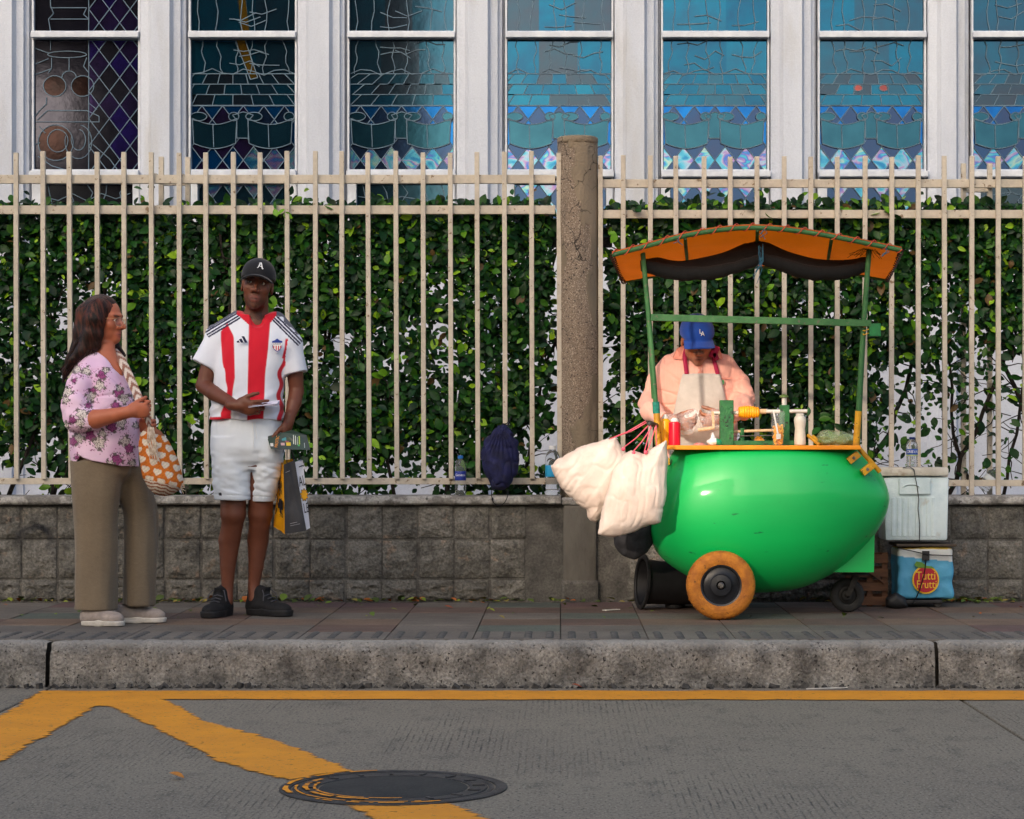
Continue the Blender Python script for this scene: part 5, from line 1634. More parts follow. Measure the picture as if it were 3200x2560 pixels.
# ================================================================ white sacks, strings, black bag, bin
SACK = mat("m_sack", rgb(226, 210, 198), rgb(210, 190, 176), rough=.6, scale=5, bump=.3, bscale=260, col3=rgb(190, 150, 128), scale3=6, lo3=.64, hi3=.85)
def px_poly(pts, Y): return [tuple((lambda w_: (w_.x, w_.z))(W(x, y, Y))) for x, y in pts]
sk1 = [(1925, 1362), (1880, 1375), (1800, 1402), (1740, 1432), (1719, 1455), (1730, 1490), (1752, 1526), (1800, 1572), (1836, 1600), (1838, 1622), (1862, 1633), (1884, 1618), (1930, 1560), (1975, 1440), (1945, 1400)]
def sack_wr(seed, fold, cx_):
    def f(v, n):
        a = vnoise(v, (8, 8, 6), seed) * .006 - .0035 * (1 - np.minimum(1, np.abs(vnoise(v @ fold, (18, 18, 5), seed + 5)) * 3.5)) - .0012 * (1 - np.minimum(1, np.abs(vnoise(v @ fold, (42, 42, 14), seed + 6)) * 3))
        rid = np.abs(vnoise(v @ fold, (26, 6, 10), seed + 2)); return a - .004 * (1 - np.minimum(1, rid * 4))
    return f
fold = np.array(Euler((0, R(35), 0)).to_matrix())
b1 = thing("white_sack", W(1850, 1632, 11.22), "bulging white sack hanging on the far left of the cart, the one behind", "sack", "white sacks tied to the cart")
inflate("sack_body", px_poly(sk1, 11.2), 11.2, .085, .11, SACK, b1, wr=sack_wr(3, fold, 0))
sk2 = [(1950, 1418), (1975, 1405), (2010, 1418), (2040, 1398), (2083, 1374), (2088, 1440), (2085, 1545), (2064, 1634), (2010, 1652), (1960, 1676), (1914, 1680), (1867, 1673), (1876, 1600), (1890, 1540), (1915, 1470)]
b2 = thing("white_sack", W(1980, 1680, 11.0), "white sack hanging in front at the cart's left end, straight-sided", "sack", "white sacks tied to the cart")
fold2 = np.array(Euler((0, R(12), 0)).to_matrix())
inflate("sack_body", px_poly(sk2, 11.02), 11.02, .075, .10, SACK, b2, wr=sack_wr(8, fold2, 0))
PINK = mat("m_pink_cord", rgb(236, 110, 130), rgb(220, 80, 100), rough=.6, scale=60)
for k, (x0, y0_, x1, y1, t_) in enumerate(((2022, 1320, 1922, 1366, b1), (2026, 1330, 1950, 1398, b1), (2018, 1316, 1905, 1372, b1), (2036, 1336, 1978, 1412, b2), (2034, 1326, 2014, 1410, b2), (2048, 1335, 2020, 1416, b2), (2050, 1330, 2052, 1400, b2))):
    MB().tube([W(x0, y0_, 11.03), W((x0 + x1) / 2, (y0_ + y1) / 2 + 5, 11.0), W(x1, y1, 11.03 if t_ is b2 else 11.14)], .0028, 6).build("cord", PINK, t_, smooth=60)
for (x, y) in ((1948, 1404), (1980, 1416), (2018, 1414)):
    MB().ball(W(x, y, 10.99), .010).build("knot", PINK, b2, smooth=60)
# bananas/leaves dark stuff behind the strings
blk_ = thing("black_bag", W(1975, 1746, 11.45), "dark grey cloth bag bulging below the white sacks", "bag")
inflate("bag_body", px_poly([(1912, 1640), (1918, 1700), (1945, 1738), (1985, 1748), (2020, 1728), (2042, 1690), (2040, 1630), (1980, 1610)], 11.4), 11.4, .07, .08, mat("m_black_cloth", rgb(50, 50, 54), rgb(36, 36, 40), rough=.85, scale=18, bump=.3), blk_, wr=lambda v, n: .006 * vnoise(v, (22, 22, 22), 4))
bn = thing("black_bin", (W(2100, 0, 11.8).x, 11.8, PAVE), "black plastic bin lying on its side behind the cart wheel", "bin")
oc, ec = W(2003, 1828, 11.80), W(2260, 1840, 11.90)
ec.z = PAVE + .116
oc.z = PAVE + .148
ax_ = (ec - oc).normalized(); upv = Vector((0, 0, 1)); sx_ = ax_.cross(upv).normalized(); sz_ = sx_.cross(ax_)
Mb = frame(oc, sx_, sz_, ax_); Lb = (ec - oc).length
MB().lathe([(.118, .004), (.122, .02), (.128, .02), (.145, .012), (.146, 0), (.130, -.002), (.124, .0), (.118, .02), (.10, Lb), (.0, Lb + .002)], 36, Mb, cap=False).build("bin_body", BLACK, bn, smooth=40)
MB().lathe([(.0, Lb * .95), (.098, Lb * .94)], 30, Mb, cap=False).build("bin_inside", BLACK, bn)

# ================================================================ coolers and crate on the right
FOAM = mat("m_foam", rgb(216, 230, 234), rgb(196, 214, 220), rough=.7, scale=7, bump=.25, bscale=70, col3=rgb(166, 150, 128), scale3=9, lo3=.62, hi3=.84)
FOAML = mat("m_foam_lid", rgb(208, 204, 194), rgb(186, 180, 168), rough=.75, scale=9, bump=.3, bscale=70, col3=rgb(140, 116, 88), scale3=14, lo3=.60, hi3=.80)
CYf = 11.92
ck = thing("foam_cooler", W(2862, 1691, CYf + .15), "dirty white foam cooler standing on the blue bag", "cooler")
a, b_ = W(2762, 1690, CYf), W(2966, 1490, CYf)
def taper(mb, cx_, z0, z1, k):
    mb.v = [(cx_ + (p[0] - cx_) * (1 - k * (z1 - p[2]) / (z1 - z0)), p[1], p[2]) for p in mb.v]; return mb
taper(MB().box((a.x, CYf, a.z), (b_.x, CYf + .26, b_.z), bev=.014), (a.x + b_.x) / 2, a.z, b_.z, .045).build("box", FOAM, ck, smooth=40)
for k in range(8):
    x = 2792 + k * 17 + (6 if k > 3 else 0)
    p = W(x, 1555, CYf - .002); q_ = W(x, 1676, CYf - .002)
    MB().box((p.x - .009, CYf - .006, q_.z), (p.x + .009, CYf + .003, p.z), bev=.003).build("rib", FOAM, ck)
lp, lq = W(2742, 1489, CYf - .012), W(2965, 1461, CYf - .012)
MB().box((lp.x, CYf - .018, lp.z + .001), (lq.x, CYf + .275, lq.z), bev=.012).build("lid", FOAML, ck, smooth=40)
gp_ = MB(); p, q_ = W(2808, 1546, CYf), W(2908, 1494, CYf)
gp_.box((p.x, CYf - .016, p.z), (q_.x, CYf + .003, q_.z), bev=.006).build("grip", FOAM, ck)
MB().tube([W(2848 + 26 * math.cos(t), 1524 - 10 * math.sin(t), CYf - .018) for t in np.linspace(0, PI, 8)], .005, 6).build("grip_ridge", FOAM, ck, smooth=60)
STRAP = mat("m_black_strap", rgb(28, 28, 30), rgb(20, 20, 22), rough=.8, scale=60)
MB().tube([W(2822, 1462, CYf - .02), W(2842, 1458, CYf - .03), W(2856, 1468, CYf - .03), W(2860, 1492, CYf - .024), W(2866, 1520, CYf - .024), W(2871, 1560, CYf - .010), W(2869, 1590, CYf - .010), W(2874, 1640, CYf - .010), W(2873, 1692, CYf - .010)], .0042, 6, flat=.6).build("strap", STRAP, ck, smooth=60)
CLR = mat("m_pet", (.95, .98, 1.0), rough=.06, trans=.92, ior=1.12, spec=.6)
def water_bottle(px, ptop, pbot, Y, wpx, label, capc, labc, text, lab2=None, zfix=None, M=None):
    zb_ = W(0, pbot, Y).z if zfix is None else zfix
    X = W(px, 0, Y).x; r = wpx / 2 / F * Y; H = (pbot - ptop) / F * Y
    t = thing("water_bottle", (X, Y, zb_), label, "bottle", "clear plastic water bottles")
    M = Matrix.Translation((X, Y, zb_)) @ (M or Matrix.Identity(4))
    pr = [(.0, .012), (.5, .0), (.86, .008), (.95, .03), (.97, .10), (.88, .125), (.98, .15), (.90, .19), (.98, .23), (.90, .27), (.98, .31), (.92, .34), (.96, .37), (.96, .62), (1, .66), (.95, .76), (.72, .86), (.42, .905), (.38, .93)]
    MB().lathe([(a_ * r, c_ * H) for a_, c_ in pr], 24, M, cap=False).build("body", CLR, t, smooth=50)
    MB().lathe([(.46 * r, .925 * H), (.47 * r, .93 * H), (.47 * r, .992 * H), (.40 * r, H), (0, H)], 18, M, cap=False).build("cap", mat("m_cap_" + text, capc, rough=.4), t, smooth=40)
    lb = MB().lathe([(.975 * r, .375 * H), (.985 * r, .38 * H), (.985 * r, .60 * H), (.975 * r, .605 * H)], 28, M, cap=False).build("label_band", mat("m_band_" + text, labc, rough=.45), t, smooth=50)
    if text.isupper() or text.istitle():
        WHT = mat("m_print_white", rgb(236, 238, 240), rough=.5)
        Mt = M @ frame((0, -r * .985, .51 * H), (1, 0, 0), (0, 0, 1), (0, -1, 0))
        rad = r * .992
        bend = lambda v: Vector((rad * math.sin(v.x / rad), v.y, v.z + rad * math.cos(v.x / rad) - rad))
        text_mesh("label_lettering", text, r * .62, WHT, lb, Mt, .0002, bend=bend)
        if lab2 is not None:
            MB().lathe([(.99 * r, .385 * H), (.99 * r, .41 * H)], 28, M, cap=False).build("label_stripe", mat("m_stripe_" + text, lab2, rough=.5), lb)
    return t
water_bottle(2850, 1367, 1461, 12.02, 37, "water bottle with dark blue cap and label on the foam cooler's lid", rgb(24, 44, 110), rgb(26, 70, 160), "CRISTAL", rgb(196, 214, 70), zfix=lq.z + .0005)
# blue insulated bag under the cooler
BLUE = mat("m_blue_bag", rgb(84, 164, 202), rgb(66, 144, 186), rough=.55, scale=6, bump=.35, bscale=22, col3=rgb(60, 110, 140), scale3=12, lo3=.66, hi3=.82)
ib = thing("insulated_bag", W(2890, 1882, CYf + .1), "blue insulated bag with red fruit emblem under the foam cooler", "bag")
pa_, pb_ = W(2806, 1872, CYf), W(2981, 1712, CYf)
s = SDF((pa_.x - .03, CYf - .03, pa_.z - .03), (pb_.x + .03, CYf + .30, pb_.z + .04), .006)
s.boxp(((pa_.x + pb_.x) / 2, CYf + .13, (pa_.z + pb_.z) / 2), ((pb_.x - pa_.x) / 2, .13, (pb_.z - pa_.z) / 2), .02, 0)
def ibc(v, n):
    c = np.tile(np.array(rgb(84, 164, 202)), (len(v), 1)); m_ = v[:, 2] > W(0, 1738 - 0, CYf).z - (v[:, 0] - pa_.x) * .10; c[m_] = np.array(rgb(222, 222, 218))
    m2 = (v[:, 2] > W(0, 1716, CYf).z); c[m2] = np.array(rgb(206, 168, 56)); return c
s.build("bag_body", mat("m_blue_bag2", (0, 0, 0), (.86, .88, .9), attr=True, rough=.55, scale=6, bump=.35, bscale=22), ib, color=ibc, disp=lambda v, n: .007 * vnoise(v, (12, 12, 16), 2) + .003 * vnoise(v, (40, 40, 30), 3))
MB().box((pa_.x - .01, CYf - .012, pb_.z + .006), (pb_.x + .015, CYf + .27, pb_.z + .020), bev=.006).build("top_flap", mat("m_flap", rgb(84, 72, 60), rgb(60, 52, 46), rough=.8, scale=20), ib)
MB().tube([W(2806, 1713, CYf - .016), W(2850, 1722, CYf - .02), W(2900, 1734, CYf - .02), W(2978, 1737, CYf - .016)], .0032, 6).build("zip", STRAP, ib, smooth=60)
MB().bar(W(2893, 1722, CYf - .012), W(2893, 1752, CYf - .014), .038, .008, up=(0, 1, 0)).build("buckle", BLACK, ib)
stp = smooth_path([W(2894, 1748, CYf - .014), W(2888, 1790, CYf - .016), W(2878, 1830, CYf - .02), W(2866, 1862, CYf - .03), W(2850, 1890, CYf - .02)], 6)
MB().tube(stp, .011, 6, flat=.25).build("strap", STRAP, ib, smooth=60)
ey = CYf - .0145
ec_ = W(2893, 1812, ey)
fr_ = MB().poly([ec_ + Vector((.072 * math.cos(t), .003 * math.cos(t * 3), .075 * math.sin(t))) for t in np.linspace(0, 2 * PI, 28, endpoint=False)], .003).build("emblem", mat("m_emblem_y", rgb(232, 190, 40), rough=.6), ib)
MB().poly([ec_ + Vector((.064 * math.cos(t), -.003, .067 * math.sin(t))) for t in np.linspace(0, 2 * PI, 28, endpoint=False)], .002).build("emblem_disc", mat("m_emblem_r", rgb(178, 30, 48), rough=.6), fr_)
MB().poly([ec_ + Vector((x * .001, -.0035, z * .001)) for x, z in ((-62, 78), (-50, 98), (-20, 92), (5, 74), (30, 72), (46, 60), (20, 60), (-10, 62), (-44, 66))], .002).build("emblem_leaf", mat("m_emblem_g", rgb(96, 140, 50), rough=.6), fr_)
EMY = mat("m_emblem_text", rgb(236, 196, 50), rough=.6)
text_mesh("emblem_lettering", "Tutti", .062, EMY, fr_, FRONT(ec_ + Vector((0, -.0045, .020))), .0004, sx=.86)
text_mesh("emblem_lettering", "Frutti", .060, EMY, fr_, FRONT(ec_ + Vector((.004, -.0045, -.026))), .0004, sx=.82)
# dark trolley foot under the bag and wooden crate behind the castor
tb_ = thing("trolley_base", (W(2880, 0, 12.05).x, 12.05, PAVE), "low black trolley base under the blue insulated bag", "trolley")
MB().box((pa_.x + .01, CYf + .01, PAVE + .02), (pb_.x - .06, CYf + .26, pa_.z - .006), bev=.006).build("platform", BLACK, tb_)
for (x, y) in ((2812, .03), (2930, .03), (2812, .22), (2930, .22)):
    c = W(x, 0, CYf + y); c.z = PAVE + .022
    MB().lathe([(.0, -.012), (.018, -.012), (.022, -.008), (.022, .008), (.018, .012), (0, .012)], 14, Matrix.Translation(c) @ Matrix.Rotation(R(90), 4, 'X'), cap=False).build("caster", RUBBER, tb_, smooth=40)
inflate("wrapped_strap", px_poly([(2768, 1868), (2800, 1850), (2830, 1868), (2838, 1898), (2800, 1905), (2766, 1896)], 11.88), 11.88, .03, .03, BLACK, tb_, h=.005)
CRW = mat("m_crate_wood", rgb(112, 74, 50), rgb(84, 56, 40), rough=.8, scale=8, stretch=(1, 1, 5), bump=.3)
cr_ = thing("wooden_crate", (W(2725, 0, 12.0).x, 12.0, PAVE), "brown slatted wooden crate between castor and trolley", "crate")
x0, x1 = W(2690, 0, 12.0).x, W(2775, 0, 12.0).x
for z in (.01, .085, .16, .235):
    MB().box((x0 - .08, 12.0, PAVE + z), (x1, 12.012, PAVE + z + .045)).build("slat", CRW, cr_)
    MB().box((x0 - .08, 12.24, PAVE + z), (x1, 12.252, PAVE + z + .045)).build("slat", CRW, cr_)
for x in (x0 - .08, x0 + .035, x1 - .03):
    MB().box((x, 12.013, PAVE + .001), (x + .03, 12.035, PAVE + .29)).build("crate_post", CRW, cr_)
MB().bar((x0 - .04, 11.993, PAVE + .25), (x1 - .02, 11.993, PAVE + .13), .012, .03, up=(0, 1, 0)).build("brace", CRW, cr_)
# ================================================================ people
def proj(v):
    """where a vertex sits in photograph pixels; used only to lay out cloth patterns"""
    return CX + v[:, 0] / v[:, 1] * F, CY - (v[:, 2] - CAM_Z) / v[:, 1] * F

def head(s, M, k, nose=1.0, lips=1.0, jaw=1.0, ears=True, nout=0.0):
    """face looks along local -y, eye line at local z=0"""
    s.frame(M @ Matrix.Scale(k, 4))
    s.ell((0, .012, .035), (.076, .096, .086), .0)
    s.ell((0, -.028, -.028), (.064, .062, .085), .03)
    s.ell((0, -.020, -.066), (.056 * jaw, .056, .044), .025)
    s.ell((0, -.070, -.100), (.026, .022, .020), .022)
    for q in (-1, 1):
        s.ell((q * .044, -.058, -.026), (.024, .022, .022), .018)
        s.cone((q * .008, -.086, .026), (q * .046, -.074, .024), .010, .009, .012)
        s.ell((q * .031, -.100, .002), (.019, .016, .012), .010, sub=True)
        if ears:
            s.ell((q * .077, .010, -.012), (.009, .019, .030), .006, rot=(0, 0, q * .25))
            s.ell((q * .086, .001, -.008), (.006, .009, .015), .004, sub=True)
    s.cone((0, -.084, .012), (0, -.109 - nout, -.034), .0065, .0115 * nose, .008)
    for q in (-1, 1):
        s.ell((q * .0150 * nose, -.0965, -.039), (.0105 * nose, .0125, .0095), .005)
        s.ell((q * .0100 * nose, -.107, -.0475), (.0048, .006, .0042), .003, sub=True)
        # eyelids
        s.cone((q * .017, -.0840, .0080), (q * .046, -.0755, .0065), .0060, .0056, .003)
        s.cone((q * .017, -.0825, -.0090), (q * .045, -.0750, -.0082), .0052, .005, .003)
    s.ell((0, -.078, -.074), (.028, .0145, .020), .012)
    s.ell((0, -.0885, -.0675), (.024, .0095, .0058 * lips), .003)
    s.ell((0, -.0880, -.0795), (.021, .0105, .0066 * lips), .003)
    s.ell((0, -.1010, -.0733), (.024, .0085, .0016), .003, sub=True)
    s.frame()

def head_color(v, M, k, skin, lip, brow, stubble=None, hairline=None):
    Mi = np.array((M @ Matrix.Scale(k, 4)).inverted())
    p = v @ Mi[:3, :3].T + Mi[:3, 3]
    x, y, z = p[:, 0], p[:, 1], p[:, 2]
    c = np.tile(np.array(skin), (len(v), 1))
    near = (np.abs(x) < .1) & (z > -.16) & (z < .15)
    fr = near & (y < -.02)
    def blend(w, col):
        w = np.clip(w, 0, 1)[:, None]; c[:] = c * (1 - w) + np.array(col) * w
    warm = np.exp(-((x / .05) ** 2 + ((z + .03) / .05) ** 2)) * fr
    blend(.10 * warm, (skin[0] * 1.25, skin[1] * .9, skin[2] * .85))
    lw = sstep(1.15, .85, np.sqrt((x / .027) ** 2 + ((z + .0735) / .0165) ** 2)) * fr * (y < -.075)
    blend(.8 * lw, lip)
    bw = sstep(1.2, .8, np.sqrt(((np.abs(x) - .031) / .021) ** 2 + ((z - .020 - .12 * (np.abs(x) - .03)) / .0055) ** 2)) * fr
    blend(.85 * bw, brow)
    ew = sstep(1.25, .9, np.sqrt(((np.abs(x) - .031) / .019) ** 2 + (z / .010) ** 2)) * fr
    blend(.5 * ew, (skin[0] * .45, skin[1] * .4, skin[2] * .4))
    mo = sstep(1.1, .6, np.sqrt((x / .024) ** 2 + ((z + .0735) / .0032) ** 2)) * fr * (y < -.08)
    blend(.9 * mo, (lip[0] * .3, lip[1] * .3, lip[2] * .3))
    if stubble is not None:
        sw = sstep(-.045, -.085, z) * (y < -.0) * near * (1 - lw)
        sw = sw * (.5 + .5 * (vnoise(v, (240, 240, 240), 4) > -.2)); blend(stubble[1] * sw, stubble[0])
    if hairline is not None:
        hw = near & (z > .012) & (y > -.035) & (np.abs(x) > .055) | (near & (y > .03) & (z > -.05)); blend(.9 * hw.astype(float), hairline)
    return c

EYEM = mat("m_eye", (0, 0, 0), attr=True, rough=.12, spec=.6)
def eyes(parent, M, k, gaze, white=rgb(232, 226, 220), iris=rgb(36, 22, 16)):
    K = M @ Matrix.Scale(k, 4)
    for q in (-1, 1):
        c = Vector((q * .0315, -.0735, -.0005)); r = .0120
        vs, fs, cs = [], [], []
        nu, nv = 20, 14
        g_ = Vector(gaze).normalized()
        for j in range(nv + 1):
            for i in range(nu):
                a = 2 * PI * i / nu; b_ = -PI / 2 + PI * j / nv
                d = Vector((math.cos(a) * math.cos(b_), math.sin(a) * math.cos(b_), math.sin(b_)))
                vs.append(tuple(K @ (c + d * r))); cs.append(iris if d.dot(g_) > .78 else white)
        for j in range(nv):
            for i in range(nu):
                fs.append((j * nu + i, j * nu + (i + 1) % nu, (j + 1) * nu + (i + 1) % nu, (j + 1) * nu + i))
        new_mesh("eye", vs, fs, EYEM, parent, True, np.array(cs))

def hand(s, wrist, fdir, tdir, dorsal, k=1.0, curl=(.5, .5, .6, .7), thumb=(.5, .2), spread=.12):
    """fingers along fdir, thumb on the tdir side, back of the hand towards dorsal"""
    x = Vector(fdir).normalized(); t = Vector(tdir); t = (t - x * t.dot(x)).normalized(); d = Vector(dorsal); d = (d - x * d.dot(x) - t * d.dot(t)).normalized()
    M = Matrix(((x.x, t.x, d.x, wrist[0]), (x.y, t.y, d.y, wrist[1]), (x.z, t.z, d.z, wrist[2]), (0, 0, 0, 1)))
    s.frame(M @ Matrix.Scale(k, 4))
    s.cone((-.03, 0, 0), (.02, 0, 0), .025, .026, .012)
    s.ell((.052, .0, .0), (.050, .040, .0165), .012)
    s.ell((.035, .024, -.006), (.030, .018, .016), .012)
    s.ell((.07, -.004, .003), (.032, .038, .013), .01)
    ys = (.030, .010, -.010, -.029); Ls = (.072, .080, .074, .058); rs = (.0092, .0096, .0092, .0082)
    tips = []
    for i in range(4):
        p = Vector((.088 - (.006 if i == 3 else 0), ys[i], .002)); L = Ls[i]; a = 0.0
        sy = (1.5 - i) * spread * .5
        r = rs[i]
        for j, (fr_, bend) in enumerate(((.45, .75), (.31, 1.15), (.24, .7))):
            a += curl[i] * bend
            q = p + Vector((math.cos(a) * math.cos(sy), math.sin(sy) * math.cos(a), -math.sin(a))) * L * fr_
            s.cone(p, q, r, r * .92, .004); p = q; r *= .93
        tips.append(s.M @ p)
    a0, bend = thumb
    p = Vector((.018, .028, -.006)); dv = Vector((math.cos(a0), math.sin(a0), -bend)).normalized()
    r = .0125
    for L in (.040, .032, .026):
        q = p + dv * L; s.cone(p, q, r, r * .9, .007); p = q; r *= .88
        dv = (dv + Vector((.18, -.05, -bend * .5))).normalized()
    s.frame()
    return tips

def shoe(parent, heel, yaw, L, Wd, H, upper_m, sole_m, name="shoe", low_cut=False, col=None, sole_h=.026):
    """toe points along local +x, sole at local z=0"""
    M = Matrix.Translation((heel[0], heel[1], PAVE + .001)) @ Matrix.Rotation(yaw, 4, 'Z')
    cen = M @ Vector((L / 2, 0, 0))
    s = SDF((cen.x - L * .7, cen.y - L * .7, PAVE - .01), (cen.x + L * .7, cen.y + L * .7, PAVE + H + .05), .0045)
    s.frame(M)
    s.ell((L * .30, 0, .045), (L * .31, Wd * .44, .042), .0)
    s.ell((L * .70, 0, .036), (L * .29, Wd * .47, .036), .03)
    s.cone((L * .12, 0, .04), (L * .14, 0, H * .86), Wd * .36, Wd * .33, .03)
    s.cone((L * .30, 0, .055), (L * .30, 0, H * .80), Wd * .37, Wd * .30, .035)
    s.cone((L * .42, 0, .055), (L * .36, 0, H * .82), Wd * .30, Wd * .22, .03)
    if low_cut: s.ell((L * .25, 0, H * 1.02), (L * .19, Wd * .30, .030), .008, sub=True)
    zc = PAVE + sole_h * .7
    s.frame(); s.fieldmod(lambda X, Y, Z, f: np.maximum(f, zc - Z))
    up = s.build(name, upper_m, parent, color=col)
    s = SDF((cen.x - L * .7, cen.y - L * .7, PAVE - .012), (cen.x + L * .7, cen.y + L * .7, PAVE + .06), .004)
    s.frame(M)
    s.stack([(0.0, L * .27, 0, L * .28, Wd * .46), (sole_h, L * .27, 0, L * .29, Wd * .49)], .0, n=2.2)
    s.stack([(0.0 + .002, L * .70, 0, L * .30, Wd * .49), (sole_h, L * .70, 0, L * .318, Wd * .52)], .02, n=2.3)
    s.frame()
    s.build("sole", sole_m, up)
    return M, up

def bent(p, q, t, off):
    return Vector(p).lerp(Vector(q), t) + Vector(off)

SKIN = mat("m_skin", (0, 0, 0), (.90, .88, .86), attr=True, rough=.48, scale=30, lo=.4, hi=.7, sss=.08, spec=.45, bump=.08, bscale=260)
CLOTHM = mat("m_cloth", (0, 0, 0), (.94, .94, .95), attr=True, rough=.85, scale=14, lo=.4, hi=.7, bump=.12, bscale=420, sheen=.15)
WHITEC = np.array(rgb(226, 230, 240)); REDC = np.array(rgb(206, 10, 40)); NAVY = np.array(rgb(22, 26, 62))

# ---------------------------------------------------------------- the young man
Y0 = 11.36
P = lambda x, y, d=0.0: W(x, y, Y0 + d)
man = thing("person", (P(760, 0).x, Y0, PAVE), "man in red and white striped jersey, white shorts and black cap, holding shopping bags", "person")
MH = Matrix.Translation(P(805, 889, -.01)) @ Matrix.Rotation(R(7), 4, 'Y') @ Matrix.Rotation(R(4), 4, 'Z') @ Matrix.Rotation(R(-3), 4, 'X')
KH = 1.0
MHC_ = MH.copy()
MH = MH @ Matrix.Diagonal((.97, 1.0, 1.13, 1.0))
s = SDF((P(585, 0).x, Y0 - .42, PAVE + .03), (P(975, 0).x, Y0 + .22, P(0, 800).z), .0052)
head(s, MH, KH, nose=1.08, lips=1.0, jaw=.92)
s.cone(P(804, 935, .025), P(800, 1015, .045), .056, .062, .02)
s.cone(P(800, 1005, .04), P(720, 1030, .05), .045, .045, .04).cone(P(800, 1005, .04), P(880, 1040, .05), .045, .045, .04)
s.stack([(P(0, 1300).z, P(772, 0).x, Y0, .150, .095), (P(0, 1180).z, P(778, 0).x, Y0, .145, .09), (P(0, 1060).z, P(798, 0).x, Y0 + .03, .16, .085), (P(0, 1010).z, P(800, 0).x, Y0 + .04, .09, .06)], .03)
s.stack([(P(0, 1460).z, P(775, 0).x, Y0, .155, .10), (P(0, 1295).z, P(772, 0).x, Y0, .15, .098)], .03)
# arms
shL, elL, wrL = P(678, 1062, .02), P(636, 1205, -.02), P(738, 1268, -.20)
s.chain([shL, bent(shL, elL, .5, (0, 0, 0)), elL], [.046, .044, .038], .007)
s.chain([elL, bent(elL, wrL, .35, (-.004, 0, -.004)), wrL], [.039, .038, .025], .007)
hand(s, wrL, (1, -.12, -.10), (.05, -.25, 1), (0, -1, -.25), 1.02, curl=(.22, .50, .62, .70), thumb=(.55, .05))
shR, elR, wrR = P(908, 1078, .02), P(926, 1222, .03), P(902, 1318, -.06)
s.chain([shR, bent(shR, elR, .5, (.006, 0, 0)), elR], [.046, .043, .037], .007)
s.chain([elR, bent(elR, wrR, .4, (.004, 0, 0)), wrR], [.038, .036, .024], .007)
hand(s, wrR, (-.18, -.10, -1), (-.35, -1, 0), (1, -.3, 0), .98, curl=(.55, .62, .66, .72), thumb=(.45, .35))
# legs
hpL, knL, caL, anL = P(728, 1440), P(729, 1607, -.015), P(717, 1688, .02), P(711, 1838, .02)
s.chain([hpL, knL, P(726, 1640, 0), caL, P(712, 1770, .02), anL, P(709, 1880, .01)], [.070, .064, .054, .055, .039, .029, .031], .006)
hpR, knR, caR, anR = P(822, 1440), P(813, 1607, .02), P(806, 1688, .06), P(793, 1830, .06)
s.chain([hpR, knR, P(811, 1640, .03), caR, P(800, 1770, .06), anR, P(796, 1872, .05)], [.070, .062, .053, .054, .038, .029, .031], .006)
SK1 = np.array(rgb(110, 64, 46))
def man_col(v, n):
    c = head_color(v, MH, KH, tuple(SK1), rgb(112, 60, 52), rgb(16, 10, 9), (rgb(34, 24, 20), .55), rgb(20, 16, 15))
    px, py = proj(v)
    lower = sstep(1590, 1680, py); c = c * (1 + .10 * lower[:, None])
    c *= (1 + .06 * vnoise(v, (22, 22, 22), 2))[:, None]
    return c
s.build("body", SKIN, man, color=man_col)
eyes(man, MH, KH, (-.45, -1, .05))
# jersey
s = SDF((P(590, 0).x, Y0 - .20, P(0, 1330).z), (P(972, 0).x, Y0 + .22, P(0, 955).z), .0038)
s.stack([(P(0, 1312).z, P(771, 0).x, Y0 - .005, 117 * .001623, .132), (P(0, 1240).z, P(774, 0).x, Y0, 110 * .001623, .125), (P(0, 1180).z, P(779, 0).x, Y0, 108 * .001623, .122), (P(0, 1110).z, P(790, 0).x, Y0 + .01, 112 * .001623, .118), (P(0, 1060).z, P(797, 0).x, Y0 + .02, 112 * .001623, .105), (P(0, 1022).z, P(800, 0).x, Y0 + .03, 92 * .001623, .085), (P(0, 985).z, P(801, 0).x, Y0 + .035, 50 * .001623, .070)], .0, n=2.4)
s.cone(P(745, 1010, .035), P(680, 1050, .025), .058, .060, .04).cone(P(862, 1012, .035), P(910, 1072, .025), .058, .058, .04)
def tube_frame(a, b_):
    a, b_ = Vector(a), Vector(b_); z = (b_ - a).normalized(); x = Vector((0, 1, 0)).cross(z).normalized(); y = z.cross(x)
    return frame(a, x, y, z), (b_ - a).length
for (a, b_, r0_, r1_) in ((P(688, 1052, .02), P(641, 1143, .005), .062, .069), (P(900, 1072, .02), P(922, 1167, .015), .060, .062)):
    M, L = tube_frame(a, b_); s.frame(M)
    s.stack([(-.02, 0, 0, r0_ * .9, r0_ * .95), (0, 0, 0, r0_, r0_), (L, 0, 0, r1_, r1_ * 1.05)], .025)
s.frame()
s.cone(P(803, 940, .02), P(803, 990, .035), .062, .066, .006, sub=True)           # neck opening
s.cone(P(803, 985, -.06), P(813, 1024, -.125), .034, .003, .006, sub=True)        # V notch
s.cone(P(803, 960, -.04), P(805, 1000, -.06), .052, .040, .006, sub=True)
def jer_wr(v, n):
    px, py = proj(v)
    a = .0045 * vnoise(v, (11, 9, 5), 1) + .0028 * vnoise(v, (26, 20, 14), 2)
    w_ = sstep(1180, 1290, py); a += w_ * .004 * np.sin((py + .45 * px) * .16 + 2 * vnoise(v, (8, 8, 8), 5))
    return a
CR = [(778, 1000), (776, 1100), (772, 1300)]; CRr = [(845, 1000), (838, 1090), (829, 1167), (825, 1268), (823, 1320)]
LS = [(690, 1061), (693, 1100), (695, 1132), (706, 1180), (709, 1224), (700, 1260), (691, 1290)]; LSr = [(731, 1061), (733, 1132), (734, 1180), (727, 1224), (724, 1260), (722, 1290)]
RS = [(893, 1050), (889, 1088), (878, 1132), (869, 1180), (868, 1224), (870, 1290)]; RSr = [(909, 1050), (911, 1088), (892, 1132), (882, 1180), (881, 1224), (885, 1290)]
def bnd(pts, py): return np.interp(py, [p[1] for p in pts], [p[0] for p in pts])
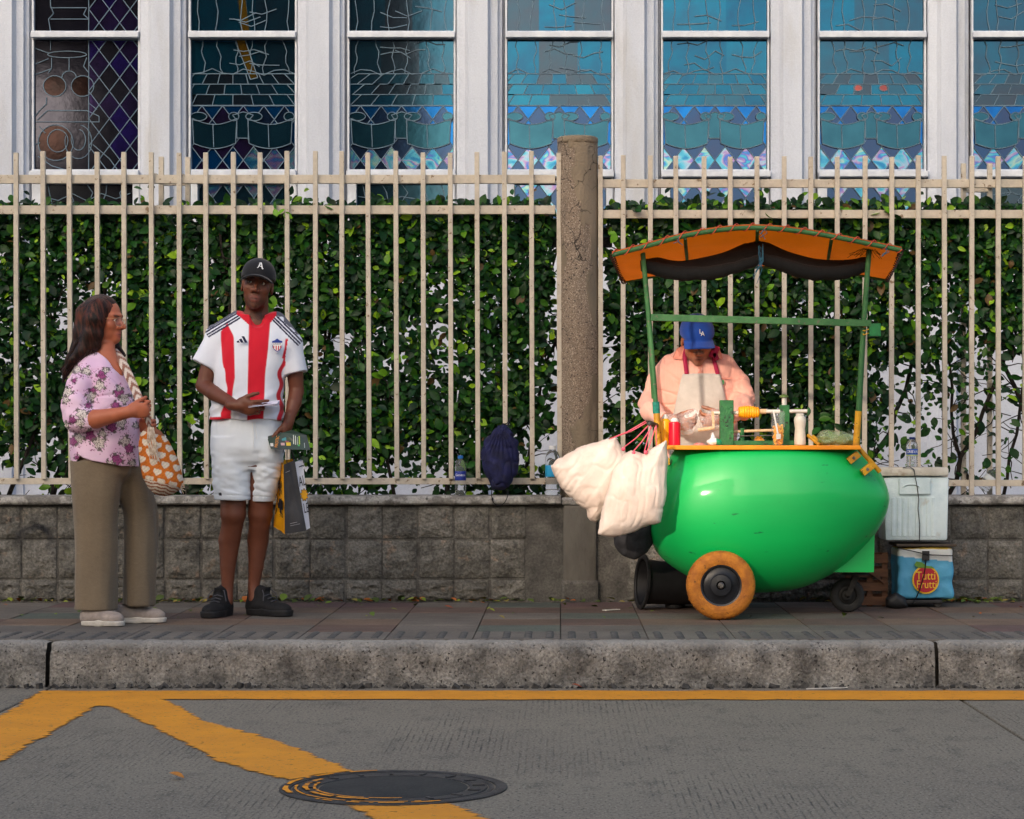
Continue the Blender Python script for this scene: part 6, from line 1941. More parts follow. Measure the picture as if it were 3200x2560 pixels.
def jer_col(v, n):
    px, py = proj(v); c = np.tile(WHITEC, (len(v), 1))
    wob = 1.8 * np.sin(py * .11)
    def soft(a, b_, extra):
        w = (sstep(-1.6, 1.6, px - a) * sstep(-1.6, 1.6, b_ - px) * extra)[:, None]; c[:] = c * (1 - w) + REDC * w
    soft(bnd(CR, py), bnd(CRr, py), 1.0)
    # side stripes start as a point under the shoulder seam
    soft(np.maximum(bnd(LS, py) + wob * (py > 1150), 690), bnd(LSr, py) - sstep(1060, 1005, py) * 20, sstep(-1.6, 1.6, py - 1008 - (712 - px).clip(0) * 1.3))
    wob2 = 5 * np.sin(py * .085) * (py > 1120)
    soft(bnd(RS, py) + wob2, bnd(RSr, py) + wob2, sstep(1056, 1062, py))
    slv = (px < 678 + (py - 1040).clip(0) * .03) & (py < 1165) | (px > 892) & (py < 1180) & (px > 884 + (1160 - py).clip(0) * .16)
    c[slv & (py > 1040)] = WHITEC
    # shoulder stripes
    for (ax, ay, bx_, by_) in ((748, 974, 648, 1034), (858, 980, 940, 1062)):
        L = math.hypot(bx_ - ax, by_ - ay); dx_, dy_ = (bx_ - ax) / L, (by_ - ay) / L
        t = (px - ax) * dx_ + (py - ay) * dy_; d = (px - ax) * (-dy_) + (py - ay) * dx_
        if ax > 800: pass
        else: d = -d
        side = (px < 752) if ax < 800 else (px > 852)
        on = side & (t > -4) & (t < L + 8)
        for k in (0, 9, 17):
            c[on & (np.abs(d - k - 1) < 2.6)] = NAVY
        c[side & (t > 0) & (d < -2) & (n[:, 2] > .55)] = NAVY * .8 + WHITEC * .1
    # collar
    dn = np.sqrt(((px - 802) / 1.0) ** 2 + ((py - 968) / 1.0) ** 2)
    vn = np.abs(px - 806) * .95 + (py - 1000)
    col = (py < 1036) & (((py > 985) & (np.abs(px - (804 + (py - 985) * .16)) < 60 - (py - 985) * .95)) | ((py <= 985) & (np.abs(px - 802) < 62)))
    c[col] = REDC
    hem = (py > 1303) & (px < 700); c[hem] = REDC
    return c
s.build("jersey", CLOTHM, man, color=jer_col, disp=jer_wr)
# emblem and chest mark
def surf_plate(pts_px, Yd, m, name, parent, thick=.0015):
    return MB().poly([W(x, y, Yd) for x, y in pts_px], thick).build(name, m, parent)
NAV = mat("m_navy_print", rgb(24, 30, 66), rough=.7); REDP = mat("m_red_print", rgb(200, 20, 44), rough=.7); WHP = mat("m_white_print", rgb(236, 236, 238), rough=.7); BLUP = mat("m_blue_print", rgb(34, 60, 150), rough=.7)
yj = Y0 - .1095
for k in range(3):
    x0_ = 741 + k * 12; hgt = (7, 13, 20)[k]
    surf_plate([(x0_, 1071), (x0_ + 8.5, 1071), (x0_ + 8.5 - hgt * .52, 1071 - hgt), (x0_ - hgt * .52 + (0 if k else 2), 1071 - hgt + (3 if k < 2 else 0))], yj - .004, NAV, "chest_mark", man)
sh = [(850, 1066), (858, 1064), (866, 1058), (874, 1064), (882, 1066), (881, 1084), (875, 1094), (866, 1100), (857, 1094), (851, 1084)]
cr = surf_plate(sh, yj - .006, BLUP, "club_crest", man, .003)
surf_plate([(852.5, 1078), (880, 1078), (879.5, 1084), (874, 1092), (866, 1097.5), (858, 1092), (852.5, 1084)], yj - .0068, WHP, "crest_field", cr, .0006)
for k, x in enumerate((855.5, 863, 870.5, 877)):
    surf_plate([(x - 1.6, 1080.5), (x + 1.6, 1080.5), (x + 1.4, 1089 if k in (0, 3) else 1095), (x - 1.4, 1089 if k in (0, 3) else 1095)], yj - .0074, REDP, "crest_stripe", cr, .0005)
surf_plate([(851, 1071.5), (881.5, 1071.5), (881, 1079), (851.5, 1079)], yj - .0074, WHP, "crest_band", cr, .0005)
text_mesh("crest_lettering", "JUNIOR", .0115, NAV, cr, FRONT(W(866.2, 1075.2, yj - .0082)), .0001)
# shorts
s = SDF((P(640, 0).x, Y0 - .20, P(0, 1582).z), (P(905, 0).x, Y0 + .20, P(0, 1285).z), .005)
s.stack([(P(0, 1470).z, P(778, 0).x, Y0, 78 * .001623, .090), (P(0, 1440).z, P(777, 0).x, Y0, 104 * .001623, .122), (P(0, 1400).z, P(775, 0).x, Y0, 114 * .001623, .138), (P(0, 1330).z, P(772, 0).x, Y0, 112 * .001623, .126), (P(0, 1292).z, P(772, 0).x, Y0, 104 * .001623, .115)], 0)
s.stack([(P(0, 1563).z, P(729, 0).x, Y0 - .01, 57 * .001623, .108), (P(0, 1500).z, P(726, 0).x, Y0 - .005, 63 * .001623, .122), (P(0, 1420).z, P(724, 0).x, Y0, 63 * .001623, .130), (P(0, 1370).z, P(727, 0).x, Y0, 60 * .001623, .120)], .02, n=2.2)
s.stack([(P(0, 1568).z, P(820, 0).x, Y0 + .03, 37 * .001623, .098), (P(0, 1500).z, P(833, 0).x, Y0 + .02, 46 * .001623, .115), (P(0, 1420).z, P(836, 0).x, Y0, 52 * .001623, .128), (P(0, 1370).z, P(832, 0).x, Y0, 50 * .001623, .120)], .006, n=2.2)
s.cone(P(796, 1450, -.150), P(787, 1590, -.11), .006, .024, .014, sub=True)
def sh_wr(v, n):
    px, py = proj(v)
    a = .004 * vnoise(v, (12, 10, 7), 11) + .0035 * vnoise(v, (30, 20, 50), 12) * sstep(1380, 1440, py) * sstep(1560, 1530, py)
    a += .0035 * vnoise(v, (70, 30, 6), 13) * sstep(1360, 1315, py)
    a -= .0035 * sstep(2.2, 0, np.abs(py - 1548 - (px - 730) * .05)) * (py > 1520)
    r_ = np.abs(vnoise(np.stack([v[:, 0] * 4, v[:, 1] * 6, v[:, 2] * 26 + v[:, 0] * 5], 1), (1, 1, 1), 14)); a -= .005 * (1 - np.minimum(1, r_ * 4)) * sstep(1400, 1460, py) * sstep(1550, 1530, py)
    return a
SHC = np.array(rgb(222, 230, 238))
def sh_col(v, n):
    px, py = proj(v); c = np.tile(SHC, (len(v), 1)); m_ = (np.abs(px - 688) < 4.5) & (np.abs(py - 1544) < 4.5) & (n[:, 1] < 0); c[m_] = np.array(rgb(24, 26, 40)); return c
s.build("shorts", CLOTHM, man, color=sh_col, disp=sh_wr)
MB().tube([P(789, 1318, -.125), P(791, 1350, -.14), P(793, 1385, -.146), P(790, 1402, -.146)], .0022, 5).tube([P(796, 1318, -.125), P(800, 1345, -.14), P(803, 1372, -.146)], .0022, 5).build("drawcord", mat("m_cordw", rgb(226, 230, 232), rough=.8), man)
# shoes
SHOEB = mat("m_shoe_black", rgb(24, 24, 27), rgb(17, 17, 19), rough=.8, scale=60, bump=.3, bscale=220)
SOLEB = mat("m_sole_black", rgb(34, 34, 37), rgb(24, 24, 26), rough=.6, scale=60)
LACE = mat("m_lace", rgb(74, 74, 80), rough=.8)
for (hx, hd, yaw) in ((709, .09, R(-101)), (779, .10, R(-38))):
    h_ = P(hx, 0, hd)
    M, up = shoe(man, (h_.x, h_.y), yaw, .292, .112, .140, SHOEB, SOLEB, sole_h=.034)
    for k in range(5):
        x = .112 + k * .024; z = .118 - k * .0135
        MB().tube([M @ Vector((x, -.026, z - .004)), M @ Vector((x + .008, 0, z + .004)), M @ Vector((x, .026, z - .004))], .0032, 5).build("lace", LACE, up, smooth=60)
    for sg in (-1, 1):
        MB().tube([M @ Vector((.105, sg * .004, .126)), M @ Vector((.125, sg * .03, .130)), M @ Vector((.148, sg * .042, .112)), M @ Vector((.152, sg * .050, .078))], .0028, 5).build("lace", LACE, up, smooth=60)
    MB().box((.062, -.020, .110), (.070, .020, .165), bev=.003, M=M @ Matrix.Translation((.03, 0, 0)) @ Matrix.Rotation(R(14), 4, 'Y')).build("tongue", SHOEB, up)
    MB().box((.0, -.012, .115), (.009, .012, .165), bev=.003, M=M).build("heel_tab", SHOEB, up)
# cap
def cap(parent, M, k, colr, name, tilt=0.0, brim_len=.072, front=.0):
    c_ = M @ Vector((0, -.03, .05)); 
    s = SDF((c_.x - .16, c_.y - .19, c_.z - .17), (c_.x + .16, c_.y + .17, c_.z + .17), .0042)
    K = M @ Matrix.Scale(k, 4)
    s.frame(K)
    s.ell((0, .010, .040), (.0865, .106, .090), 0)
    s.ell((0, -.030, .060), (.072, .066, .064), .02)
    Mi = np.array(K.inverted())
    def cut(X, Y, Z, f):
        y = Mi[1, 0] * X + Mi[1, 1] * Y + Mi[1, 2] * Z + Mi[1, 3]; z = Mi[2, 0] * X + Mi[2, 1] * Y + Mi[2, 2] * Z + Mi[2, 3]
        return np.maximum(f, ((.028 - .12 * np.maximum(y, 0)) - z) * k)
    s.frame(); s.fieldmod(cut); s.frame(K)
    # curved peak
    for i in range(-16, 17):
        a = i / 16; x = a * .074; zz_ = .036 - .020 * a * a
        ln = brim_len * math.sqrt(max(0, 1 - (a * .93) ** 2)) + .018
        s.cone((x * .92, -.070 + .030 * a * a, zz_), (x, -.082 - ln + .012 * a * a, zz_ - .012), .0052, .0042, .004)
    s.ell((0, .012, .131), (.008, .008, .005), .003)
    s.frame()
    def cl(v, n): 
        c = np.tile(np.array(colr), (len(v), 1)); return c
    return s.build(name, CLOTHM, parent, color=cl)
cp_ = cap(man, MHC_, KH * 1.02, rgb(15, 16, 24), "cap")
WHL = mat("m_white_thread", rgb(232, 234, 238), rough=.7)
# old-style letter A on the cap front
lm_ = MB()
MA = MHC_ @ frame((.010, -.0965, .084), (1, 0, 0), (0, .28, 1), (0, -1, .28))
A_ = [[(-.0005, .0175), (.0035, .0175), (.0125, -.0115), (.0165, -.0105), (.0135, -.0155), (.0095, -.0150), (.0068, -.0110)],
      [(-.0005, .0175), (-.0085, .0140), (-.0080, .0115), (-.0030, .0130), (.0010, .0120)],
      [(-.0075, .0085), (-.0030, .0095), (.0005, .0100), (-.0085, -.0095), (-.0135, -.0125), (-.0160, -.0095), (-.0110, -.0085)],
      [(-.0055, -.0030), (-.0045, -.0008), (.0070, -.0018), (.0075, -.0042)]]
for i, pl in enumerate(A_):
    lm_.poly([MA @ Vector((x * 1.05, y * 1.05, .0012 + .0004 * i)) for x, y in pl], .004, tuple(-(MA.to_3x3() @ Vector((0, 0, 1)))))
lm_.build("cap_letter", WHL, cp_)

# ---- things the man holds
lf = thing("leaflet", P(770, 1275, -.24), "folded white leaflet in the man's right hand", "leaflet")
for k in range(3):
    a, b_ = P(776, 1274 - 4 * k, -.235 + .004 * k), P(866, 1262 + 4 * k, -.235)
    d_ = Vector((0, .11, .02))
    MB().add([a, b_, b_ + d_, a + d_], [(0, 1, 2, 3)]).build("sheet", mat("m_paper_lilac", rgb(222, 220, 234), rgb(206, 204, 224), rough=.7, scale=20), lf, solid=.001)
fl_ = thing("flyer", P(894, 1380, -.12), "dark printed flyer with orange title in the man's left hand", "flyer")
FD = mat("m_flyer_dark", rgb(44, 56, 58), rgb(38, 64, 56), rough=.35, scale=14)
Yf = Y0 - .15
fc = [(834, 1364), (882, 1352), (912, 1344), (958, 1360), (970, 1406), (846, 1404)]
MB().poly([W(x, y, Yf + (.04 if y < 1370 else 0)) for x, y in fc], .0012).build("card", FD, fl_)
Mf = frame(W(862, 1383, Yf - .002), (.14, 0, 1), (-1, -.05, .14), (0, -1, -.4))
text_mesh("title_lettering", "PIROTEC", .0215, mat("m_flyer_orange", rgb(240, 150, 40), rough=.6), fl_, frame(W(866, 1380, Yf - .004), (.12, .9 * .35, 1), (-1, 0, .12), (0, -1, .3)), .0002, sx=.72)
for (x, y, w_, h_, c_) in ((888, 1372, 14, 10, rgb(60, 140, 150)), (902, 1374, 10, 10, rgb(66, 80, 60)), (884, 1388, 12, 8, rgb(196, 160, 164)), (902, 1388, 14, 10, rgb(216, 190, 50)), (898, 1380, 12, 5, rgb(150, 90, 100)), (936, 1376, 4, 26, rgb(150, 180, 70)), (918, 1374, 2.4, 28, rgb(206, 214, 206)), (924, 1376, 2.4, 28, rgb(196, 206, 196)), (930, 1378, 1.6, 24, rgb(180, 190, 184)), (850, 1390, 9, 10, rgb(206, 210, 210)), (934, 1392, 6, 5, rgb(60, 170, 90)), (952, 1392, 2.2, 16, rgb(150, 164, 166))):
    dy_ = lambda yy: Yf - .003 + (.04 * max(0, (1404 - yy) / 45))
    MB().poly([W(x - w_ / 2, y + h_ / 2, dy_(y + h_ / 2)), W(x + w_ / 2, y + h_ / 2, dy_(y + h_ / 2)), W(x + w_ / 2 - 1, y - h_ / 2, dy_(y - h_ / 2)), W(x - w_ / 2 - 1, y - h_ / 2, dy_(y - h_ / 2))]).build("print_block", mat("m_fl_%d" % int(x * 10 + y), c_, rough=.5), fl_)
# two paper bags
PYL = mat("m_bag_yellow", rgb(238, 172, 14), rgb(226, 156, 12), rough=.55, scale=12)
PBK = mat("m_bag_black", rgb(52, 52, 56), rgb(42, 42, 46), rough=.55, scale=10, bump=.25, bscale=18)
PWH = mat("m_bag_white", rgb(226, 226, 232), rgb(212, 212, 220), rough=.55, scale=10, bump=.2, bscale=18)
INK = mat("m_ink", rgb(26, 26, 34), rough=.6)
Yb = Y0 - .10
sb = thing("shopping_bag", P(880, 1672, -.1), "yellow and black paper shopping bag in the man's left hand", "bag")
# corners: left face yellow turns away to the left, front face black
A0, A1 = W(879, 1442, Yb + .11), W(858, 1652, Yb + .13)
A0 = W(877, 1440, Yb + .12); A1 = W(854, 1645, Yb + .15)
B0, B1 = W(886, 1452, Yb), W(890, 1669, Yb)
C0, C1 = W(921, 1438, Yb + .02), W(957, 1659, Yb + .02)
D0, D1 = W(915, 1434, Yb + .15), W(925, 1640, Yb + .17)
def quadgrid(a, b_, c, d, n, amp, seed, m, name, parent):
    def f(u, v):
        p = a.lerp(b_, u).lerp(d.lerp(c, u), v); nrm = (b_ - a).cross(d - a).normalized()
        return p + nrm * amp * (fbm(u * 2.5 + seed, v * 3, seed, 3)) * min(1, 6 * min(u, 1 - u) + .1)
    return MB().grid(f, n, n).build(name, m, parent, smooth=60)
yp = quadgrid(A0, B0, B1, A1, 8, .006, 2, PYL, "side_panel", sb)
bk = quadgrid(B0, C0, C1, B1, 10, .012, 5, PBK, "front_panel", sb)
quadgrid(D0, A0, A1, D1, 6, .004, 7, PYL, "back_panel", sb)
quadgrid(C0, D0, D1, C1, 6, .006, 9, PWH, "side_panel", sb)
MB().add([A1, B1, C1, D1], [(0, 1, 2, 3)]).build("bottom", PBK, sb)
def face_pt(a, b_, c, d, u, v, off):
    p = a.lerp(b_, u).lerp(d.lerp(c, u), v); return p - (b_ - a).cross(d - a).normalized() * off
ir = random.Random(4)
for k in range(20):
    u, v = ir.uniform(.12, .85), ir.uniform(.2, .72)
    sgn = .0072
    pts = [face_pt(A0, B0, B1, A1, u + .12 * math.sin(i * 1.1 + k) * (i / 4), v + .03 * i + .015 * math.cos(i * 2 + k), sgn) for i in range(5)]
    MB().tube(pts, .0015, 4).build("ink_stroke", INK, yp)
MB().add([face_pt(A0, B0, B1, A1, u, v, .0070) for u, v in ((.55, .52), (.98, .53), (.98, .66), (.4, .68))], [(0, 1, 2, 3)]).build("ink_patch", INK, yp)
for v, w_ in ((.12, .35), (.86, .5), (.89, .62)):
    MB().add([face_pt(B0, C0, C1, B1, .1 + (.3 if v > .5 else 0) * .5, v, .0125), face_pt(B0, C0, C1, B1, .1 + w_, v - .006, .0125), face_pt(B0, C0, C1, B1, .1 + w_, v, .0125), face_pt(B0, C0, C1, B1, .1 + (.3 if v > .5 else 0) * .5, v + .006, .0125)], [(0, 1, 2, 3)]).build("small_print", mat("m_small_print", rgb(150, 150, 154), rough=.6), bk)
wb = thing("shopping_bag", P(948, 1658, -.06), "white paper shopping bag with black letters beside the yellow and black one", "bag")
E0, E1 = W(918, 1446, Yb + .05), W(958, 1656, Yb + .05)
G0, G1 = W(946, 1438, Yb + .07), W(969, 1650, Yb + .07)
H0, H1 = W(940, 1436, Yb + .16), W(962, 1648, Yb + .16)
wf = quadgrid(E0, G0, G1, E1, 8, .004, 3, PWH, "front_panel", wb)
quadgrid(G0, H0, H1, G1, 6, .004, 4, PWH, "side_panel", wb)
quadgrid(H0, E0, E1, H1, 4, .002, 6, PWH, "back_panel", wb)
MB().add([E1, G1, H1], [(0, 1, 2)]).build("bottom", PWH, wb)
def Mface(u, v, off):
    o_ = face_pt(E0, G0, G1, E1, u, v, off); x = (G0 - E0).normalized(); y = (E0 - E1).normalized()
    y = (face_pt(E0, G0, G1, E1, u, v - .1, 0) - face_pt(E0, G0, G1, E1, u, v + .1, 0)).normalized()
    return frame(o_, x, y, x.cross(y))
text_mesh("bag_lettering", "AL", .074, INK, wf, Mface(.58, .30, .0045), .0003, sx=.42)
text_mesh("bag_lettering", "LE", .070, INK, wf, Mface(.62, .70, .0045), .0003, sx=.40)
Mo = Mface(.60, .50, .0048)
MB().poly([Mo @ Vector(((.0185 + .0035 * math.cos(9 * t)) * math.cos(t), (.028 + .005 * math.cos(9 * t)) * math.sin(t), 0)) for t in np.linspace(0, 2 * PI, 54, endpoint=False)]).build("yellow_blot", PYL, wf)
MB().tube([Mo @ Vector(((.0185 + .0035 * math.cos(9 * t)) * math.cos(t), (.028 + .005 * math.cos(9 * t)) * math.sin(t), .001)) for t in np.linspace(0, 2 * PI, 55)], .0011, 4, cap=False).build("blot_outline", INK, wf)
MB().add([face_pt(E0, G0, G1, E1, u, v, .0045) for u, v in ((.45, .075), (.98, .07), (.98, .085), (.45, .09))], [(0, 1, 2, 3)]).build("small_print", INK, wf)
hp_ = P(893, 1362, -.10)
for t_, q0, q1 in ((sb, A0, hp_), (sb, C0, hp_), (sb, B0.lerp(C0, .3), hp_), (wb, E0, hp_ + Vector((.008, 0, 0))), (wb, G0.lerp(H0, .3), hp_ + Vector((.01, 0, 0)))):
    MB().tube([q0, q0.lerp(q1, .5) + Vector((.004, 0, .0)), q1], .0024, 6).build("cord_handle", INK, t_, smooth=60)
# ---------------------------------------------------------------- the woman
Y0 = 10.84
PXM = Y0 / F
P = lambda x, y, d=0.0: W(x, y, Y0 + d)
wom = thing("person", (P(340, 0).x, Y0, PAVE), "long-haired woman in pink floral blouse and wide khaki trousers, seen in profile", "person")
MW = Matrix.Translation(P(326, 1001)) @ Matrix.Rotation(R(73), 4, 'Z') @ Matrix.Rotation(R(2), 4, 'X')
KW = .93
s = SDF((P(185, 0).x, Y0 - .40, P(0, 1500).z), (P(500, 0).x, Y0 + .28, P(0, 915).z), .005)
head(s, MW, KW, nose=1.1, lips=1.05, jaw=1.0, ears=False, nout=.007)
s.cone(P(322, 1045), P(314, 1110), .050, .058, .02)
s.stack([(P(0, 1480).z, P(330, 0).x, Y0, .12, .155), (P(0, 1300).z, P(326, 0).x, Y0, .125, .15), (P(0, 1200).z, P(324, 0).x, Y0, .128, .15), (P(0, 1150).z, P(318, 0).x, Y0, .102, .135), (P(0, 1112).z, P(314, 0).x, Y0, .070, .09), (P(0, 1085).z, P(314, 0).x, Y0, .05, .055)], .03)
s.cone(P(334, 1100, -.035), P(377, 1166, -.075), .040, .010, .03)
elN, wrN = P(243, 1316, -.205), P(402, 1288, -.27)
s.chain([P(272, 1168, -.13), P(250, 1240, -.185), elN], [.034, .036, .040], .008)
s.chain([elN, P(300, 1310, -.24), wrN], [.043, .044, .027], .008)
hand(s, wrN, (1, .15, .16), (-.1, -.25, 1), (0, -1, -.2), .94, curl=(1.05, 1.1, 1.15, 1.2), thumb=(.35, .55))
elF, wrF = P(330, 1330, .16), P(428, 1334, .02)
s.chain([elF, wrF], [.04, .026], .008)
hand(s, wrF, (1, -.2, .05), (0, -.2, 1), (0, 1, 0), .9, curl=(1.0, 1.05, 1.1, 1.15), thumb=(.4, .4))
SK2 = rgb(184, 106, 76)
def wom_col(v, n):
    c = head_color(v, MW, KW, SK2, rgb(160, 84, 72), rgb(70, 44, 34)); c *= (1 + .07 * vnoise(v, (26, 26, 26), 8))[:, None]; return c
s.build("body", SKIN, wom, color=wom_col)
eyes(wom, MW, KW, (0, -1, -.05), iris=rgb(50, 30, 22))
# blouse
s = SDF((P(180, 0).x, Y0 - .36, P(0, 1480).z), (P(470, 0).x, Y0 + .27, P(0, 1080).z), .0042)
a_ = lambda px: px * PXM
s.stack([(P(0, 1458).z, P(330, 0).x, Y0, a_(103), .185), (P(0, 1400).z, P(327, 0).x, Y0, a_(108), .190), (P(0, 1320).z, P(328, 0).x, Y0, a_(110), .185), (P(0, 1255).z, P(326, 0).x, Y0, a_(104), .178), (P(0, 1205).z, P(322, 0).x, Y0, a_(97), .175), (P(0, 1160).z, P(313, 0).x, Y0, a_(80), .165), (P(0, 1130).z, P(308, 0).x, Y0, a_(60), .130), (P(0, 1102).z, P(306, 0).x, Y0, a_(42), .080)], 0, n=2.2)
s.chain([P(280, 1158, -.105), P(250, 1204, -.155), P(236, 1262, -.185)], [.050, .058, .064], .012)
s.chain([P(238, 1262, -.19), P(238, 1312, -.195)], [.066, .060], .012)
M, L = tube_frame(P(232, 1308, -.195), P(296, 1310, -.235)); s.frame(M)
s.stack([(0, 0, 0, .058, .058), (L * .6, 0, 0, .056, .056), (L, 0, 0, .046, .046)], .02); s.frame()
s.cone(P(318, 1070, -.01), P(318, 1112, -.01), .066, .066, .008, sub=True)
s.cone(P(342, 1082, -.06), P(388, 1174, -.125), .060, .010, .006, sub=True)
s.cone(P(350, 1080, .0), P(392, 1172, -.07), .050, .008, .006, sub=True)
def hemcut(X, Y, Z, f):
    px = CX + X / Y * F; py = CY - (Z - CAM_Z) / Y * F
    edge = np.where(px < 252, 1462 - (px - 228) * 1.6, 1424 + (px - 252).clip(0) ** .62 * 1.65)
    edge = np.where(px < 228, 1462, edge)
    return np.maximum(f, (py - edge) * PXM)
s.fieldmod(hemcut)
def bl_wr(v, n):
    px, py = proj(v); a = .006 * vnoise(v, (10, 10, 5), 21) + .003 * vnoise(v, (26, 26, 16), 22)
    r_ = np.abs(vnoise(np.stack([v[:, 0] * 9 + v[:, 2] * 10, v[:, 1] * 7, v[:, 2] * 14 - v[:, 0] * 6], 1), (1, 1, 1), 23)); return a - .005 * (1 - np.minimum(1, r_ * 4)) * (py < 1330) * (py > 1130)
PK, PKS = np.array(rgb(240, 206, 230)), np.array(rgb(230, 190, 220))
fr_ = random.Random(12)
FLW = []
for (x, y, k, r_) in ((270, 1160, 0, 15), (242, 1155, 0, 14), (318, 1172, 1, 16), (331, 1157, 0, 11), (212, 1225, 0, 16), (206, 1250, 0, 12), (312, 1205, 0, 17), (290, 1222, 1, 12), (284, 1240, 0, 17), (276, 1268, 1, 11), (372, 1228, 1, 17), (388, 1246, 0, 17), (372, 1213, 0, 10), (362, 1268, 1, 14), (255, 1295, 0, 19), (250, 1322, 0, 15), (226, 1313, 1, 13), (288, 1290, 1, 11), (282, 1362, 1, 18), (310, 1384, 0, 21), (320, 1355, 0, 13), (246, 1370, 0, 17), (226, 1380, 1, 16), (350, 1335, 1, 17), (378, 1322, 0, 18), (392, 1380, 0, 18), (404, 1402, 1, 16), (364, 1438, 1, 19), (345, 1452, 0, 15), (425, 1330, 0, 10), (240, 1430, 1, 9), (414, 1448, 0, 12), (420, 1240, 0, 11), (232, 1190, 1, 9), (345, 1300, 0, 10), (205, 1330, 0, 12)):
    FLW.append((x, y, k, r_))
def bl_col(v, n):
    px, py = proj(v); c = np.tile(PK, (len(v), 1)); nz_ = vnoise(v, (14, 14, 14), 31); c = c + (PKS - PK) * sstep(-.2, .6, nz_)[:, None]
    # little sprigs
    q = np.stack([px * .16, py * .16, px * 0], 1); sp = vnoise(q, (1, 1, 1), 41); sp2 = vnoise(q * 2.1, (1, 1, 1), 42)
    near = np.full(len(v), 1e9)
    for (x, y, k, r_) in FLW: near = np.minimum(near, np.hypot(px - x, py - y) / r_)
    m_ = (near < 1.9) & (sp2 > .52) & (sp > .0); c[m_] = np.array(rgb(150, 62, 118))
    m_ = (near < 1.4) & (sp2 < -.5); c[m_] = np.array(rgb(72, 58, 62))
    for (x, y, k, r_) in FLW:
        d = np.hypot(px - x, py - y); a = np.arctan2(py - y, px - x); rr_ = r_ * (.86 + .14 * np.cos(5 * a + x))
        ins = d < rr_
        lf_ = (d < r_ * 1.25) & (~ins) & (np.cos(3 * a + y) > .62); c[lf_] = np.array(rgb(110, 98, 98))
        sw = np.sin(d * 1.25 + a * 1.5 + x); base = np.array(rgb(222, 210, 204)) if k == 0 else np.array(rgb(158, 74, 130)); dk = np.array(rgb(84, 70, 70)) if k == 0 else np.array(rgb(92, 28, 76))
        c[ins] = base; c[ins & (sw > .72)] = dk
        c[ins & (d > rr_ - 1.8)] = dk
    return c
s.build("blouse", CLOTHM, wom, color=bl_col, disp=bl_wr)
# trousers
s = SDF((P(215, 0).x, Y0 - .22, P(0, 1915).z), (P(500, 0).x, Y0 + .27, P(0, 1400).z), .005)
s.stack([(P(0, 1520).z, P(326, 0).x, Y0, a_(60), .10), (P(0, 1480).z, P(330, 0).x, Y0, a_(88), .145), (P(0, 1410).z, P(330, 0).x, Y0, a_(98), .168)], 0)
s.stack([(P(0, 1902).z, P(306, 0).x, Y0 - .06, a_(64), .112), (P(0, 1800).z, P(308, 0).x, Y0 - .06, a_(65), .105), (P(0, 1708).z, P(312, 0).x, Y0 - .06, a_(66), .105), (P(0, 1620).z, P(310, 0).x, Y0 - .06, a_(66), .110), (P(0, 1540).z, P(311, 0).x, Y0 - .06, a_(74), .115), (P(0, 1440).z, P(312, 0).x, Y0 - .05, a_(82), .12)], .012, n=2.4)
s.stack([(P(0, 1894).z, P(420, 0).x, Y0 + .11, a_(48), .110), (P(0, 1708).z, P(427, 0).x, Y0 + .11, a_(51), .105), (P(0, 1611).z, P(426, 0).x, Y0 + .12, a_(50), .105), (P(0, 1540).z, P(408, 0).x, Y0 + .10, a_(56), .11), (P(0, 1460).z, P(384, 0).x, Y0 + .08, a_(62), .12), (P(0, 1415).z, P(370, 0).x, Y0 + .06, a_(60), .11)], .02, n=2.4)
def tr_wr(v, n):
    a = .009 * vnoise(v, (15, 15, 1.6), 51) + .004 * vnoise(v, (34, 34, 4), 52); px, py = proj(v); return a + .004 * vnoise(v, (40, 40, 3), 53) * sstep(1800, 1890, py)
KH_ = np.array(rgb(118, 103, 83))
def tr_col(v, n):
    px, py = proj(v); c = np.tile(KH_, (len(v), 1)); q = np.stack([px, py, px * 0], 1)
    ring = np.sin(np.hypot((px % 34) - 17, (py % 40) - 20) * 1.1); c *= (1 + .05 * ring + .06 * vnoise(q, (.02, .012, 1), 61) + .09 * vnoise(q, (.22, .55, 1), 62) + .06 * vnoise(q, (.10, .9, 1), 63))[:, None]; return c
s.build("trousers", CLOTHM, wom, color=tr_col, disp=tr_wr)
# ankles and shoes
s = SDF((P(240, 0).x, Y0 - .24, PAVE + .02), (P(520, 0).x, Y0 + .3, P(0, 1840).z), .005)
s.cone(P(308, 1850, -.06), P(296, 1925, -.08), .034, .036, 0).cone(P(298, 1915, -.08), P(330, 1935, -.10), .036, .03, .01)
s.cone(P(425, 1850, .11), P(408, 1918, .10), .034, .036, 0).cone(P(408, 1910, .10), P(450, 1928, .09), .036, .03, .01)
s.build("ankles", SKIN, wom, color=lambda v, n: np.tile(np.array(SK2), (len(v), 1)))
SHG = mat("m_shoe_taupe", rgb(164, 152, 144), rgb(150, 138, 131), rough=.85, scale=40, bump=.3, bscale=260)
SOLW = mat("m_sole_white", rgb(206, 200, 192), rgb(188, 182, 172), rough=.7, scale=30)
hA = W(258, 0, 10.74); hB = W(362, 0, 10.93)
shoe(wom, (hA.x, hA.y), R(-14), .215, .088, .078, SHG, SOLW, low_cut=True)
shoe(wom, (hB.x, hB.y), R(-4), .248, .088, .080, SHG, SOLW, low_cut=True)
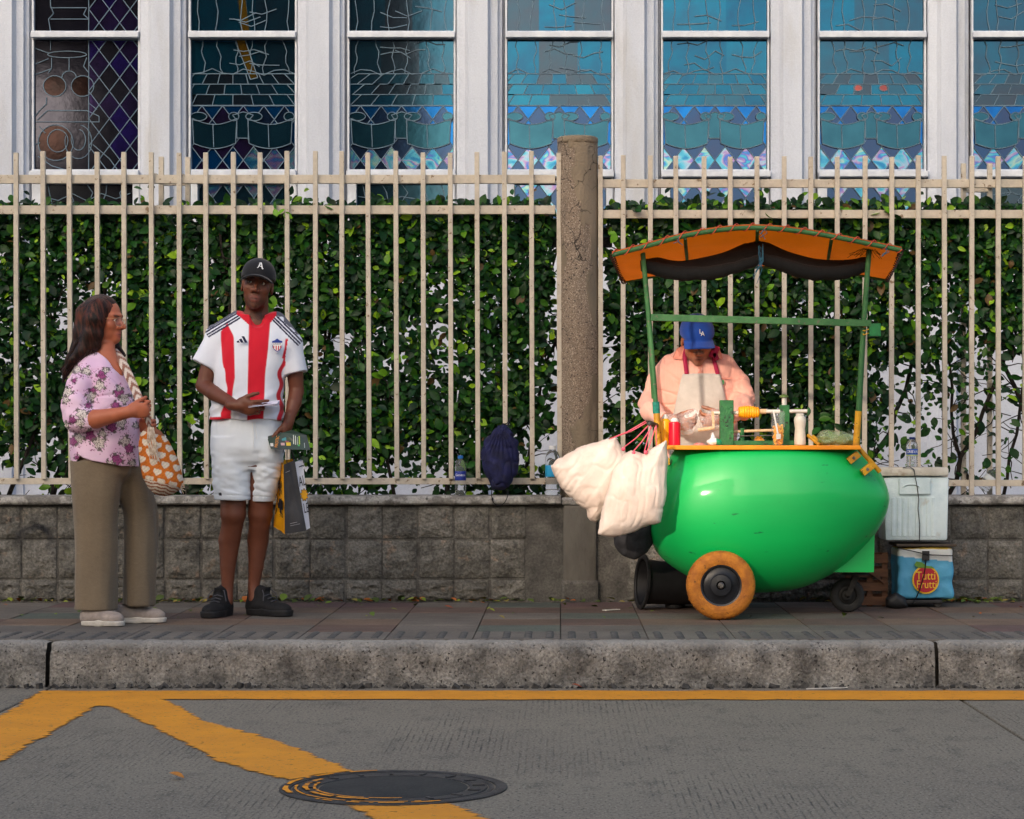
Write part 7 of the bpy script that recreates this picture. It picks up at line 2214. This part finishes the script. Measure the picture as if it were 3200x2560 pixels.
# hair
s = SDF((P(180, 0).x, Y0 - .17, P(0, 1215).z), (P(410, 0).x, Y0 + .2, P(0, 905).z), .0045)
K = MW @ Matrix.Scale(KW, 4)
s.frame(K)
s.ell((0, .026, .034), (.089, .106, .099), 0)
s.ell((0, .014, .072), (.070, .064, .054), .02)
s.frame()
for d in (-.078, -.045):
    s.chain([P(305, 960, d * .8), P(296, 1000, d), P(289, 1045, d), P(284, 1080, d)], [.045, .046, .043, .036], .02)
s.chain([P(322, 965, -.070), P(312, 1005, -.083), P(306, 1045, -.085), P(297, 1080, -.083), P(282, 1100, -.08)], [.022, .022, .025, .026, .020], .012)
s.chain([P(268, 980, -.02), P(262, 1040, -.02), P(250, 1090, -.02), P(226, 1125, -.02), P(207, 1160, -.03), P(197, 1195, -.04)], [.050, .048, .042, .030, .018, .006], .02)
s.chain([P(275, 1060, -.07), P(255, 1100, -.085), P(230, 1124, -.085), P(211, 1150, -.07)], [.038, .030, .020, .012], .02)
s.chain([P(268, 990, .06), P(266, 1050, .07), P(255, 1100, .07)], [.05, .05, .035], .02)
s.chain([P(340, 1000, .085), P(346, 1050, .095), P(362, 1085, .10), P(386, 1110, .07)], [.02, .026, .022, .012], .012)
def hair_d(v, n):
    Mi = np.array(K.inverted()); p = v @ Mi[:3, :3].T + Mi[:3, 3]
    a = np.arctan2(p[:, 1] - .02, p[:, 0]); r_ = np.hypot(p[:, 0], p[:, 1] - .02)
    u = np.where(p[:, 2] > -.02, a * 26, v[:, 0] * 150 + v[:, 2] * 40 + v[:, 1] * 160)
    q = np.stack([v[:, 0] * 120 + v[:, 2] * 34, v[:, 1] * 120, v[:, 2] * 4], 1)
    return .0007 * vnoise(q, (1, 1, 1), 71) + .0005 * vnoise(q * 2.2, (1, 1, 1), 72)
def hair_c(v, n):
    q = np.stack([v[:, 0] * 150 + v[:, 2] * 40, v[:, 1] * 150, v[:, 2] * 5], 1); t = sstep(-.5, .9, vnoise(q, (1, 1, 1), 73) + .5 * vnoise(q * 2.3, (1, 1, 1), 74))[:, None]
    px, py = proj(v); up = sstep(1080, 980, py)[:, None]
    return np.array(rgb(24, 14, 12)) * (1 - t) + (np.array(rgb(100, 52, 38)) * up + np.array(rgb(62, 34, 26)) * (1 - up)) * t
HAIRM = mat("m_hair", (0, 0, 0), (.75, .72, .70), attr=True, rough=.42, scale=90, lo=.35, hi=.65, stretch=(1.4, 1.4, .12), bump=.5, bscale=150, bstretch=(1.3, 1.3, .08), spec=.25)
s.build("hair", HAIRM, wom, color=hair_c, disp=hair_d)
hr_ = random.Random(8); mb = MB()
for k in range(120):
    t0 = hr_.random(); x = 240 + 70 * t0 + hr_.uniform(-6, 6); y = 1070 + hr_.uniform(-20, 25); d = -.105 + .06 * abs(t0 - .55) + hr_.uniform(-.01, .02)
    ex, ey = x - 12 - 42 * (1 - t0) + hr_.uniform(-8, 8), y + 32 + 52 * (1 - t0) + hr_.uniform(-14, 14)
    mb.tube([P(x, y, d), P((x + ex) / 2 + 5, (y + ey) / 2, d - .004), P(ex, ey, d + .012)], [.0016, .0013, .0005], 3, cap=False)
o = mb.build("hair_strands", mat("m_strand", rgb(44, 28, 22), rgb(66, 42, 32), rough=.4, scale=80), wom); o["kind"] = "stuff"
# glasses
gl = thing("eyeglasses", P(375, 1003, -.06), "thin gold-rimmed eyeglasses worn by the woman", "glasses")
GOLDM = mat("m_gold_wire", rgb(206, 160, 120), rough=.3, metallic=.9)
LENS = mat("m_lens", (.8, .82, .86), rough=.04, alpha=.09, spec=.6)
for q in (-1, 1):
    pts = [K @ Vector((q * .034 + .024 * math.cos(t), -.108 + .012 * (math.cos(t) * q + .2), -.008 + .022 * math.sin(t) * (1 if math.sin(t) > 0 else 1.15))) for t in np.linspace(0, 2 * PI, 25)]
    MB().tube(pts, .0012, 5, cap=False).build("rim", GOLDM, gl)
    MB().poly(pts[:-1]).build("lens", LENS, gl)
    MB().tube([K @ Vector((q * .058, -.098, .006)), K @ Vector((q * .078, -.085, .008)), K @ Vector((q * .086, .0, .006))], .0016, 5).build("temple", GOLDM, gl)
MB().tube([K @ Vector((-.010, -.113, .0)), K @ Vector((0, -.118, .004)), K @ Vector((.010, -.113, .0))], .0012, 5).build("bridge", GOLDM, gl)
# woven bag with strap
wbag = thing("woven_bag", P(505, 1555, -.16), "woven drawstring shoulder bag with orange and white hearts, held by the woman", "bag")
BYd = Y0 - .17
bpoly = px_poly([(452, 1338), (475, 1330), (502, 1346), (528, 1380), (548, 1420), (566, 1470), (574, 1505), (566, 1528), (540, 1545), (512, 1552), (486, 1545), (464, 1525), (446, 1490), (436, 1440), (433, 1395), (438, 1356)], BYd)
ORB, WHB, BRB = np.array(rgb(206, 112, 32)), np.array(rgb(226, 214, 198)), np.array(rgb(148, 92, 64))
def bag_col(v, n):
    px, py = proj(v); c = np.tile(ORB, (len(v), 1))
    ang = R(-14); u = (px - 500) * math.cos(ang) - (py - 1440) * math.sin(ang); w_ = (px - 500) * math.sin(ang) + (py - 1440) * math.cos(ang)
    weave = np.sin(w_ * 1.9) * .12 + np.sin(u * 1.6) * .06
    row = np.floor(w_ / 27); uu = (u + (row % 2) * 19) % 38 - 19; vv_ = (w_ % 27) - 13.5
    X_ = uu / 13.5; Yh_ = -vv_ / 11.5 - .1
    heart = (X_ ** 2 + (Yh_ * 1.05 - np.sqrt(np.abs(X_)) * .62) ** 2) < .92
    c[heart] = WHB; c = c * (1 + weave)[:, None]
    low_ = w_ > 66; st = np.sin(w_ * .62 + 1.2 * np.sin(u * .06) + .8 * np.sin(u * .21)); c[low_] = np.where((st[low_] > .15)[:, None], BRB, WHB * .9)
    top = w_ < -78; c[top] = BRB * 1.1
    return c
inflate("bag_body", bpoly, BYd, .085, .10, mat("m_woven", (0, 0, 0), (.9, .88, .86), attr=True, rough=.9, scale=60, bump=.7, bscale=170), wbag, h=.004, color=bag_col, wr=lambda v, n: .004 * vnoise(v, (14, 14, 14), 81) + .001 * np.sin(v[:, 2] * 900))
TASS = mat("m_tassel", rgb(214, 200, 184), rgb(178, 158, 138), rough=.9, scale=60)
tr_ = random.Random(3); mb = MB()
for k in range(26):
    x = 466 + tr_.uniform(-5, 14); L_ = tr_.uniform(50, 110)
    mb.tube([W(x, 1336, BYd - .06), W(x + tr_.uniform(-2, 8), 1336 + L_ * .5, BYd - .095), W(x + tr_.uniform(4, 22), 1336 + L_, BYd - .096 - tr_.uniform(0, .006))], .0019, 4)
mb.build("tassel", TASS, wbag)
mb = MB()
for k in range(24):
    x, y = 562 + tr_.uniform(-10, 8), 1520 + tr_.uniform(-12, 10)
    mb.tube([W(x, y, BYd - .01), W(x + tr_.uniform(0, 12), y + tr_.uniform(-4, 14), BYd - .02)], .0018, 4)
mb.build("fringe", TASS, wbag)
# strap as a ribbon with chevrons
sp_ = smooth_path([P(352, 1092, .04), P(372, 1115, -.045), P(392, 1150, -.10), P(409, 1187, -.135), P(424, 1222, -.165), P(437, 1252, -.215), P(452, 1286, -.245), P(462, 1312, -.22), P(468, 1340, -.20)], 14)
vs, fs, cs = [], [], []
N = len(sp_)
for i, p in enumerate(sp_):
    d = (sp_[min(i + 1, N - 1)] - sp_[max(i - 1, 0)]).normalized(); nrm = Vector((.35, -1, .25)); sd = d.cross(nrm).normalized(); w_ = .021 if i < N * .7 else .021 - .012 * (i / N - .7) / .3
    L_ = i * .0042
    for k in range(9):
        t = k / 8 * 2 - 1; vs.append(p + sd * w_ * t + Vector((0, -.0015 * (1 - t * t), 0))); ph = (i * 1.0 - abs(t) * 7.0) % 11
        cs.append(rgb(150, 104, 88) if ph < 5.2 else rgb(222, 208, 196))
for i in range(N - 1):
    for k in range(8):
        a = i * 9 + k; fs.append((a, a + 1, a + 10, a + 9))
o = new_mesh("strap", vs, fs, mat("m_strap_weave", (0, 0, 0), (.88, .86, .84), attr=True, rough=.9, scale=80, bump=.4, bscale=200), wbag, True, np.array(cs))
md = o.modifiers.new("solid", 'SOLIDIFY'); md.thickness = .004

# ---------------------------------------------------------------- the vendor
Y0 = 11.98
PXM = Y0 / F
P = lambda x, y, d=0.0: W(x, y, Y0 + d)
ven = thing("person", (P(2176, 0).x, Y0 + .05, PAVE), "vendor in pink shirt, blue cap and apron bent over the cart counter", "person")
MV = Matrix.Translation(P(2178, 1062, -.11)) @ Matrix.Rotation(R(-2), 4, 'Y') @ Matrix.Rotation(R(4), 4, 'Z') @ Matrix.Rotation(R(27), 4, 'X')
KV = 1.0
s = SDF((P(1975, 0).x, Y0 - .66, P(0, 1470).z), (P(2385, 0).x, Y0 + .2, P(0, 960).z), .0052)
head(s, MV, KV, nose=1.15, lips=.9, jaw=1.08)
s.cone(P(2178, 1075, -.05), P(2177, 1120, .01), .058, .064, .02)
s.stack([(P(0, 1460).z, P(2178, 0).x, Y0, .15, .10), (P(0, 1200).z, P(2178, 0).x, Y0, .16, .10), (P(0, 1130).z, P(2177, 0).x, Y0 + .01, .15, .08)], .03)
wL, wR = P(2098, 1318, -.46), P(2262, 1306, -.46)
s.chain([P(2040, 1290, -.2), wL], [.04, .027], .008)
s.chain([P(2320, 1285, -.2), wR], [.04, .027], .008)
hand(s, wL, (1, -.35, -.15), (-.2, -.5, .8), (-.1, -.8, .5), 1.0, curl=(.7, .75, .8, .85), thumb=(.4, .4))
hand(s, wR, (-1, -.3, -.15), (.1, -.4, .8), (.2, -.8, .5), 1.0, curl=(.8, .85, .9, .9), thumb=(.4, .4))
SK3 = rgb(172, 112, 82)
def ven_col(v, n):
    c = head_color(v, MV, KV, SK3, rgb(130, 78, 66), rgb(60, 50, 46), (rgb(112, 96, 88), .55), rgb(60, 56, 54)); c *= (1 + .08 * vnoise(v, (30, 30, 30), 9))[:, None]; return c
s.build("body", SKIN, ven, color=ven_col)
eyes(ven, MV, KV, (0, -1, -.4))
# shirt
s = SDF((P(1972, 0).x, Y0 - .52, P(0, 1480).z), (P(2390, 0).x, Y0 + .24, P(0, 1045).z), .0052)
a_ = lambda px: px * PXM
s.stack([(P(0, 1475).z, P(2180, 0).x, Y0 + .02, a_(122), .15), (P(0, 1340).z, P(2180, 0).x, Y0 + .01, a_(122), .155), (P(0, 1240).z, P(2178, 0).x, Y0, a_(124), .15), (P(0, 1170).z, P(2177, 0).x, Y0, a_(126), .135), (P(0, 1132).z, P(2177, 0).x, Y0 + .01, a_(114), .11), (P(0, 1106).z, P(2178, 0).x, Y0 + .02, a_(82), .085), (P(0, 1080).z, P(2180, 0).x, Y0 + .03, a_(46), .065)], 0, n=2.4)
s.chain([P(2092, 1142, .01), P(2052, 1200, -.01), P(2030, 1258, -.05)], [.058, .060, .060], .018)
s.chain([P(2030, 1258, -.05), P(2036, 1286, -.20), P(2070, 1308, -.36)], [.062, .056, .044], .03)
s.chain([P(2266, 1142, .01), P(2306, 1195, -.01), P(2324, 1248, -.05)], [.058, .060, .060], .018)
s.chain([P(2324, 1248, -.05), P(2318, 1278, -.20), P(2286, 1298, -.36)], [.062, .055, .044], .03)
s.cone(P(2176, 1095, -.09), P(2182, 1150, -.12), .045, .006, .01, sub=True)
s.cone(P(2086, 1165, -.115), P(2066, 1290, -.17), .004, .012, .022, sub=True).cone(P(2272, 1165, -.115), P(2292, 1280, -.17), .004, .012, .022, sub=True)
def vs_wr(v, n):
    px, py = proj(v); a = .007 * vnoise(v, (9, 9, 6), 91) + .003 * vnoise(v, (24, 24, 18), 92)
    r_ = np.abs(vnoise(np.stack([v[:, 0] * 10 - v[:, 2] * 9 * np.sign(px - 2178), v[:, 1] * 6, v[:, 2] * 13], 1), (1, 1, 1), 93)); a -= .008 * (1 - np.minimum(1, r_ * 4)) * sstep(1130, 1200, py)
    r2 = np.abs(vnoise(np.stack([v[:, 0] * 22, v[:, 1] * 8, v[:, 2] * 7], 1), (1, 1, 1), 95)); a -= .003 * (1 - np.minimum(1, r2 * 4))
    a -= .003 * sstep(1.6, 0, np.abs(np.abs(px - 2180) - 8)) * (n[:, 1] < -.3) * (py < 1200)
    return a
PSH = np.array(rgb(234, 172, 154))
def vs_col(v, n):
    px, py = proj(v); c = np.tile(PSH, (len(v), 1)); c *= (1 + .035 * np.sin(px * 1.3) + .05 * vnoise(v, (12, 12, 12), 94))[:, None]; return c
s.build("shirt", CLOTHM, ven, color=vs_col, disp=vs_wr)
PSHM = mat("m_pink_collar", rgb(226, 152, 134), rgb(216, 140, 122), rough=.85, scale=20)
# apron and straps
def chest_y(x, z):
    """front surface of the shirt"""
    zs_ = [P(0, 1475).z, P(0, 1340).z, P(0, 1240).z, P(0, 1170).z, P(0, 1130).z]; aa = [a_(122), a_(122), a_(124), a_(126), a_(116)]; bb = [.15, .155, .15, .135, .11]; cy_ = [Y0 + .02, Y0 + .01, Y0, Y0, Y0 + .01]
    a = np.interp(z, zs_, aa); b_ = np.interp(z, zs_, bb); c = np.interp(z, zs_, cy_); t = min(.98, abs((x - P(2178, 0).x) / a)); return c - b_ * (1 - t ** 2.4) ** (1 / 2.4)
for pl in ([(2150, 1084), (2132, 1082), (2112, 1092), (2099, 1122), (2124, 1127), (2142, 1112)], [(2212, 1084), (2232, 1082), (2246, 1094), (2256, 1124), (2234, 1128), (2214, 1112)]):
    q_ = [P(x, y) for x, y in pl]; q_ = [Vector((p.x, min(chest_y(p.x, min(p.z, P(0, 1128).z)) - .010, Y0 - .075) + (.05 if i < 2 else .012 if i in (2, 5) else 0), p.z)) for i, p in enumerate(q_)]
    MB().poly(q_, .004).build("collar", PSHM, ven)
MB().bar(Vector((P(2183, 0).x, chest_y(P(2183, 0).x, P(0, 1130).z) - .006, P(0, 1128).z)), Vector((P(2185, 0).x, chest_y(P(2185, 0).x, P(0, 1172).z) - .006, P(0, 1174).z)), .026, .003, up=(0, 1, 0)).build("placket", PSHM, ven)
APR = mat("m_apron", rgb(194, 188, 180), rgb(178, 172, 164), rough=.85, scale=6, bump=.3, bscale=40, col3=rgb(190, 158, 120), scale3=5, lo3=.62, hi3=.85)
def apf(u, v):
    pyv = 1170 + (1640 - 1170) * v; hw = 57 + 24 * min(1, v * 3.2) ** .8 + 30 * v; px = 2186 + (u * 2 - 1) * hw
    z = P(0, pyv).z; x = P(px, 0).x
    return (x, chest_y(x, max(z, P(0, 1470).z)) - .014 + .004 * fbm(u * 4, v * 6, 2), z)
MB().grid(apf, 18, 34).build("apron", APR, ven, smooth=70, solid=.003)
MAG = mat("m_magenta", rgb(170, 24, 70), rgb(146, 20, 62), rough=.75, scale=30)
for (pts, nm) in (([(2141, 1172), (2138, 1140), (2136, 1112), (2144, 1088)], 0), ([(2237, 1172), (2230, 1140), (2222, 1110), (2224, 1088)], 1)):
    mb = MB(); c = [P(x, y, 0) for x, y in pts]
    c = [Vector((p.x, chest_y(p.x, p.z) - (.018 if i < 3 else -.02), p.z)) for i, p in enumerate(c)]
    c = smooth_path(c, 5); vs = []
    for p in c: vs += [p + Vector((-.0115, 0, 0)), p + Vector((.0115, 0, 0))]
    mb.add(vs, [(2 * i, 2 * i + 1, 2 * i + 3, 2 * i + 2) for i in range(len(c) - 1)]); mb.build("apron_strap", MAG, ven, smooth=60, solid=.002)
for (x, y, w_, h_, rz) in ((2232, 1100, .020, .034, .4), (2236, 1114, .013, .022, -.5), (2226, 1088, .014, .014, 0)):
    c = P(x, y, -.125); MB().box((-w_, -.006, -h_), (w_, .006, h_), bev=.004, M=Matrix.Translation(c) @ Matrix.Rotation(rz, 4, 'Y')).build("strap_bow", MAG, ven)
c = P(2254, 1197); c.y = chest_y(c.x, c.z) - .008
MB().ball(c, (.007, .003, .014), 10, 6).build("pocket_badge", mat("m_badge", rgb(70, 130, 80), rough=.7), ven)
MB().box((P(2246, 0).x, chest_y(P(2262, 0).x, P(0, 1190).z) - .006, P(0, 1186).z), (P(2284, 0).x, chest_y(P(2262, 0).x, P(0, 1190).z) - .001, P(0, 1183).z)).build("pocket_edge", CLOTHM if False else mat("m_pink_seam", rgb(206, 134, 118), rough=.85), ven)
# cap
cv = cap(ven, MV, KV * 1.06, rgb(24, 74, 168), "cap", brim_len=.056)
ML = MV @ frame((.008, -.106, .088), (1, 0, 0), (0, .30, 1), (0, -1, .30))
for ch, dx, dy, dz in (("L", -.006, .006, .003), ("A", .005, -.006, .0038)):
    text_mesh("cap_lettering", ch, .034, WHL, cv, ML @ Matrix.Translation((dx, dy, dz)), .0022, sx=.85)
# plastic gloves
GLV = mat("m_glove_film", (.9, .92, .92), rough=.12, alpha=.20, spec=.8, bump=.8, bscale=40)
for (w0, dx) in ((wL, 1), (wR, -1)):
    s = SDF((w0.x - .14, w0.y - .16, w0.z - .10), (w0.x + .14, w0.y + .08, w0.z + .10), .006)
    s.chain([w0, w0 + Vector((dx * .05, -.02, -.01)), w0 + Vector((dx * .085, -.035, -.03))], [.040, .052, .040], .02)
    s.build("plastic_glove", GLV, ven, disp=lambda v, n: .006 * vnoise(v, (45, 45, 45), 3) + .003 * vnoise(v, (90, 90, 90), 4))
fb = thing("plastic_bag", P(2165, 1315, -.52), "crumpled clear plastic bag in the vendor's gloved hands", "bag")
s = SDF((P(2120, 0).x, Y0 - .66, P(0, 1350).z), (P(2215, 0).x, Y0 - .40, P(0, 1268).z), .005)
s.chain([P(2140, 1300, -.53), P(2165, 1298, -.53), P(2192, 1308, -.53)], [.022, .030, .014], .02)
s.build("film", GLV, fb, disp=lambda v, n: .008 * vnoise(v, (40, 40, 40), 6) + .005 * vnoise(v, (80, 80, 80), 7))
# trousers and shoes (behind the cart)
s = SDF((P(2050, 0).x, Y0 - .15, PAVE + .05), (P(2310, 0).x, Y0 + .22, P(0, 1440).z), .008)
for q in (2130, 2232):
    s.stack([(PAVE + .06, P(q, 0).x, Y0 + .03, .08, .10), (.65, P(q, 0).x, Y0 + .03, .095, .11), (P(0, 1460).z, P((q + 2181) / 2 + (q - 2181) * .1, 0).x, Y0 + .02, .13, .14)], .02)
s.build("trousers", CLOTHM, ven, color=lambda v, n: np.tile(np.array(rgb(44, 46, 56)), (len(v), 1)), disp=lambda v, n: .006 * vnoise(v, (12, 12, 5), 5))
for q in (2118, 2244):
    h_ = P(q, 0, .12); shoe(ven, (h_.x, h_.y), R(-90 + (8 if q > 2181 else -8)), .27, .10, .10, SHOEB, SOLEB)
# ================================================================ small things along the wall
# navy drawstring bag hanging on the fence
nb = thing("drawstring_bag", W(1562, 1530, 12.42), "navy blue drawstring bag hanging from the fence", "bag")
nbp = [(1560, 1332), (1580, 1332), (1600, 1352), (1616, 1390), (1625, 1440), (1620, 1478), (1602, 1508), (1586, 1526), (1562, 1532), (1538, 1526), (1528, 1500), (1512, 1478), (1500, 1440), (1504, 1400), (1522, 1368), (1545, 1346)]
NAVB = mat("m_navy_bag", rgb(26, 30, 78), rgb(18, 20, 54), rough=.8, scale=20, bump=.25, bscale=200)
def nb_wr(v, n):
    px, py = proj(v); a = np.arctan2(px - 1566, (py - 1325).clip(4)); g_ = sstep(1470, 1340, py)
    return .009 * np.sin(a * 40 + 1.5 * vnoise(v, (20, 20, 8), 6)) * g_ + .009 * vnoise(v, (13, 13, 8), 4) - .008 * (1 - np.minimum(1, np.abs(vnoise(v, (24, 24, 12), 9)) * 4))
inflate("bag_body", px_poly(nbp, 12.41), 12.41, .075, .10, NAVB, nb, h=.0045, wr=nb_wr)
BC = mat("m_black_cord", rgb(20, 20, 26), rough=.8)
MB().tube([W(1566, 1338, 12.42), W(1572, 1324, 12.44), W(1588, 1332, 12.45), W(1592, 1316, 12.47), W(1598, 1300, 12.49)], .0035, 6).tube([W(1562, 1338, 12.42), W(1566, 1326, 12.44), W(1584, 1324, 12.46), W(1596, 1306, 12.49)], .003, 6).build("top_cord", BC, nb, smooth=60)
MB().tube(smooth_path([W(1538, 1526, 12.36), W(1536, 1548, 12.355), W(1542, 1570, 12.355), W(1556, 1580, 12.355), W(1574, 1574, 12.355), W(1586, 1552, 12.355), W(1588, 1530, 12.37)], 5), .0026, 6).build("bottom_cord", BC, nb, smooth=60)
MB().ball(W(1539, 1560, 12.352), (.006, .006, .010), 8, 6).build("cord_lock", BC, nb, smooth=60)
# bottles on the coping
zc = .7885
water_bottle(1439, 1421, 1545, 12.43, 36, "water bottle with blue cap on the coping left of the navy bag", rgb(40, 110, 190), rgb(30, 50, 140), "Genesis", None, zfix=zc)
water_bottle(1727, 1388, 1543, 12.43, 48, "large clear bottle with white cap on the coping beside the concrete post", rgb(226, 228, 230), rgb(40, 150, 200), "x_plain", None, zfix=zc)
water_bottle(3085, 1474, 1553, 12.66, 42, "empty bottle with teal cap leaning behind the fence at the far right", rgb(30, 160, 150), rgb(206, 214, 218), "y_plain", None, zfix=zc, M=Matrix.Translation((-.03, 0, .03)) @ Matrix.Rotation(R(40), 4, 'Y'))
# dried leaf litter at the foot of the wall
LIT = [rgb(104, 128, 40), rgb(136, 146, 52), rgb(84, 106, 38), rgb(176, 98, 40), rgb(146, 132, 64), rgb(72, 88, 36)]
lr = random.Random(77); verts, faces, cols = [], [], []
def litter(n, fx, fy, lo=.028, hi=.062):
    for _ in range(n):
        gi = lr.randrange(3); L = lr.uniform(lo, hi); c = lr.choice(LIT)
        E = np.array(Euler((lr.gauss(0, .2), lr.gauss(0, .2), lr.uniform(0, 6.28))).to_matrix()).T
        v = LG[gi][0] * L @ E; v[:, 2] -= v[:, 2].min(); k0 = len(verts) * 14
        x, y = fx(), fy(); verts.append(v + np.array((x, y, PAVE + .002 + lr.uniform(0, .012)))); faces.append(np.array(QUADF) + k0); cols.append(np.array([c] * 14))
litter(420, lambda: lr.choice([lr.uniform(-3.2, -.3), lr.uniform(-3.2, 3), lr.gauss(2.05, .18)]), lambda: 12.36 - abs(lr.gauss(0, .04)))
litter(46, lambda: lr.uniform(-3, 2.6), lambda: lr.uniform(10.9, 12.3), .02, .04)
ff = [tuple(f[:3]) if f[3] == f[2] else tuple(f) for f in np.concatenate(faces).tolist()]
tag(new_mesh("leaf_litter", np.concatenate(verts), ff, mat("m_litter", (0, 0, 0), (.8, .78, .7), attr=True, rough=.7, scale=60), None, True, np.concatenate(cols)), "scattered dry and green leaf litter at the foot of the wall", "leaf litter", kind="stuff")
def fallen(px, py, z, L, c, label, rot):
    p = G(px, py, z); v = LG[0][0] * L; E = np.array(Euler((.12, .1, rot)).to_matrix()).T; v = v @ E; v[:, 2] -= v[:, 2].min()
    o = new_mesh("fallen_leaf", v + np.array((p.x, p.y, z + .002)), LG[0][1], mat("m_fallen%d" % px, c, tuple(u * .6 for u in c), rough=.7, scale=50), None, True, None, origin=(p.x, p.y, z + .002)); tag(o, label, "leaf")
fallen(528, 2432, 0.004, .055, rgb(190, 122, 40), "orange dry leaf lying on the road below the yellow band", -.3)
fallen(1388, 1903, PAVE, .05, rgb(176, 84, 40), "red-brown dry leaf on the pavement below the navy bag", .1)
fallen(1222, 1908, PAVE, .035, rgb(150, 160, 60), "small yellow-green leaf on the pavement left of the red-brown leaf", .2)
fallen(1785, 2150, 0.004, .05, rgb(168, 84, 52), "red-brown leaf in the gutter below the concrete post", .1)
LITW = mat("m_litter_white", rgb(214, 210, 202), rgb(190, 186, 178), rough=.7, scale=30)
def scrap(name, a, b_, z, w_, label, cat):
    p, q = G(*a, z), G(*b_, z); p.z = q.z = z + .006
    t = thing(name, (p + q) / 2, label, cat); MB().bar(p, q, w_, .004).build("scrap", LITW, t)
scrap("drinking_straw", (2520, 2157), (2648, 2153), 0.004, .006, "white straw lying on the road beside the kerb", "straw")
scrap("paper_scrap", (1888, 1911), (1932, 1908), PAVE, .03, "flat white paper scrap on the pavement below the white sacks", "paper")
scrap("paper_scrap", (572, 1879), (626, 1876), PAVE, .02, "white paper scrap at the wall foot between woman and man", "paper")
# sprayed black marks on the blocks
SPR = bpy.data.materials.new("m_spray"); SPR.use_nodes = True
n, l = SPR.node_tree.nodes, SPR.node_tree.links; b = n["Principled BSDF"]; b.inputs["Base Color"].default_value = (*rgb(28, 30, 38), 1); b.inputs["Roughness"].default_value = .9
at = n.new("ShaderNodeAttribute"); at.attribute_name = "Col"; l.new(at.outputs["Fac"], b.inputs["Alpha"])
LWALL = [o for o in bpy.data.objects if o.name.startswith("low_wall") and o.location.x < 0][0]
def spray(pts, wd, name="spray_mark"):
    c = smooth_path([W(x, y, WY - .034) for x, y in pts], 8); vs, fs, cs = [], [], []
    for i, p in enumerate(c):
        d = (c[min(i + 1, len(c) - 1)] - c[max(i - 1, 0)]).normalized(); sd = Vector((d.z, 0, -d.x)); f_ = math.sin(PI * (i + .5) / len(c)) ** .5
        for k in range(5):
            t = k / 2 - 1; vs.append(p + sd * wd * t); cs.append([(1 - abs(t)) * .75 * f_] * 3)
    for i in range(len(c) - 1):
        for k in range(4): fs.append((i * 5 + k, i * 5 + k + 1, i * 5 + k + 6, i * 5 + k + 5))
    new_mesh(name, vs, fs, SPR, LWALL, True, np.array(cs))
spray([(46, 1720), (52, 1685), (72, 1660), (100, 1646), (130, 1650), (152, 1668), (156, 1690), (140, 1725)], .022)
spray([(98, 1636), (125, 1642), (140, 1658)], .016)
spray([(516, 1586), (508, 1650), (486, 1690), (482, 1720)], .014)
spray([(528, 1628), (552, 1634)], .012)
spray([(570, 1630), (584, 1640)], .014)
spray([(30, 1620), (34, 1634)], .010)
